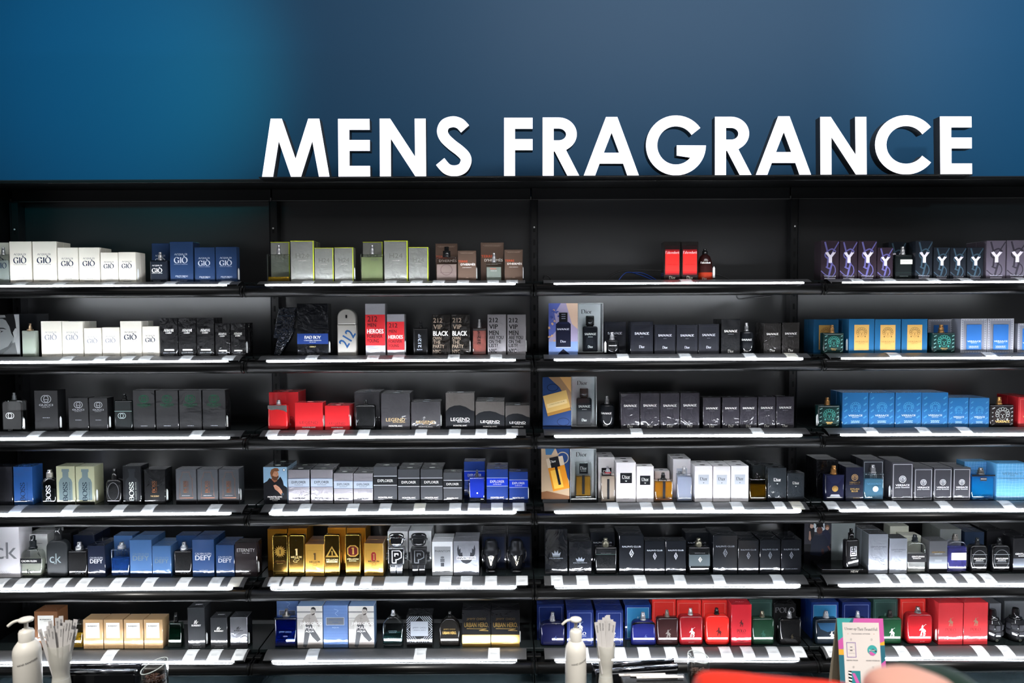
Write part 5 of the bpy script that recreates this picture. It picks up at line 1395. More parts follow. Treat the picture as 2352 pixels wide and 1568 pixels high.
# fifth shelf
X_(0, 4, 'ckone', -150, 158, 100, d=.075); X_(0, 4, 'ckev', 215, 400, 170, .06, n=2, d=.05)
Bo(0, 4, 'ckeb', 167, 347, 300, 185); Bo(0, 4, 'ckbe', 383, 560, 225, 113); X_(0, 4, 'darkb', 490, 600, 160, .062, d=.05)
X_(0, 4, 'defyk', 613, 797, 180, .06, n=2, d=.055); Bo(0, 4, 'deb', 567, 730, 315, 238); X_(0, 4, 'defyk', 735, 885, 270, n=2, d=.05, tag_=0)
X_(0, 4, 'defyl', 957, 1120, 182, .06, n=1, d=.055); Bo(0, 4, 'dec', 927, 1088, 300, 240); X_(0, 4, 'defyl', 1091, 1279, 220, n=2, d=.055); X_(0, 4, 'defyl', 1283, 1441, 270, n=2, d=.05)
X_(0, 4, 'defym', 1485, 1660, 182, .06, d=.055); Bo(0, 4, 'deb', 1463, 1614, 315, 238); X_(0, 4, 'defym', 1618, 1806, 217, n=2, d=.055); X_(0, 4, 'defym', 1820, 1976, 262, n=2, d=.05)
X_(0, 4, 'eter', 1981, 2167, 242, d=.055, tag_=1)
X_(1, 4, 'goldr', 85, 250, 125, .06, n=2, d=.045); X_(1, 4, 'goldr', 258, 416, 120, .06, n=2, d=.045)
X_(1, 4, 'mill', 399, 557, 252, n=2, d=.05); X_(1, 4, 'goldr', 585, 741, 115, .06, n=1, d=.05); X_(1, 4, 'goldr', 746, 903, 115, .06, n=2, d=.05)
X_(1, 4, 'millr', 888, 1050, 245, n=2, d=.045)
X_(1, 4, 'phanr', 1085, 1255, 145, .07, n=2, d=.05); X_(1, 4, 'phanr', 1262, 1450, 143, .07, n=2, d=.05)
X_(1, 4, 'phan', 1454, 1628, 232, n=2, d=.05); X_(1, 4, 'invi', 1633, 1846, 228, n=2, d=.055)
X_(1, 4, 'vict', 1868, 2074, 165, .06, n=2, d=.05); X_(1, 4, 'vict', 2082, 2286, 165, .06, n=2, d=.05)
X_(2, 4, 'dgk', 116, 307, 130, d=.055); X_(2, 4, 'dgk', 319, 510, 235, n=2, d=.05, rot=1)
X_(2, 4, 'ralph', 500, 708, 155, .058, d=.05); Bo(2, 4, 'ra', 540, 725, 282, 205); X_(2, 4, 'ralph', 743, 952, 183, n=2, d=.06); X_(2, 4, 'ralph', 958, 1130, 228, d=.05); X_(2, 4, 'ralph', 1136, 1308, 228, d=.05)
X_(2, 4, 'ralpd', 1300, 1502, 157, .06, d=.055); Bo(2, 4, 'ra2', 1330, 1513, 280, 205)
for a, c, t in ((1536, 1743, 182), (1748, 1923, 223), (1932, 2106, 220), (2112, 2285, 218)):
    X_(2, 4, 'ralpd', a, c, t, n=2, d=.055)
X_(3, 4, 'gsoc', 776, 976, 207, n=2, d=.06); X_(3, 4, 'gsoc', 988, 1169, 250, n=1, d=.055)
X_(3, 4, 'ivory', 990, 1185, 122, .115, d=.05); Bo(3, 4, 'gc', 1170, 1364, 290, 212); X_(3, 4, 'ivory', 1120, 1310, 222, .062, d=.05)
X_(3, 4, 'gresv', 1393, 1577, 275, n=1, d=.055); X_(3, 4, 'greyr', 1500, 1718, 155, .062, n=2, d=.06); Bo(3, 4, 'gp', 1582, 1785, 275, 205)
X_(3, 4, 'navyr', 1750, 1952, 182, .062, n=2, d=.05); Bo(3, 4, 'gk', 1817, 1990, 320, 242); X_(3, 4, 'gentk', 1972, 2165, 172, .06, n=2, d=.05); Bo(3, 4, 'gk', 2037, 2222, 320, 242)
X_(3, 4, 'gentk', 2246, 2450, 248, n=2, d=.06)
# bottom shelf
X_(0, 5, 'herol', 285, 485, 198, d=.065, y=.01); Bo(0, 5, 'hb', 585, 690, 300, 262)
for a, c in ((698, 867), (871, 1037), (1041, 1207), (1211, 1371)):
    X_(0, 5, 'hero', a, c, 267, d=.055)
Bo(0, 5, 'mg', 1405, 1535, 300, 205); X_(0, 5, 'mrb', 1580, 1727, 168, d=.06, tag_=1); X_(0, 5, 'mrb', 1773, 1918, 250, d=.055); X_(0, 5, 'mrbs', 1939, 2086, 248, d=.055, tag_=1)
X_(1, 5, 'jcb', 162, 345, 85, .06, d=.06); Bo(1, 5, 'jb', 143, 325, 250, 178); X_(1, 5, 'jcman', 331, 544, 150, d=.055); X_(1, 5, 'jcb', 549, 754, 145, n=2, d=.05); X_(1, 5, 'jcman', 760, 972, 150, d=.055, tag_=0)
Bo(1, 5, 'jh', 1040, 1213, 240, 183); X_(1, 5, 'jcs', 1243, 1458, 227, d=.065); Bo(1, 5, 'jk', 1512, 1687, 255, 195)
X_(1, 5, 'urb', 1704, 1942, 183, d=.065); X_(1, 5, 'urb', 1946, 2184, 183, d=.065, tag_=1)
X_(2, 5, 'polob', 47, 280, 140, .055, n=2, d=.05); Bo(2, 5, 'pbb', 80, 286, 295, 208); X_(2, 5, 'polob', 300, 528, 188, n=2, d=.055); X_(2, 5, 'polob', 546, 778, 188, n=2, d=.055)
X_(2, 5, 'polol', 790, 1014, 145, .055, n=2, d=.05); Bo(2, 5, 'pbs', 845, 1057, 285, 207)
X_(2, 5, 'polor', 1020, 1222, 93, .055, d=.06); X_(2, 5, 'polor', 1227, 1437, 105, .055, d=.06); X_(2, 5, 'polor', 1442, 1655, 105, .055, d=.06)
Bo(2, 5, 'pdr', 1063, 1245, 255, 187); Bo(2, 5, 'pre', 1255, 1452, 240, 172); Bo(2, 5, 'pbr', 1477, 1675, 235, 170)
X_(2, 5, 'polos', 1690, 1863, 140, n=3, d=.05); X_(2, 5, 'polog', 1837, 2038, 100, .055, n=1, d=.06); Bo(2, 5, 'pgr', 1868, 2055, 258, 195); X_(2, 5, 'polok', 2045, 2238, 135, .055, n=2, d=.05); Bo(2, 5, 'pbk', 2102, 2285, 265, 198)
X_(3, 5, 'polol', 190, 472, 145, .055, n=2, d=.05); Bo(3, 5, 'pte', 240, 480, 318, 235); X_(3, 5, 'polob', 505, 800, 145, .055, n=2, d=.05); Bo(3, 5, 'pbb', 580, 780, 312, 235)
X_(3, 5, 'polog', 822, 1073, 115, .058, d=.06); Bo(3, 5, 'pgw', 905, 1115, 310, 228); X_(3, 5, 'polor', 1095, 1355, 115, .055, n=2, d=.05); Bo(3, 5, 'prw', 1174, 1426, 270, 197)
X_(3, 5, 'polop', 1487, 1737, 153, n=2, d=.065, tag_=1); X_(3, 5, 'polop', 1743, 1991, 150, n=2, d=.065)
X_(3, 5, 'grey', 2000, 2122, 155, .06, n=2, d=.05); X_(3, 5, 'grey', 2150, 2400, 130, .085, n=2, d=.05)


# ---- bottles with a shape of their own
def place(bay, row, zx0, zx1, y=0.0):
    Y = YF + .006 + y
    a = at(*P(bay, row, zx0, 300), Y).x; c = at(*P(bay, row, zx1, 300), Y).x
    return (a + c) / 2, Y, c - a


def hgt(bay, row, zx, zy, Y): return at(*P(bay, row, zx, zy), Y).z - SZ[row]


# gold ingot bottles
def gold_bar(zx0, zx1, zt, desc, decos):
    xc, Y, w = place(1, 4, zx0, zx1); h = hgt(1, 4, (zx0 + zx1) / 2, zt, Y)
    t = empty('fragrance_bottle', (xc, Y, SZ[4] + .0003))
    g = mat('#d9b45a', .22, 1.0); f = mat('#8a6c34', .24, 1.0)
    b = MB(); b.slab(rr(w, h, .006, .007), 0, .028, g, .002, True); b.obj('bottle_body', t)
    b = MB(); b.flat([rr(w * .90, h * .93, .005, .006, 1, 6, h * .035)], -.0003, f)
    draw(b, [('e', .5, .875, .03, .03, BK), ('r', .08, .115, .92, .125, '@g'), ('lines', .5, .07, .6, 1, .02, '@g'), ('t', 'Pure Gold', .5, .165, .5, .03, '@g', 's')][:1] + [('r', .08, .115, .92, .125, '@g'), ('lines', .5, .07, .6, 1, .02, '@g')] + decos, w, h, -.0004)
    b.obj('front_plate', t)
    reg(t, desc, 'perfume bottle', 1, 4, xc)


gold_bar(130, 254, 178, 'gold ingot bottle, sunburst emblem', [('p', [(.5 + (.42 if i % 2 else .26) * math.cos(i * PI / 16), .60 + (.42 if i % 2 else .26) * .36 * math.sin(i * PI / 16)) for i in range(32)], mat('#d9ac50', .35, .5)), ('t', '1', .5, .60, .12, .11, '@b', 'S'), ('t', 'MILLION', .5, .375, .6, .03, '@g', 'S'), ('r', .12, .345, .88, .35, '@c'), ('t', 'ELIXIR', .5, .315, .44, .03, '@g', 'S')])
gold_bar(263, 393, 178, 'gold ingot bottle, ornate numeral', [('t', '1', .5, .59, .18, .17, paper('#e8c98a'), 'S'), ('t', 'MILLION', .5, .47, .7, .05, paper('#e8c98a'), 'S'), ('s', smooth_path([(.36, .42), (.5, .44), (.68, .42), (.6, .385), (.4, .40), (.3, .37), (.42, .345), (.56, .36), (.5, .33)], 5), .02, paper('#e8c98a'))])
gold_bar(560, 688, 175, 'gold ingot bottle, triangle emblem', [('p', [(.5, .73), (.93, .46), (.07, .46)], mat('#d9ac50', .35, .5)), ('p', [(.5, .68), (.76, .495), (.24, .495)], '@b'), ('t', '1', .5, .56, .14, .11, mat('#d9ac50', .35, .5), 'S'), ('t', 'MILLION', .5, .40, .74, .04, paper('#f0dfae'), 'B'), ('r', .14, .33, .86, .375, paper('#f0dfae')), ('t', 'ELIXIR', .5, .352, .4, .022, '@b', 'b')])
gold_bar(735, 860, 173, 'gold ingot bottle, dark red octagon', [('p', [(.12, .68), (.32, .745), (.68, .745), (.88, .68), (.88, .53), (.68, .47), (.32, .47), (.12, .53)], mat('#d9ac50', .35, .5)), ('p', [(.20, .67), (.36, .72), (.64, .72), (.80, .67), (.80, .54), (.64, .495), (.36, .495), (.20, .54)], '#5a0f16'), ('t', '1', .5, .61, .2, .17, mat('#d9ac50', .35, .5), 'S'), ('t', 'MILLION', .5, .41, .74, .035, paper('#f0dfae'), 'B'), ('t', 'ROYAL', .5, .365, .5, .025, paper('#f0dfae'), 'b')])


def robot(zx0, zx1, cbody, desc, cplate, cline):
    xc, Y, w = place(1, 4, zx0, zx1); h = hgt(1, 4, (zx0 + zx1) / 2, 176, Y)
    t = empty('robot_shaped_bottle', (xc, Y, SZ[4] + .0003))
    m = mat(cbody, .12, 1.0) if cbody != '#1b1c20' else lacq(cbody)
    u = w / 2
    b = MB()
    b.lathe([(u * .40, h * .70), (u * .62, h * .74), (u * .70, h * .80), (u * .74, h * .90), (u * .72, h * .965), (u * .60, h)], 0, .016, m, 28, .55)
    b.obj('head', t)
    b = MB(); b.slab([(x, z + h * .775) for x, z in rr(u * 1.06, h * .15, .006, .006)], -.0006, .003, cplate, .001, True); b.obj('face_plate', t)
    b = MB(); b.slab(rr(u * 1.5, h * .40, .004, .004, 1, 5, h * .27), .0, .032, m, .002, True); b.obj('torso', t)
    b = MB(); b.slab(rr(u * 1.28, h * .34, .004, .004, 1, 5, h * .295), -.0012, .001, cplate, .0006, True)
    draw(b, [('s', [(.22, .06), (.22, .94), (.76, .94), (.90, .80), (.90, .45), (.62, .30), (.50, .30), (.50, .06), (.22, .06)], .07, cline), ('s', [(.42, .52), (.42, .72), (.66, .72), (.66, .60)], .09, cline)], u * 1.28, h * .34, -.0014, h * .295)
    b.obj('chest_plate', t)
    for s_ in (-1, 1):
        b = MB(); b.box(s_ * u * .80 - .003, s_ * u * .80 + .003, .006, .024, h * .36, h * .54, m, .001)
        for k in range(3): b.box(s_ * u * .93 - .003, s_ * u * .93 + .003, .006, .022, h * (.36 + k * .07), h * (.40 + k * .07), m, .001)
        b.obj('arm', t)
        b = MB(); b.slab([(x + s_ * u * .31, z) for x, z in rr(u * .58, h * .265, .003, .002)], .002, .028, m, .0015, True); b.obj('leg', t)
        b = MB(); b.lathe([(.004, -.004), (.004, .004)], 0, 0, m, 12); e = b.obj('ear_knob', t, (s_ * u * .76, .014, h * .87)); e.rotation_euler = (0, PI / 2, 0)
    reg(t, desc, 'perfume bottle', 1, 4, xc)


robot(1068, 1243, '#c9cbd0', 'chrome robot-shaped bottle, white line emblem', lacq('#0c0d10'), mat('#e4e6ea', .3))
robot(1254, 1430, '#1b1c20', 'black robot-shaped bottle', lacq('#101114'), mat('#8f9296', .3, .8))

for zx0, zx1 in ((1868, 2022), (2082, 2236)):      # trophy cups
    xc, Y, w = place(1, 4, zx0, zx1); h = hgt(1, 4, zx0 + 70, 235, Y); u = w / 2
    t = empty('trophy_shaped_bottle', (xc, Y, SZ[4] + .0003)); m = lacq('#0d0e12')
    b = MB(); b.lathe([(u * .30, h * .10), (u * .55, h * .16), (u * .72, h * .34), (u * .80, h * .56), (u * .84, h * .60)], 0, .028, m, 30); b.obj('cup', t)
    b = MB(); b.lathe([(u * .60, 0), (u * .62, h * .03), (u * .58, h * .10), (u * .30, h * .11)], 0, .028, glass('#c9ccd0'), 30); b.obj('foot', t)
    b = MB(); b.lathe([(u * .86, h * .60), (u * .88, h * .74), (u * .72, h * .76), (u * .66, h * .94), (u * .5, h)], 0, .028, mat('#24262b', .35, .5), 30); b.obj('cap', t)
    b = MB()
    r = .028
    b.add([(x * u * .34, .028 - u * .80 - .0012 + abs(x) * .0012 + (0 if z > .4 else .003), h * z) for x, z in ((-1, .56), (-.72, .56), (0, .36), (.72, .56), (1, .56), (.12, .28), (-.12, .28))], [(0, 6, 2, 1), (2, 5, 4, 3), (6, 5, 2)], mat('#d8cfb8', .25, .9)); b.obj('emblem', t)
    for s_ in (-1, 1):
        b = MB(); b.tube(smooth_path([(s_ * u * .80, .028, h * .70), (s_ * u * .99, .028, h * .66), (s_ * u * .96, .028, h * .48), (s_ * u * .70, .028, h * .34)], 5), .003, m, 8); b.obj('handle', t)
    reg(t, 'black trophy-cup bottle with pale V', 'perfume bottle', 1, 4, xc)

# capsule bottle with blue figures
xc, Y, w = place(1, 1, 668, 822); h = hgt(1, 1, 740, 105, Y)
t = empty('fragrance_bottle', (xc, Y, SZ[1] + .0003)); m = mat('#aaa79f', .38, .35, .3)
b = MB(); b.slab(rr(w, h * .665, .004, .002), 0, .04, m, .003, True)
draw(b, [('t', '212', .53, .56, .92, .34, '#1f4a78', 'b', 58), ('lines', .45, .02, .7, 1, .03, '#6a6a66')], w, h * .665, 0); b.obj('bottle_body', t)
b = MB(); b.slab([(x, z) for x, z in rr(w * .985, h * .33, .002, w * .48, 1, 10, h * .67)], .0005, .0395, m, .003, True)
b.obj('cap', t)
b = MB(); b.slab(rr(.006, .012, .0025, .0025, 1, 4, h * .80), -.0005, .002, lacq('#0c0c0e')); b.obj('spray_slot', t)
reg(t, 'pale metal capsule bottle, blue slanted figures', 'perfume bottle', 1, 1, xc)

# lightning-shaped bottle leaning in the corner
Y = YF + .03
pts = [at(*P(1, 1, x, y), Y) for x, y in ((190, 498), (138, 492), (168, 352), (134, 346), (166, 168), (182, 95), (328, 92), (322, 165), (300, 268), (318, 268), (262, 380), (246, 400))]
xc = sum(p.x for p in pts) / len(pts)
t = empty('lightning_bolt_bottle', (xc, Y, SZ[1] + .0003))
b = MB(); b.slab([(p.x - xc, max(0, p.z - SZ[1])) for p in pts][::-1], 0, .03, mat('#0e141f', .16, .2, 1.0, 0, 0, .8, 60.0), .003); b.obj('bottle_body', t)
b = MB(); q_ = [(p.x - xc, p.z - SZ[1]) for p in pts]; b.box(q_[4][0] + .003, q_[7][0] - .002, -.0015, .0315, q_[4][1] + .001, q_[4][1] + .003, metal('#5a6a80')); b.obj('seam_band', t)
reg(t, 'dark lightning-shaped bottle', 'perfume bottle', 1, 1, xc)

# tapered amber bottle beside the red cartons, two grenade bottles
xc, Y, w = place(2, 0, 1416, 1550); h = hgt(2, 0, 1480, 185, Y); r = w / 2
t = empty('fragrance_bottle', (xc, Y, SZ[0] + .0003))
b = MB()
b.lathe([(r * .86, 0), (r * .98, h * .03), (r, h * .10), (r, h * .26)], 0, r, lacq('#8a2408'), 30)
b.lathe([(r, h * .26), (r, h * .40), (r * .90, h * .58), (r * .66, h * .76), (r * .34, h * .83)], 0, r, lacq('#2a0a08'), 30)
draw(b, [('t', 'Fahrenheit', .42, .56, .62, .06, W_, 'S'), dior('#c9c2b4', .36, .07, .3, .06)], w, h, .0006); b.obj('glass_body', t)
b = MB(); b.lathe([(r * .34, h * .82), (r * .34, h * .93), (r * .22, h * .94), (r * .20, h)], 0, r, lacq('#0d0d0e'), 20); b.obj('spray_head', t)
security(t, r + .003, .02, .012, 0)
reg(t, 'tapered dark amber bottle beside red-panel cartons', 'perfume bottle', 2, 0, xc)
for zx0, zx1, zt in ((2000, 2186, 250), (2236, 2424, 240)):
    xc, Y, w = place(3, 5, zx0, zx1, .004); h = hgt(3, 5, zx0 + 90, zt, Y); r = w / 2
    t = empty('grenade_shaped_bottle', (xc, Y, SZ[5] + .0003))
    b = MB(); b.lathe([(r * .55, 0), (r * .74, h * .03), (r * .90, h * .12), (r * .90, h * .20), (r * .97, h * .22), (r, h * .36), (r * .94, h * .375), (r * .94, h * .39), (r * 1.0, h * .41), (r * .96, h * .58), (r * .90, h * .60), (r * .7, h * .68)], 0, r, lacq('#26272b'), 28); b.obj('glass_body', t)
    b = MB()
    for k in range(10):
        a = 2 * PI * k / 10
        for z0_, z1_ in ((.23, .35), (.42, .57)):
            b.slab([(x * .008 + math.cos(a) * 0, z) for x, z in ((-1, h * z0_), (1, h * z0_), (1, h * z1_), (-1, h * z1_))], 0, .002, lacq('#3a3b40'))
            n = 8
            for i in range(len(b.v) - n, len(b.v)):
                x, y, z = b.v[i]; y -= r * 1.04
                b.v[i] = (x * math.cos(a) - y * math.sin(a), x * math.sin(a) + y * math.cos(a) + r, z)
    # second ring pair keeps its own vertices
    o_ = b.obj('raised_grip', t)
    b = MB(); b.lathe([(r * .55, h * .67), (r * .62, h * .70), (r * .62, h * .74), (r * .36, h * .76), (r * .36, h * .93), (r * .3, h)], 0, r, lacq('#101113'), 22); b.obj('spray_head', t)
    b = MB(); b.lathe([(.0055, 0), (.0055, .001)], 0, 0, mat('#8a8f88', .4, .5), 16); e = b.obj('seal', t, (0, r * .16, h * .08)); e.rotation_euler = (PI / 2 + .3, 0, 0)
    reg(t, 'dark grenade-shaped bottle', 'perfume bottle', 3, 5, xc)

# ---- showcards and acrylic cases
ACR = clear('#f6fafa', .03, .6)


def showcard(bay, row, zx0, zx1, zt, zb, decos, desc, y=0.0, th=.004, foot=0.0):
    Y = YF + .004 + y
    A = at(*P(bay, row, zx0, zt), Y); C = at(*P(bay, row, zx1, zb), Y)
    w = C.x - A.x; z0_ = SZ[row] + .0002; h = A.z - z0_
    o = None
    b = MB(); b.box(-w / 2, w / 2, 0, th, foot, h, mat('#20242c', .5), .0004); draw(b, decos, w, h - foot, 0, foot)
    xc = (A.x + C.x) / 2
    o = b.obj('show_card', None, (xc, Y, z0_))
    b = MB(); b.box(-w * .35, w * .35, th, .045, 0, .003, ACR if not foot else mat('#55585c', .4)); b.box(-w * .35, w * .35, th + .0002, th + .003, 0, max(.03, foot + .02), ACR)
    if foot: b.box(-w * .45, w * .45, 0, th, 0, foot, mat('#55585c', .3))
    b.obj('card_foot', o)
    reg(o, desc, 'display card', bay, row, xc)
    return o


def rotp(pts, cx, cy, a, asp):
    c, s_ = math.cos(math.radians(a)), math.sin(math.radians(a)); return [(cx + (x * c - y * s_ * asp), cy + (x * s_ / asp + y * c)) for x, y in pts]


def R4(x0, y0, x1, y1): return [(x0, y0), (x1, y0), (x1, y1), (x0, y1)]


rs = random.Random(5)
blot = lambda n, c, x0, x1, y0, y1, s_: [('p', [(cx_ + s_ * rs.uniform(.5, 1.2) * math.cos(k * PI / 4), cy_ + s_ * .5 * rs.uniform(.5, 1.2) * math.sin(k * PI / 4)) for k in range(8)], c) for cx_, cy_ in [(rs.uniform(x0, x1), rs.uniform(y0, y1)) for _ in range(n)]]
D1 = [('r', 0, 0, 1, 1, '#8f86a0'), ('p', [(0, 1), (0, .3), (.3, .5), (.2, .8), (.42, 1)], '#4b5796'), ('p', [(.6, 1), (1, 1), (1, .5), (.8, .6)], '#b59a86'), ('r', 0, 0, 1, .26, '#6f86b8')] + blot(9, '#b08a6a', .02, .22, .2, .9, .05) + blot(7, '#3a4a8a', .0, .4, .3, .95, .05) + \
    [('p', [(.32, .02), (.5, .12), (.72, .02), (.72, 0), (.32, 0)], '#10152a'), ('r', .25, .15, .76, .60, '#080c22'), ('p', [(.25, .60), (.33, .64), (.68, .64), (.76, .60)], '#101733'), ('r', .36, .64, .65, .82, '#08090e'), ('r', .44, .70, .58, .71, '#8a8f9f'), ('r', .44, .74, .58, .75, '#8a8f9f'), ('r', .44, .78, .58, .79, '#8a8f9f'), ('r', .25, .14, .76, .155, '#a9b4d0'),
     ('t', 'SAUVAGE', .5, .50, .42, .035, '#dfe2ea', 'S'), dior('#dfe2ea', .5, .265, .2, .045)]
showcard(2, 1, 147, 393, 60, 500, D1, 'show card of a dark blue bottle')
D2 = [('r', 0, 0, 1, 1, '#26406f'), ('p', [(.2, 1), (1, 1), (1, .4), (.6, .8)], '#9a7a5a'), ('p', [(.6, 1), (1, 1), (1, .7)], '#c89a60'), ('o', .35, .80, .20, .13, .02, '#111c3c'), ('o', .72, .14, .22, .14, .015, '#101a38'), ('r', 0, .05, 1, .07, '#141f40')] + \
    [('p', rotp(R4(-.42, -.20, .42, .20), .50, .50, 14, 1.75), '#d2ad68'), ('p', rotp(R4(-.42, -.20, .42, -.14), .50, .50, 14, 1.75), '#a67a38'), ('p', rotp(R4(-.36, -.05, .36, .03), .50, .50, 14, 1.75), '#e0c890'), ('t', 'CHRISTIAN DIOR', .50, .50, .56, .022, '#8a6a34', 's', 14)]
showcard(2, 2, 97, 338, 58, 498, D2, 'show card of a gold gift box on blue')
D3 = [('r', 0, 0, 1, 1, '#b39b80'), ('p', [(.5, 1), (1, 1), (1, .35), (.85, .5), (.7, .72)], '#1f3966'), ('p', [(.14, 1), (.5, 1), (.36, .86), (.16, .86)], '#3a668c'), ('o', .76, .80, .22, .22, .035, '#a79a84'), ('p', [(0, 0), (1, 0), (1, .06), (.2, .16), (0, .14)], '#7c5436')] + \
    [('p', rotp(R4(-.30, -.24, .30, .22), .62, .42, 12, 1.9), '#d88a20'), ('p', rotp(R4(-.24, -.20, .10, .16), .62, .42, 12, 1.9), '#f0b84a'), ('p', rotp(R4(-.30, .22, .30, .40), .62, .42, 12, 1.9), '#c9b8a0'), ('p', rotp(R4(-.18, .21, .14, .41), .62, .42, 12, 1.9), '#17171c'), ('p', rotp(R4(-.06, -.14, .03, .24), .62, .42, 12, 1.9), '#17171c'), ('t', 'Dior', .41, .735, .22, .05, W_, 's', 12)]
showcard(2, 3, 85, 323, 28, 470, D3, 'show card of a tilted amber bottle', foot=.012)


def acrylic(row, zx0, zx1, zt, zb, dec, desc, extra):
    Y = YF + .004
    A = at(*P(2, row, zx0, zt), Y); C = at(*P(2, row, zx1, zb), Y); xc = (A.x + C.x) / 2; w = C.x - A.x
    z0_ = SZ[row] + .0002; h = A.z - z0_; hb = .010
    t = empty('acrylic_display_case', (xc, Y, z0_))
    b = MB(); b.box(-w / 2 - .001, w / 2 + .004, -.001, .062, 0, hb, lacq('#0b0b0c'), .001); b.obj('base', t)
    b = MB(); b.box(-w / 2 + .002, w / 2 - .002, .054, .058, hb, h - .002, mat('#d6d9dc', .4), .0005); draw(b, dec, w, h, .054); b.obj('back_panel', t)
    b = MB(); tk = .0022
    b.box(-w / 2, w / 2, 0, tk, hb, h, ACR); b.obj('front_pane', t)
    for s_ in (-1, 1):
        b = MB(); b.box(s_ * (w / 2 - tk / 2) - tk / 2, s_ * (w / 2 - tk / 2) + tk / 2, tk, .060, hb, h, ACR); b.obj('side_pane', t)
    b = MB(); b.box(-w / 2, w / 2, 0, .060, h, h + tk, ACR); b.obj('lid_pane', t)
    b = MB()
    for p0, p1 in (((-w / 2, 0, hb), (-w / 2, 0, h)), ((w / 2, 0, hb), (w / 2, 0, h)), ((-w / 2, 0, h), (w / 2, 0, h)), ((-w / 2, 0, hb), (w / 2, 0, hb))):
        b.tube([p0, p1], .0008, mat('#d8dcdc', .2, alpha=.6), 6)
    b.obj('polished_edge', t)
    reg(t, desc, 'display case', 2, row, xc)
    # the bottle inside
    q0, q1, zbo, ztop, kk = extra
    Yb = Y + .016
    a = at(*P(2, row, q0, zbo), Yb); c = at(*P(2, row, q1, zbo), Yb); top = at(*P(2, row, (q0 + q1) / 2, ztop), Yb)
    bw = c.x - a.x; z1_ = z0_ + hb + .0003; bh = a.z - z1_; th = top.z - z1_
    u = empty('display_bottle', ((a.x + c.x) / 2, Yb, z1_))
    if kk == 'k':
        b = MB(); r = min(bw / 2, .0165)
        b.slab(rr(bw, bh, .004, .007), 0, 2 * r, lacq('#0d1119'), .003, True)
        draw(b, [('t', 'SAUVAGE', .5, .70, .78, .085, W_, 'S'), ('lines', .5, .58, .3, 1, .03, W_), dior(W_, .5, .20, .34, .10)], bw, bh, 0)
        b.obj('glass_body', u)
        b = MB(); rc = min(bw * .29, .016); b.lathe([(rc * .8, bh), (rc * .8, bh + .003), (rc, bh + .0035), (rc, th - .003), (rc * .9, th)], 0, r, lacq('#0a0a0c'), 28); b.obj('cap', u)
    else:
        b = MB(); b.slab(rr(bw, bh, .003, .003), 0, .03, glass('#f4efe4'), .002, True); draw(b, [('r', .42, .18, .58, 1.0, '#222328')], bw, bh, 0); b.obj('glass_body', u)
        b = MB(); b.slab(rr(bw * .86, bh * .82, .002, .001, 1, 4, bh * .1), .004, .026, juice('#d9a648'), .001); b.obj('juice', u)
        b = MB(); b.slab(rr(bw, th - bh - .001, .002, .004, 1, 5, bh + .0005), .001, .029, glass('#eef0ee'), .002, True); draw(b, [('r', .25, .12, .77, .90, '#15161b'), dior(W_, .51, .54, .40, .26), ('t', 'HOMME', .51, .32, .36, .06, W_, 's')], bw, th - bh, .001, bh); b.obj('cap', u)
    return u


DT = lambda: [('t', 'Dior', .40, .84, .44, .085, '#2a2c30', 's')]
u1 = acrylic(1, 397, 605, 60, 475, DT(), 'clear case on black base, black bottle inside', (438, 562, 255, 165, 'k'))
tag(u1, 'black display bottle inside the clear case on the second shelf', 'perfume bottle')
u2 = acrylic(2, 342, 552, 58, 475, [('t', 'Dior', .48, .86, .42, .08, '#2a2c30', 's')], 'clear case on black base, dark bottle inside', (386, 512, 236, 156, 'k'))
tag(u2, 'dark display bottle inside the clear case on the third shelf', 'perfume bottle')
u3 = acrylic(3, 332, 548, 42, 465, [('t', 'Dior', .48, .85, .44, .085, '#2a2c30', 's')], 'clear case on black base, amber bottle inside', (372, 510, 262, 150, 'a'))
tag(u3, 'amber display bottle inside the clear case on the fourth shelf', 'perfume bottle')

FACE = [('r', 0, 0, 1, 1, '#424546'), ('r', .84, .0, 1, 1, '#838686'), ('p', [(0, .05), (.3, .02), (.56, .10), (.74, .22), (.84, .36), (.88, .55), (.86, .80), (.66, .97), (0, .97)], '#6f7373'), ('p', [(.70, .20), (.88, .36), (.93, .10), (.9, 0), (.5, 0)], '#525555'),
        ('p', [(.28, 1), (.30, .90), (.60, .90), (.68, .86), (.76, .72), (.80, .56), (.86, .46), (.93, .62), (.91, .82), (.88, 1)], '#0b0c0d'), ('p', [(0, .98), (.66, .985), (.68, .93), (.3, .90), (0, .88)], '#6b6d6d'), ('p', [(.84, .58), (.90, .68), (.95, .66), (.93, .50), (.87, .44)], '#8c8f8f'),
        ('p', [(.30, .66), (.42, .70), (.62, .69), (.70, .65), (.60, .665), (.42, .665)], '#131415'), ('p', [(.44, .60), (.52, .625), (.62, .61), (.56, .585), (.48, .58)], '#202122'), ('e', .53, .603, .020, .015, '#b1b3b3'), ('p', [(0, .30), (.16, .37), (.24, .36), (.20, .44), (.08, .60), (0, .62)], '#909393'),
        ('p', [(0, .27), (.10, .30), (.26, .27), (.50, .255), (.34, .21), (.12, .19), (0, .20)], '#2e3031'), ('p', [(0, .255), (.26, .255), (.50, .255), (.26, .24), (0, .24)], '#111214'), ('p', [(.5, .16), (.72, .26), (.82, .40), (.80, .26), (.66, .14), (.4, .04), (0, .02), (0, .10), (.3, .10)], '#46494a'), ('r', 0, 0, 1, .07, '#0a0a0b')]
showcard(0, 1, -190, 172, 155, 515, FACE, 'grey photo card of a man with dark brows')
Y = YF + .055
A = at(*P(0, 1, 60, 148), Y); C = at(*P(0, 1, 410, 148), Y)
b = MB(); b.box(A.x, C.x, 0, .006, 0, A.z - SZ[1], mat('#141517', .3, 0, .3), .001); o = b.obj('backing_panel', None, (0, Y, SZ[1] + .0002))
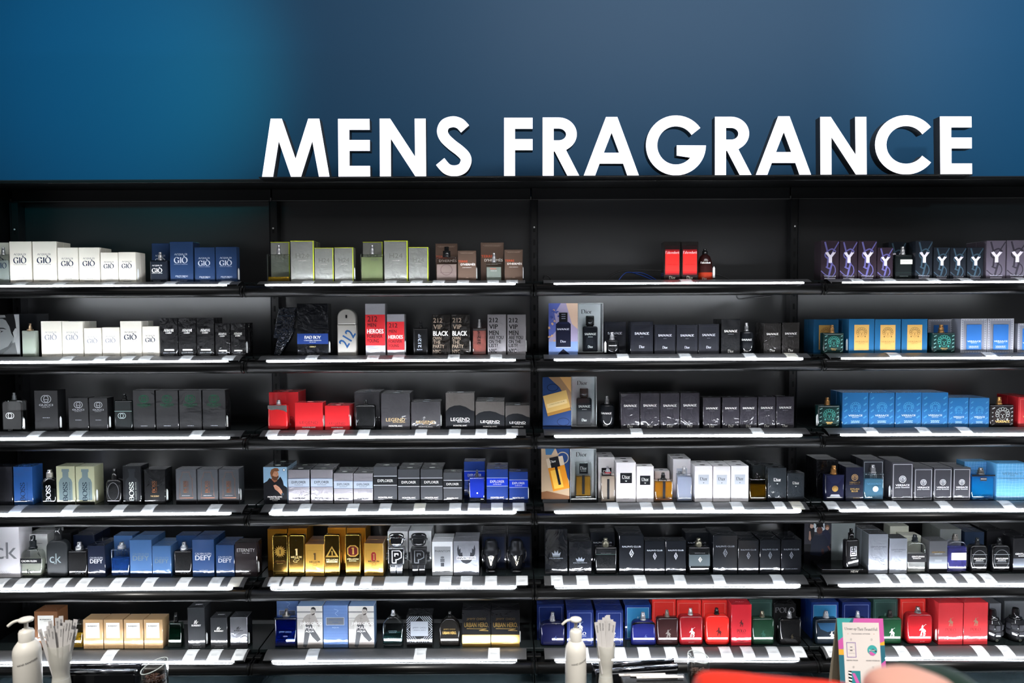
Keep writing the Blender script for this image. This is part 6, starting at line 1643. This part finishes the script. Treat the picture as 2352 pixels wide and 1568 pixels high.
b = MB(); b.box(A.x + .01, C.x - .01, .006, .04, 0, .004, m_blacks); b.obj('foot', o)
reg(o, 'black backing panel behind the grey photo card', 'display panel', 0, 1, -1.9)

GP = [('r', 0, 0, 1, 1, '#34343c'), ('r', 0, 0, 1, .45, '#141419'), ('p', [(.46, 1), (.62, 1), (.62, .84), (.74, .96), (.76, .70), (.62, .72), (.40, .72), (.32, .74), (.34, .96), (.46, .86)], '#c9d4dc'),
      ('p', [(.14, .55), (.20, .80), (.30, .84), (.38, .80), (.36, .60), (.28, .5)], '#1d1c22'), ('e', .27, .86, .075, .10, '#c9a796'), ('p', [(.18, .92), (.27, .96), (.35, .92), (.34, .88), (.22, .90), (.20, .80), (.16, .82)], '#17151a'), ('p', [(.18, .74), (.22, .74), (.26, .58), (.22, .52), (.16, .56)], '#b08a78'),
      ('p', [(.66, .52), (.66, .74), (.82, .80), (.96, .66), (.94, .40), (.76, .3)], '#23273c'), ('e', .84, .815, .07, .09, '#c9a08c'), ('p', [(.76, .84), (.84, .885), (.92, .85), (.92, .80), (.86, .84), (.78, .81)], '#7c5a40'),
      ('p', [(.22, .22), (.26, .56), (.40, .66), (.54, .64), (.74, .66), (.90, .52), (.88, .30), (.6, .18)], '#1e2434'), ('e', .56, .76, .11, .14, '#5f4038'), ('p', [(.42, .80), (.44, .90), (.56, .94), (.68, .91), (.71, .80), (.66, .83), (.48, .83)], '#0f0e10'), ('r', .49, .765, .54, .772, '#141012'), ('r', .59, .765, .64, .772, '#141012'), ('p', [(.52, .69), (.62, .69), (.58, .675)], '#3a2422'),
      ('p', [(.62, .30), (.66, .36), (.72, .33), (.74, .24), (.66, .22)], '#3a2422'), ('p', [(.84, .40), (.90, .42), (.97, .34), (.94, .30)], '#5a3a36')]
t = empty('bottle_display_stand', (0, 0, 0))
Yd = YF + .003
a0 = at(*P(3, 4, 300, 600), Yd); a1 = at(*P(3, 4, 762, 548), Yd); zs = SZ[4] + .0002; hb = .016
t.location = ((a0.x + a1.x) / 2, Yd, zs); wx = (a1.x - a0.x) / 2
b = MB(); b.slab([(x, z) for x, z in ((-wx, 0), (wx, 0), (wx, hb), (-wx, hb))], 0, .10, lacq('#0b0b0d'), .0005)
tw_ = 2 * wx; draw(b, [('t', 'NEW', .72, .5, .17, .52, W_, 'B')], tw_, hb, 0); b.obj('base', t)
Yp = Yd + .102
p0 = at(*P(3, 4, 122, 55), Yp); p1 = at(*P(3, 4, 398, 55), Yp); p2 = at(*P(3, 4, 640, 55), Yp)
b = MB(); b.box(p0.x - t.location.x, p1.x - t.location.x, .102, .107, 0, p0.z - zs, mat('#1a1b1f', .4), .0004)
draw(b, GP, p1.x - p0.x, (p0.z - zs) , .102, 0, (p0.x + p1.x) / 2 - t.location.x); b.obj('photo_panel', t, None)['label'] = 'photo of three people in dark clothes'
b = MB(); b.box(p1.x - t.location.x, p2.x - t.location.x, .102, .107, 0, p0.z - zs, mat('#a3acac', .32, .55), .0004); b.obj('back_panel', t)
reg(t, 'black stand with photo of three people', 'display stand', 3, 4, t.location.x)
bot(3, 4, 'gsob', 545, 697, 262, 148, y=.012, zz=hb, rot=14)


# ------------------------------------------------------------------ price tags on the ticket strips
TG = {(0, 0): [135, 468, 880, 1393, 1852], (1, 0): [380, 698, 1065, 1280, 1462, 1663, 1912, 2070], (2, 0): [1255], (3, 0): [583, 915, 1362, 1688, 2270],
      (0, 1): [525, 807, 1035, 1183, 1525, 1883], (1, 1): [410, 918, 1128, 1587, 1938], (2, 1): [720, 1245, 1790, 2140], (3, 1): [965, 1930],
      (0, 2): [253, 612, 1615], (1, 2): [82, 328, 628, 838, 1315, 1593, 1815, 2070], (2, 2): [835, 1850], (3, 2): [728, 1262, 1680],
      (0, 3): [103, 540, 960, 1210, 1760], (1, 3): [125, 352, 748, 1017, 1303, 1598, 1753, 1945, 2123], (2, 3): [635, 918, 1108, 1433, 1683, 2040, 2190], (3, 3): [335, 625, 950, 1475, 2110],
      (0, 4): [-45, 135, 297, 477, 660, 945, 1213, 1503, 1773, 1937], (1, 4): [98, 215, 355, 565, 717, 860, 1060, 1157, 1303, 1517, 1690, 1895, 2152], (2, 4): [165, 380, 868, 1200, 1530, 2027], (3, 4): [865, 1065, 1305, 1530, 1743, 1920],
      (0, 5): [875, 1560, 1762, 1970], (1, 5): [415, 1307, 1920], (2, 5): [385, 697, 900, 1127, 1362, 1590, 1775, 1990, 2208], (3, 5): [340, 1050, 1275, 1845, 2105]}
CREAM = {(2, 1, 2140), (0, 4, 1937), (2, 3, 2190), (1, 3, 1303)}
BLUE = {(0, 3, 103)}
m_clip = mat('#dfe6ea', .08, 0, .5, alpha=.45)


def tag_mesh(col, seed):
    rnd = random.Random(seed)
    b = MB(); w = .0195; m = paper(col); off = .0011
    pr = STRIP[1:-1]
    def row(ys, x0, x1, o_, mm):
        vs = []
        for y, z in ys: vs += [(x0, y - .0002, z + o_), (x1, y - .0002, z + o_)]
        b.add(vs, [(2 * k, 2 * k + 1, 2 * k + 3, 2 * k + 2) for k in range(len(ys) - 1)], mm)
    row(pr, -w, w, off, m)
    def between(t0, t1):
        n = len(pr) - 1
        f = lambda t: tuple(pr[min(int(t * n), n - 1)][k] + (pr[min(int(t * n), n - 1) + 1][k] - pr[min(int(t * n), n - 1)][k]) * (t * n - min(int(t * n), n - 1)) for k in (0, 1))
        return [f(t0), f(t1)]
    ink = paper('#5a5d62')
    for t0, x0, x1 in ((.86, -.016, -.002), (.78, -.016, -.008), (.70, .003, .016)):
        x = x0
        while x < x1:
            l = rnd.uniform(.001, .003); row(between(t0 - .03, t0 + .02), x, min(x + l, x1), off + .00015, ink); x += l + .0006
    x = -.012
    while x < .010:
        l = rnd.uniform(.0004, .0014); row(between(.26, .42), x, x + l, off + .00015, paper('#2a2c30')); x += l + rnd.uniform(.0006, .0014)
    return b.mesh('price_print')


TM = [tag_mesh('#e9eaec', i) for i in range(4)]
TC = tag_mesh('#d9cfae', 9); TB = tag_mesh('#8398c8', 10)
cm_ = MB(); w = .0212
vs = []
for y, z in STRIP[1:-1]: vs += [(-w, y, z + .0018), (w, y, z + .0018)]
cm_.add(vs, [(2 * k, 2 * k + 1, 2 * k + 3, 2 * k + 2) for k in range(len(vs) // 2 - 1)], m_clip)
CM = cm_.mesh('clear_holder')
NUM = ['', 'leftmost', 'second', 'third', 'fourth', 'fifth', 'sixth', 'seventh', 'eighth', 'ninth', 'tenth', 'eleventh', 'twelfth', 'thirteenth']
CNT = ['', 'one', 'two', 'three', 'four', 'five', 'six', 'seven', 'eight', 'nine', 'ten', 'eleven', 'twelve', 'thirteen']


def ordn(k, n): return '' if n == 1 else ('leftmost' if k == 0 else 'rightmost' if k == n - 1 else NUM[k + 1]) + ' of ' + CNT[n]


for (bay, row), xs in TG.items():
    for k, zx in enumerate(xs):
        S = (3.675, 3.618, 3.675, 4.421)[bay]
        X = at(*P(bay, row, zx + 14 * S, (500 if row < 5 else 540)), YT + .035).x
        me = TC if (bay, row, zx) in CREAM else TB if (bay, row, zx) in BLUE else TM[(k * 7 + row) % 4]
        o = bpy.data.objects.new('price_tag', me); COL.objects.link(o)
        o.location = (X, YT, SZ[row])
        col = 'cream' if me is TC else 'blue-tinted' if me is TB else 'white'
        lb = col + ' price tag, ' + (ordn(k, len(xs)) + ' on the ' if len(xs) > 1 else 'the only one on the ') + ROW[row] + ' edge, ' + BAY[bay]
        tag(o, lb, 'price tag', 'price tags on the ' + ROW[row] + ' of the ' + BAY[bay])
        part('clear_holder', CM, o)

# ------------------------------------------------------------------ labels of everything registered
from collections import defaultdict
grp = defaultdict(list)
for i, r in enumerate(REG):
    if r['i'] == 0: grp[(r['desc'], r['row'], r['bay'])].append(i)
pos = {}
for k, ids in grp.items():
    ids.sort(key=lambda i: REG[i]['x'])
    for j, i in enumerate(ids): pos[i] = (j, len(ids))
tot = defaultdict(int)
for r in REG: tot[(r['desc'], r['row'], r['bay'])] += 1
for i, r in enumerate(REG):
    j, n = pos[r['front']]
    od = ordn(j, n)
    if r['i'] == 1: od = 'directly behind ' + (od or 'its twin')
    elif r['i'] == 2: od = 'second behind ' + (od or 'its twin')
    lb = ', '.join(x for x in (r['desc'], od, ROW[r['row']], BAY[r['bay']]) if x)
    tag(r['o'], lb, r['cat'], (r['desc'] + ' on the ' + ROW[r['row']] + ' of the ' + BAY[r['bay']]) if tot[(r['desc'], r['row'], r['bay'])] > 1 else None)

# ------------------------------------------------------------------ cables behind the top shelves
b = MB()
Yc = YB - .06
for pts in (((735, 458), (775, 410), (810, 388), (860, 392), (950, 420), (1020, 450), (1050, 462)), ((850, 390), (930, 392), (1000, 420), (1065, 458))):
    b.tube(smooth_path([tuple(at(*P(2, 0, x, y), Yc + .01 * i_)) for i_, (x, y) in enumerate(pts)], 5), .0022, mat('#123a8a', .4), 8)
o = b.obj('cable'); tag(o, 'thin blue cable looping on the top shelf left of the red-panel cartons', 'cable')
b = MB()
b.tube(smooth_path([tuple(at(*P(2, 0, x, y), Yc + .03)) for x, y in ((625, 458), (700, 400), (800, 372), (1000, 370), (1300, 380), (1560, 405), (1690, 455))], 6), .0016, mat('#1b1b1d', .4), 8)
o = b.obj('cable'); tag(o, 'thin black cable arching behind the red-panel cartons on the top shelf', 'cable')
b = MB()
b.tube(smooth_path([tuple(at(*P(2, 1, x, y), YT + .09)) for x, y in ((1735, -6), (1738, 10), (1760, 24), (1820, 18), (1900, 10), (2030, -2))], 6), .0026, mat('#141416', .35), 8)
o = b.obj('cable'); tag(o, 'black cable drooping below the top shelf in the third bay', 'cable')
b = MB()
b.tube(smooth_path([tuple(at(*P(2, 0, x, y), YB - .05)) for x, y in ((100, 440), (112, 416), (135, 414), (155, 430), (162, 456))], 6), .0018, mat('#1b1b1d', .4), 8)
o = b.obj('cable'); tag(o, 'small black cable loop beside the upright left of the third bay', 'cable')

# ------------------------------------------------------------------ counter in front of the shelves
ZC = 0.42
t = empty('tester_counter', (0, 1.9, 0))
tag(t, 'low black tester counter standing before the wall unit', 'counter')
b = MB(); b.box(-1.9, 1.9, -.30, .29, .04, ZC - .02, m_blacks, .002); b.obj('body', t)
b = MB(); b.box(-1.92, 1.92, -.32, .30, ZC - .02, ZC, mat('#141617', .10, 0, .5), .002); b.obj('top_panel', t)
Yc = 2.08
m_pl = mat('#d3cfc6', .38)


def curved_text(b, s_, cx, cz, w, h, r, yc, m, slope=0.0):
    vs, fs, _ = sans(s_, .01)
    o = []
    for x, z, ly in vs:
        a = (cx + x * w) / r
        o.append((math.sin(a) * (r + .0004 + ly * .00003), yc - math.cos(a) * (r + .0004 + ly * .00003), cz + z * h + x * w * slope))
    b.add(o, fs, m)


def sanitizer(px0, px1, rot, label):
    A = at(px0, 1500, Yc); C = at(px1, 1500, Yc); w = C.x - A.x; r = w / 2; xc = (A.x + C.x) / 2
    zt = at(px0, 1419, Yc).z - ZC
    zs_ = at(px0, 1470, Yc).z - ZC      # collar foot
    zsh = at(px0, 1488, Yc).z - ZC
    t = empty('hand_sanitizer_bottle', (xc, Yc, ZC + .0002)); t.rotation_euler = (0, 0, rot)
    b = MB(); b.lathe([(r * .90, 0), (r, .006), (r, zsh - .012), (r * .985, zsh - .004), (r * .93, zsh + .004), (r * .82, zsh + .011), (r * .62, zs_ - .002), (r * .50, zs_ + .001)], 0, 0, m_pl, 40)
    curved_text(b, 'HAND SANITIZER', .012 if rot > -1.2 else .012, zsh - .030, .052, .0052, r, 0, paper('#3a3a3a'), .22)
    b.obj('bottle_body', t)
    b = MB(); hc = at(px0, 1446, Yc).z - ZC
    b.lathe([(r * .56, zs_ - .001), (r * .56, hc - .006), (r * .52, hc - .004), (r * .50, hc - .001), (r * .30, hc), (r * .28, hc + .004)], 0, 0, m_pl, 32)
    b.obj('collar', t)
    b = MB(); b.lathe([(r * .15, hc + .003), (r * .15, zt - .010)], 0, 0, m_pl, 16); b.obj('pump_stem', t)
    b = MB(); b.lathe([(r * .18, zt - .013), (r * .50, zt - .009), (r * .56, zt - .004), (r * .50, zt - .001), (r * .2, zt)], 0, 0, m_pl, 28)
    b.tube(smooth_path([(0, 0, zt - .005), (-r * .6, 0, zt - .006), (-r * .95, 0, zt - .010), (-r * 1.28, 0, zt - .019)], 4), r * .12, m_pl, 12)
    b.obj('pump_head', t)
    tag(t, label, 'pump bottle', 'white pump bottles in the foreground')


sanitizer(33, 91, .25, 'white hand sanitizer pump bottle at the lower left')
sanitizer(1298, 1347, .0, 'white hand sanitizer pump bottle before the blue cartons')

m_frost = mat('#d8d6cc', .55, 0, 0, 0, 0, alpha=.5)
m_str = paper('#c2bfbd'); m_ink = paper('#5a5a5c')


def vase(px0, px1, prim, pw, seed, label, gl):
    A = at(px0, prim, Yc); C = at(px1, prim, Yc); xc = (A.x + C.x) / 2; r = (C.x - A.x) / 2
    h = A.z - ZC; hw = at(px0, pw, Yc).z - ZC
    t = empty('blotter_cup', (xc, Yc, ZC + .0002))
    out = smooth_path([(r * .80, .002), (r * .80, .02), (r * .84, hw * .45), (r * .76, hw * .8), (r * .68, hw), (r * .72, hw + .02), (r * .86, (h + hw) / 2), (r, h)], 4)
    b = MB(); b.lathe(out, 0, 0, m_frost, 36, caps=False); inn = [(max(.001, q - .0015), z) for q, z in out if z > hw - .001]
    b.lathe(inn, 0, 0, m_frost, 36, caps=False)
    b.obj('frosted_glass', t)
    b = MB(); b.lathe([(r * .70, 0), (r * .70, hw - .004), (r * .60, hw)], 0, 0, mat('#b4b4ae', .4, 0, 0, alpha=.8), 30); b.obj('foot', t)
    tag(t, label, 'cup', 'frosted cups of paper strips')
    rnd = random.Random(seed)
    N = 17
    z0 = hw + .006
    strips = []
    for i in range(N):
        f = (i + .5) / N * 2 - 1
        row_ = i % 3
        lean = f * (.27 if gl[0] else .13) + rnd.uniform(-.03, .03)
        L = rnd.uniform(gl[1], gl[2]) * (1 - .10 * abs(f))
        xb = f * r * .30; yb = (-r * .30, 0, r * .30)[row_]
        o_b = MB(); wd = .0058
        o_b.box(-wd, wd, 0, .0005, 0, L, m_str)
        txt_h = L - .006
        g = sans('SEPHORA', .01)
        put_text(o_b, g, 0, txt_h - .014, .022, .0042, -.0002, m_ink, -90)
        o = o_b.obj('paper_strip', None, (xc + xb, Yc + yb + (i * .0007 - .006), ZC + z0))
        o.rotation_euler = (rnd.uniform(-.03, .03), lean, rnd.uniform(-.25, .25))
        strips.append(o)
    strips.sort(key=lambda o: o.location.x + math.sin(o.rotation_euler[1]) * .1)
    NN = NUM + ['fourteenth', 'fifteenth', 'sixteenth', 'seventeenth']
    for k, o in enumerate(strips):
        q = 'leftmost' if k == 0 else 'rightmost' if k == N - 1 else NN[k + 1] + ' from left'
        tag(o, 'white scent testing strip, ' + q + ', in the cup ' + gl[3], 'paper strip', 'paper strips in the cup ' + gl[3])


vase(112, 164, 1477, 1552, 3, 'frosted waisted cup of paper strips at the lower left', (1, .140, .168, 'at lower left'))
vase(1370, 1413, 1478, 1546, 8, 'frosted waisted cup of paper strips before the blue cartons', (0, .140, .165, 'before blue cartons'))


def tumbler(px0, px1, ya, yb, label, beans):
    A = at(px0, ya, Yc); C = at(px1, yb, Yc); xc = (A.x + C.x) / 2; r = (C.x - A.x) / 2
    ha = A.z - ZC; hb = C.z - ZC
    t = empty('glass_tumbler', (xc, Yc, ZC + .0002))
    seg = 40; vs = []; fs = []
    for rad, lo in ((r, 0.0), (r - .0022, .012)):
        for top in (0, 1):
            for k in range(seg):
                a = 2 * PI * k / seg; x = math.cos(a) * rad; y = math.sin(a) * rad
                z = lo if not top else ha + (hb - ha) * (x / r + 1) / 2 + .30 * y * .5
                vs.append((x, y, z))
    G_ = glass('#f4f8f6'); b = MB()
    q_ = lambda i, j: [(i * seg + k, i * seg + (k + 1) % seg, j * seg + (k + 1) % seg, j * seg + k) for k in range(seg)]
    b.add(vs, q_(0, 1), G_, True); b.add(vs, q_(3, 2), G_, True); b.add(vs, q_(1, 3), G_)
    b.add(vs[:seg], [tuple(range(seg - 1, -1, -1))], glass('#eef2f0', .01)); b.add(vs[2 * seg:3 * seg], [tuple(range(seg))], glass('#eef2f0', .01))
    b.obj('glass_wall', t)
    b = MB(); rim = []
    for k in range(seg + 1):
        a = 2 * PI * k / seg; x = math.cos(a) * (r - .001); y = math.sin(a) * (r - .001)
        rim.append((x, y, ha + (hb - ha) * (x / r + 1) / 2 + .15 * y))
    b.tube(rim, .0011, mat('#dfe6e4', .15, alpha=.7), 8, False); b.obj('rim', t)
    tag(t, label, 'glass', 'slant-cut glasses of coffee beans')
    rnd = random.Random(4)
    bm_ = MB(); zt = at(px0, beans, Yc).z - ZC
    n = 0
    for z in [zt - .009, zt - .004, zt]:
        for k in range(46):
            a = rnd.uniform(0, 2 * PI); q = (r - .009) * math.sqrt(rnd.random())
            cx, cy = math.cos(a) * q, math.sin(a) * q
            rot = rnd.uniform(0, PI); tl = rnd.uniform(-.5, .5)
            pr = [(0.0004, -.005), (.0026, -.0035), (.0034, 0), (.0026, .0035), (.0004, .005)]
            n0 = len(bm_.v)
            bm_.lathe(pr, 0, 0, mat('#3a2114', .35), 8)
            Mx = Matrix.Translation((cx, cy, z + rnd.uniform(-.001, .002))) @ Matrix.Rotation(rot, 4, 'Z') @ Matrix.Rotation(PI / 2 + tl, 4, 'Y') @ Matrix.Diagonal((.75, 1, 1, 1))
            for i in range(n0, len(bm_.v)):
                bm_.v[i] = tuple(Mx @ Vector(bm_.v[i]))
    bm_.lathe([(r - .006, .014), (r - .006, zt - .012)], 0, 0, mat('#2f1a10', .6, bump=.6, bscale=200.0), 24)
    o = bm_.obj('coffee_beans', None, (xc, Yc, ZC + .0002)); o['kind'] = 'stuff'
    tag(o, 'roasted coffee beans filling the ' + label.split(',')[0], 'coffee beans')


tumbler(325, 383, 1538, 1519, 'slant-cut glass at lower left, right of the paper strips', 1556)
tumbler(1580, 1629, 1503, 1512, 'slant-cut glass behind the red blur, before the red bottles', 1541)

# trays with bright tubes
def tray(px0, px1, py, tilt, label):
    Yt = 2.165
    A = at(px0, py, Yt); C = at(px1, py, Yt); w = C.x - A.x; hz = .028
    t = empty('strip_tray', ((A.x + C.x) / 2, Yt, ZC + .0002)); t.rotation_euler = (0, 0, tilt)
    b = MB(); b.box(-w / 2, w / 2, -.030, .03, 0, .078, mat('#101113', .12, 0, .5), .002); b.obj('tray_body', t)
    for y, z in ((.012, .086), (-.022, .084)):
        b = MB(); b.tube([(-w / 2, y, z), (w / 2, y, z)], .006, metal('#b9bcc4', .08), 20); b.obj('chrome_tube', t)
        for s_ in (-1, 1):
            b = MB(); b.tube([(s_ * (w / 2), y, z), (s_ * (w / 2 + .002), y, z)], .0066, metal('#8f9298', .2), 16); b.obj('end_cap', t)
    tag(t, label, 'tray', 'black trays with chrome tubes')
    return t


tray(140, 320, 1551, 0.0, 'black tray with chrome tubes at lower left, behind the cup')
tray(1362, 1552, 1543, .12, 'black tray with chrome tubes behind the right-hand cup')
for i, (px, py, ro) in enumerate(((1475, 1563, .03), (1500, 1566, -.05), (1512, 1560, .02))):
    c = at(px, py, 2.05)
    b = MB(); b.box(-.065, .065, -.005, .005, 0, .0012, paper('#d2cdc9')); put_text(b, sans('SEPHORA', .01), -.04, 0, .022, .004, 0, m_ink)
    n = len(b.v)
    k0 = 8
    for q in range(k0, n):
        x, y, z = b.v[q]; b.v[q] = (x, z, .0014)
    o = b.obj('paper_strip', None, (c.x, 2.05 - .012 * i, ZC + .1125 + .0022 * i)); o.rotation_euler = (0, 0, ro)
    tag(o, 'white paper strip lying flat before the chrome tubes, ' + ('bottom', 'middle', 'top')[i] + ' of three', 'paper strip', 'loose paper strips lying on the counter')
b = MB(); b.box(-.09, .09, -.03, .02, 0, .112, mat('#17181a', .2, 0, .4), .002)
c = at(1500, 1560, 2.04); o = b.obj('strip_box', None, (c.x, 2.035, ZC + .0002)); tag(o, 'low black box carrying loose paper strips near the counter middle', 'box')

# folded tent card
Yk = 2.06
A = at(1921, 1419, Yk + .035); C = at(2025, 1420, Yk + .035)
w = C.x - A.x; xc = (A.x + C.x) / 2; h = A.z - ZC
t = empty('tent_card', (xc, Yk + .005, ZC + .0002)); t.rotation_euler = (0, 0, -.04)
lean = math.atan2(.045, h)
hh = h / math.cos(lean)
TE = '#3f9c9a'; PK = '#c25a9e'; DT_ = '#2c6474'; YE = '#d8a23a'; CR = '#d4cbc6'
dec = [('r', 0, 0, 1, 1, TE), ('p', [(.36, 1), (.28, .955), (.36, .95), (1, .95), (1, 1)], PK), ('p', [(.26, .955), (.33, 1), (.37, 1), (.34, .955)], DT_), ('r', .9, .72, 1, 1, PK), ('p', [(.9, .74), (1, .76), (1, .72), (.9, .70)], YE), ('r', .9, .5, 1, .715, DT_), ('p', [(.9, .52), (1, .56), (1, .48), (.9, .44)], PK), ('r', .9, 0, 1, .45, DT_),
       ('p', [(0, .76), (.11, .80), (.11, .68), (0, .66)], PK), ('r', 0, .61, .11, .67, YE), ('p', [(0, .61), (.11, .61), (.11, .22), (0, .22)], DT_), ('r', .11, .0, .90, .955, CR),
       ('t', 'Unwrap', .285, .885, .26, .038, '#55555a', 's'), ('t', 'Their', .495, .887, .14, .034, '#45454a', 's'), ('t', 'Beautiful', .72, .887, .28, .036, '#55555a', 's'), ('t', 'PACKAGING OPTIONS', .50, .835, .40, .013, '#66666a', 'b'), ('t', '+', .22, .835, .025, .012, '#c98a7a', 'b'), ('t', '+', .78, .835, .025, .012, '#c98a7a', 'b'),
       ('o', .28, .775, .022, .022, .003, '#77777a'), ('o', .72, .775, .022, .022, .003, '#77777a'), ('t', '1', .28, .775, .008, .012, '#77777a', 'a'), ('t', '2', .72, .775, .014, .012, '#77777a', 'a'),
       ('f', .175, .585, .375, .745, .012, '#7a5a9e'), ('f', .195, .595, .355, .735, .004, '#e8e2de'), ('lines', .275, .69, .05, 1, .02, '#77777a'), ('r', .20, .67, .35, .672, '#a9a5a2'), ('lines', .275, .655, .06, 1, .02, '#55555a'), ('r', .20, .63, .35, .632, '#a9a5a2'),
       ('e', .725, .665, .105, .105, TE), ('p', [(.65, .645), (.70, .65), (.79, .62), (.74, .605), (.68, .612)], PK), ('p', [(.66, .65), (.74, .66), (.82, .64), (.82, .655), (.74, .68)], '#1d3a48'), ('t', 'Beautiful', .72, .665, .13, .016, W_, 's'), ('t', 'GREETING STICKER', .28, .555, .25, .011, '#66666a', 'b'), ('t', 'HOLIDAY STICKER SEAL', .73, .555, .30, .011, '#66666a', 'b'),
       ('o', .30, .485, .022, .022, .003, '#77777a'), ('o', .72, .485, .022, .022, .003, '#77777a'), ('t', '3', .30, .485, .013, .012, '#77777a', 'a'), ('t', '4', .72, .485, .014, .012, '#77777a', 'a'),
       ('r', .18, .30, .44, .445, '#2f8088'), ('r', .18, .30, .25, .445, '#17181a'), ('p', [(.26, .42), (.32, .42), (.42, .31), (.34, .31)], PK), ('t', 'GIFT BOX WRAP', .29, .265, .23, .011, '#66666a', 'b')] + \
      [('p', [(.18, .315 + k * .035), (.25, .305 + k * .035), (.25, .32 + k * .035), (.18, .33 + k * .035)], W_) for k in range(4)]
b = MB(); b.box(-w / 2, w / 2, 0, .0012, 0, hh, mat('#a09684', .6)); draw(b, dec, w, hh, 0)
o = b.obj('front_panel', t); o.rotation_euler = (-lean, 0, 0); o.location = (0, -.018, 0)
b = MB(); b.box(-w / 2, w / 2, -.0012, 0, 0, hh, mat('#a09684', .6)); o = b.obj('rear_panel', t); o.rotation_euler = (lean * 1.3, 0, 0); o.location = (0, .09, 0)
b = MB(); b.box(-w / 2, w / 2, -.018, .088, 0, .0012, mat('#a09684', .6)); b.obj('bottom_panel', t)
tag(t, 'colourful folded tent card reading Unwrap Their Beautiful, at lower right', 'card')

# ------------------------------------------------------------------ out-of-focus goods right in front of the camera
zn = at(1800, 1700, .86).z - .06
t = empty('near_display_table', (.45, .80, 0)); tag(t, 'white display table edge close to the camera, just out of sight', 'table')
b = MB(); b.box(-.42, .42, -.16, .17, zn - .03, zn, mat('#8a8a8c', .4), .003); b.obj('table_top', t)
for sx in (-1, 1):
    for sy in (-1, 1):
        b = MB(); b.box(sx * .38 - .02, sx * .38 + .02, sy * .13 - .02, sy * .13 + .02, 0, zn - .03, mat('#8a8a8c', .4)); b.obj('leg', t)
Yn = .86


def blob(name, pxs, y0, dep, m, bev, label, cat):
    pts = [at(x, y, y0 + dep) for x, y in pxs]
    cx = sum(p.x for p in pts) / len(pts)
    top = [(p.x - cx, p.z - zn) for p in pts]
    ol = [(top[0][0] + .0, 0.0005)] + top + [(top[-1][0], 0.0005)]
    b = MB(); b.slab(ol[::-1], 0, dep, m, bev, True)
    o = b.obj(name, None, (cx, y0, zn)); tag(o, label, cat)
    return o


blob('orange_red_package', smooth_path([(1586, 1575), (1596, 1548), (1622, 1538), (1680, 1540), (1750, 1548), (1840, 1556), (1915, 1562), (1958, 1572)], 4), Yn - .06, .05, mat('#ff3410', .5), .006, 'blurred orange-red package leaning low in front of the glass', 'package')
blob('peach_rounded_package', smooth_path([(1972, 1590), (1976, 1556), (1992, 1536), (2030, 1525), (2080, 1524), (2130, 1538), (2170, 1556), (2196, 1590)], 4), Yn - .10, .06, mat('#ecb09c', .5), .008, 'blurred peach rounded package at the bottom right', 'package')
blob('dark_green_package', smooth_path([(2040, 1590), (2048, 1530), (2062, 1516), (2110, 1519), (2165, 1526), (2210, 1545), (2262, 1590)], 4), Yn + .0, .06, mat('#12301f', .5), .008, 'blurred dark green package behind the peach one', 'package')
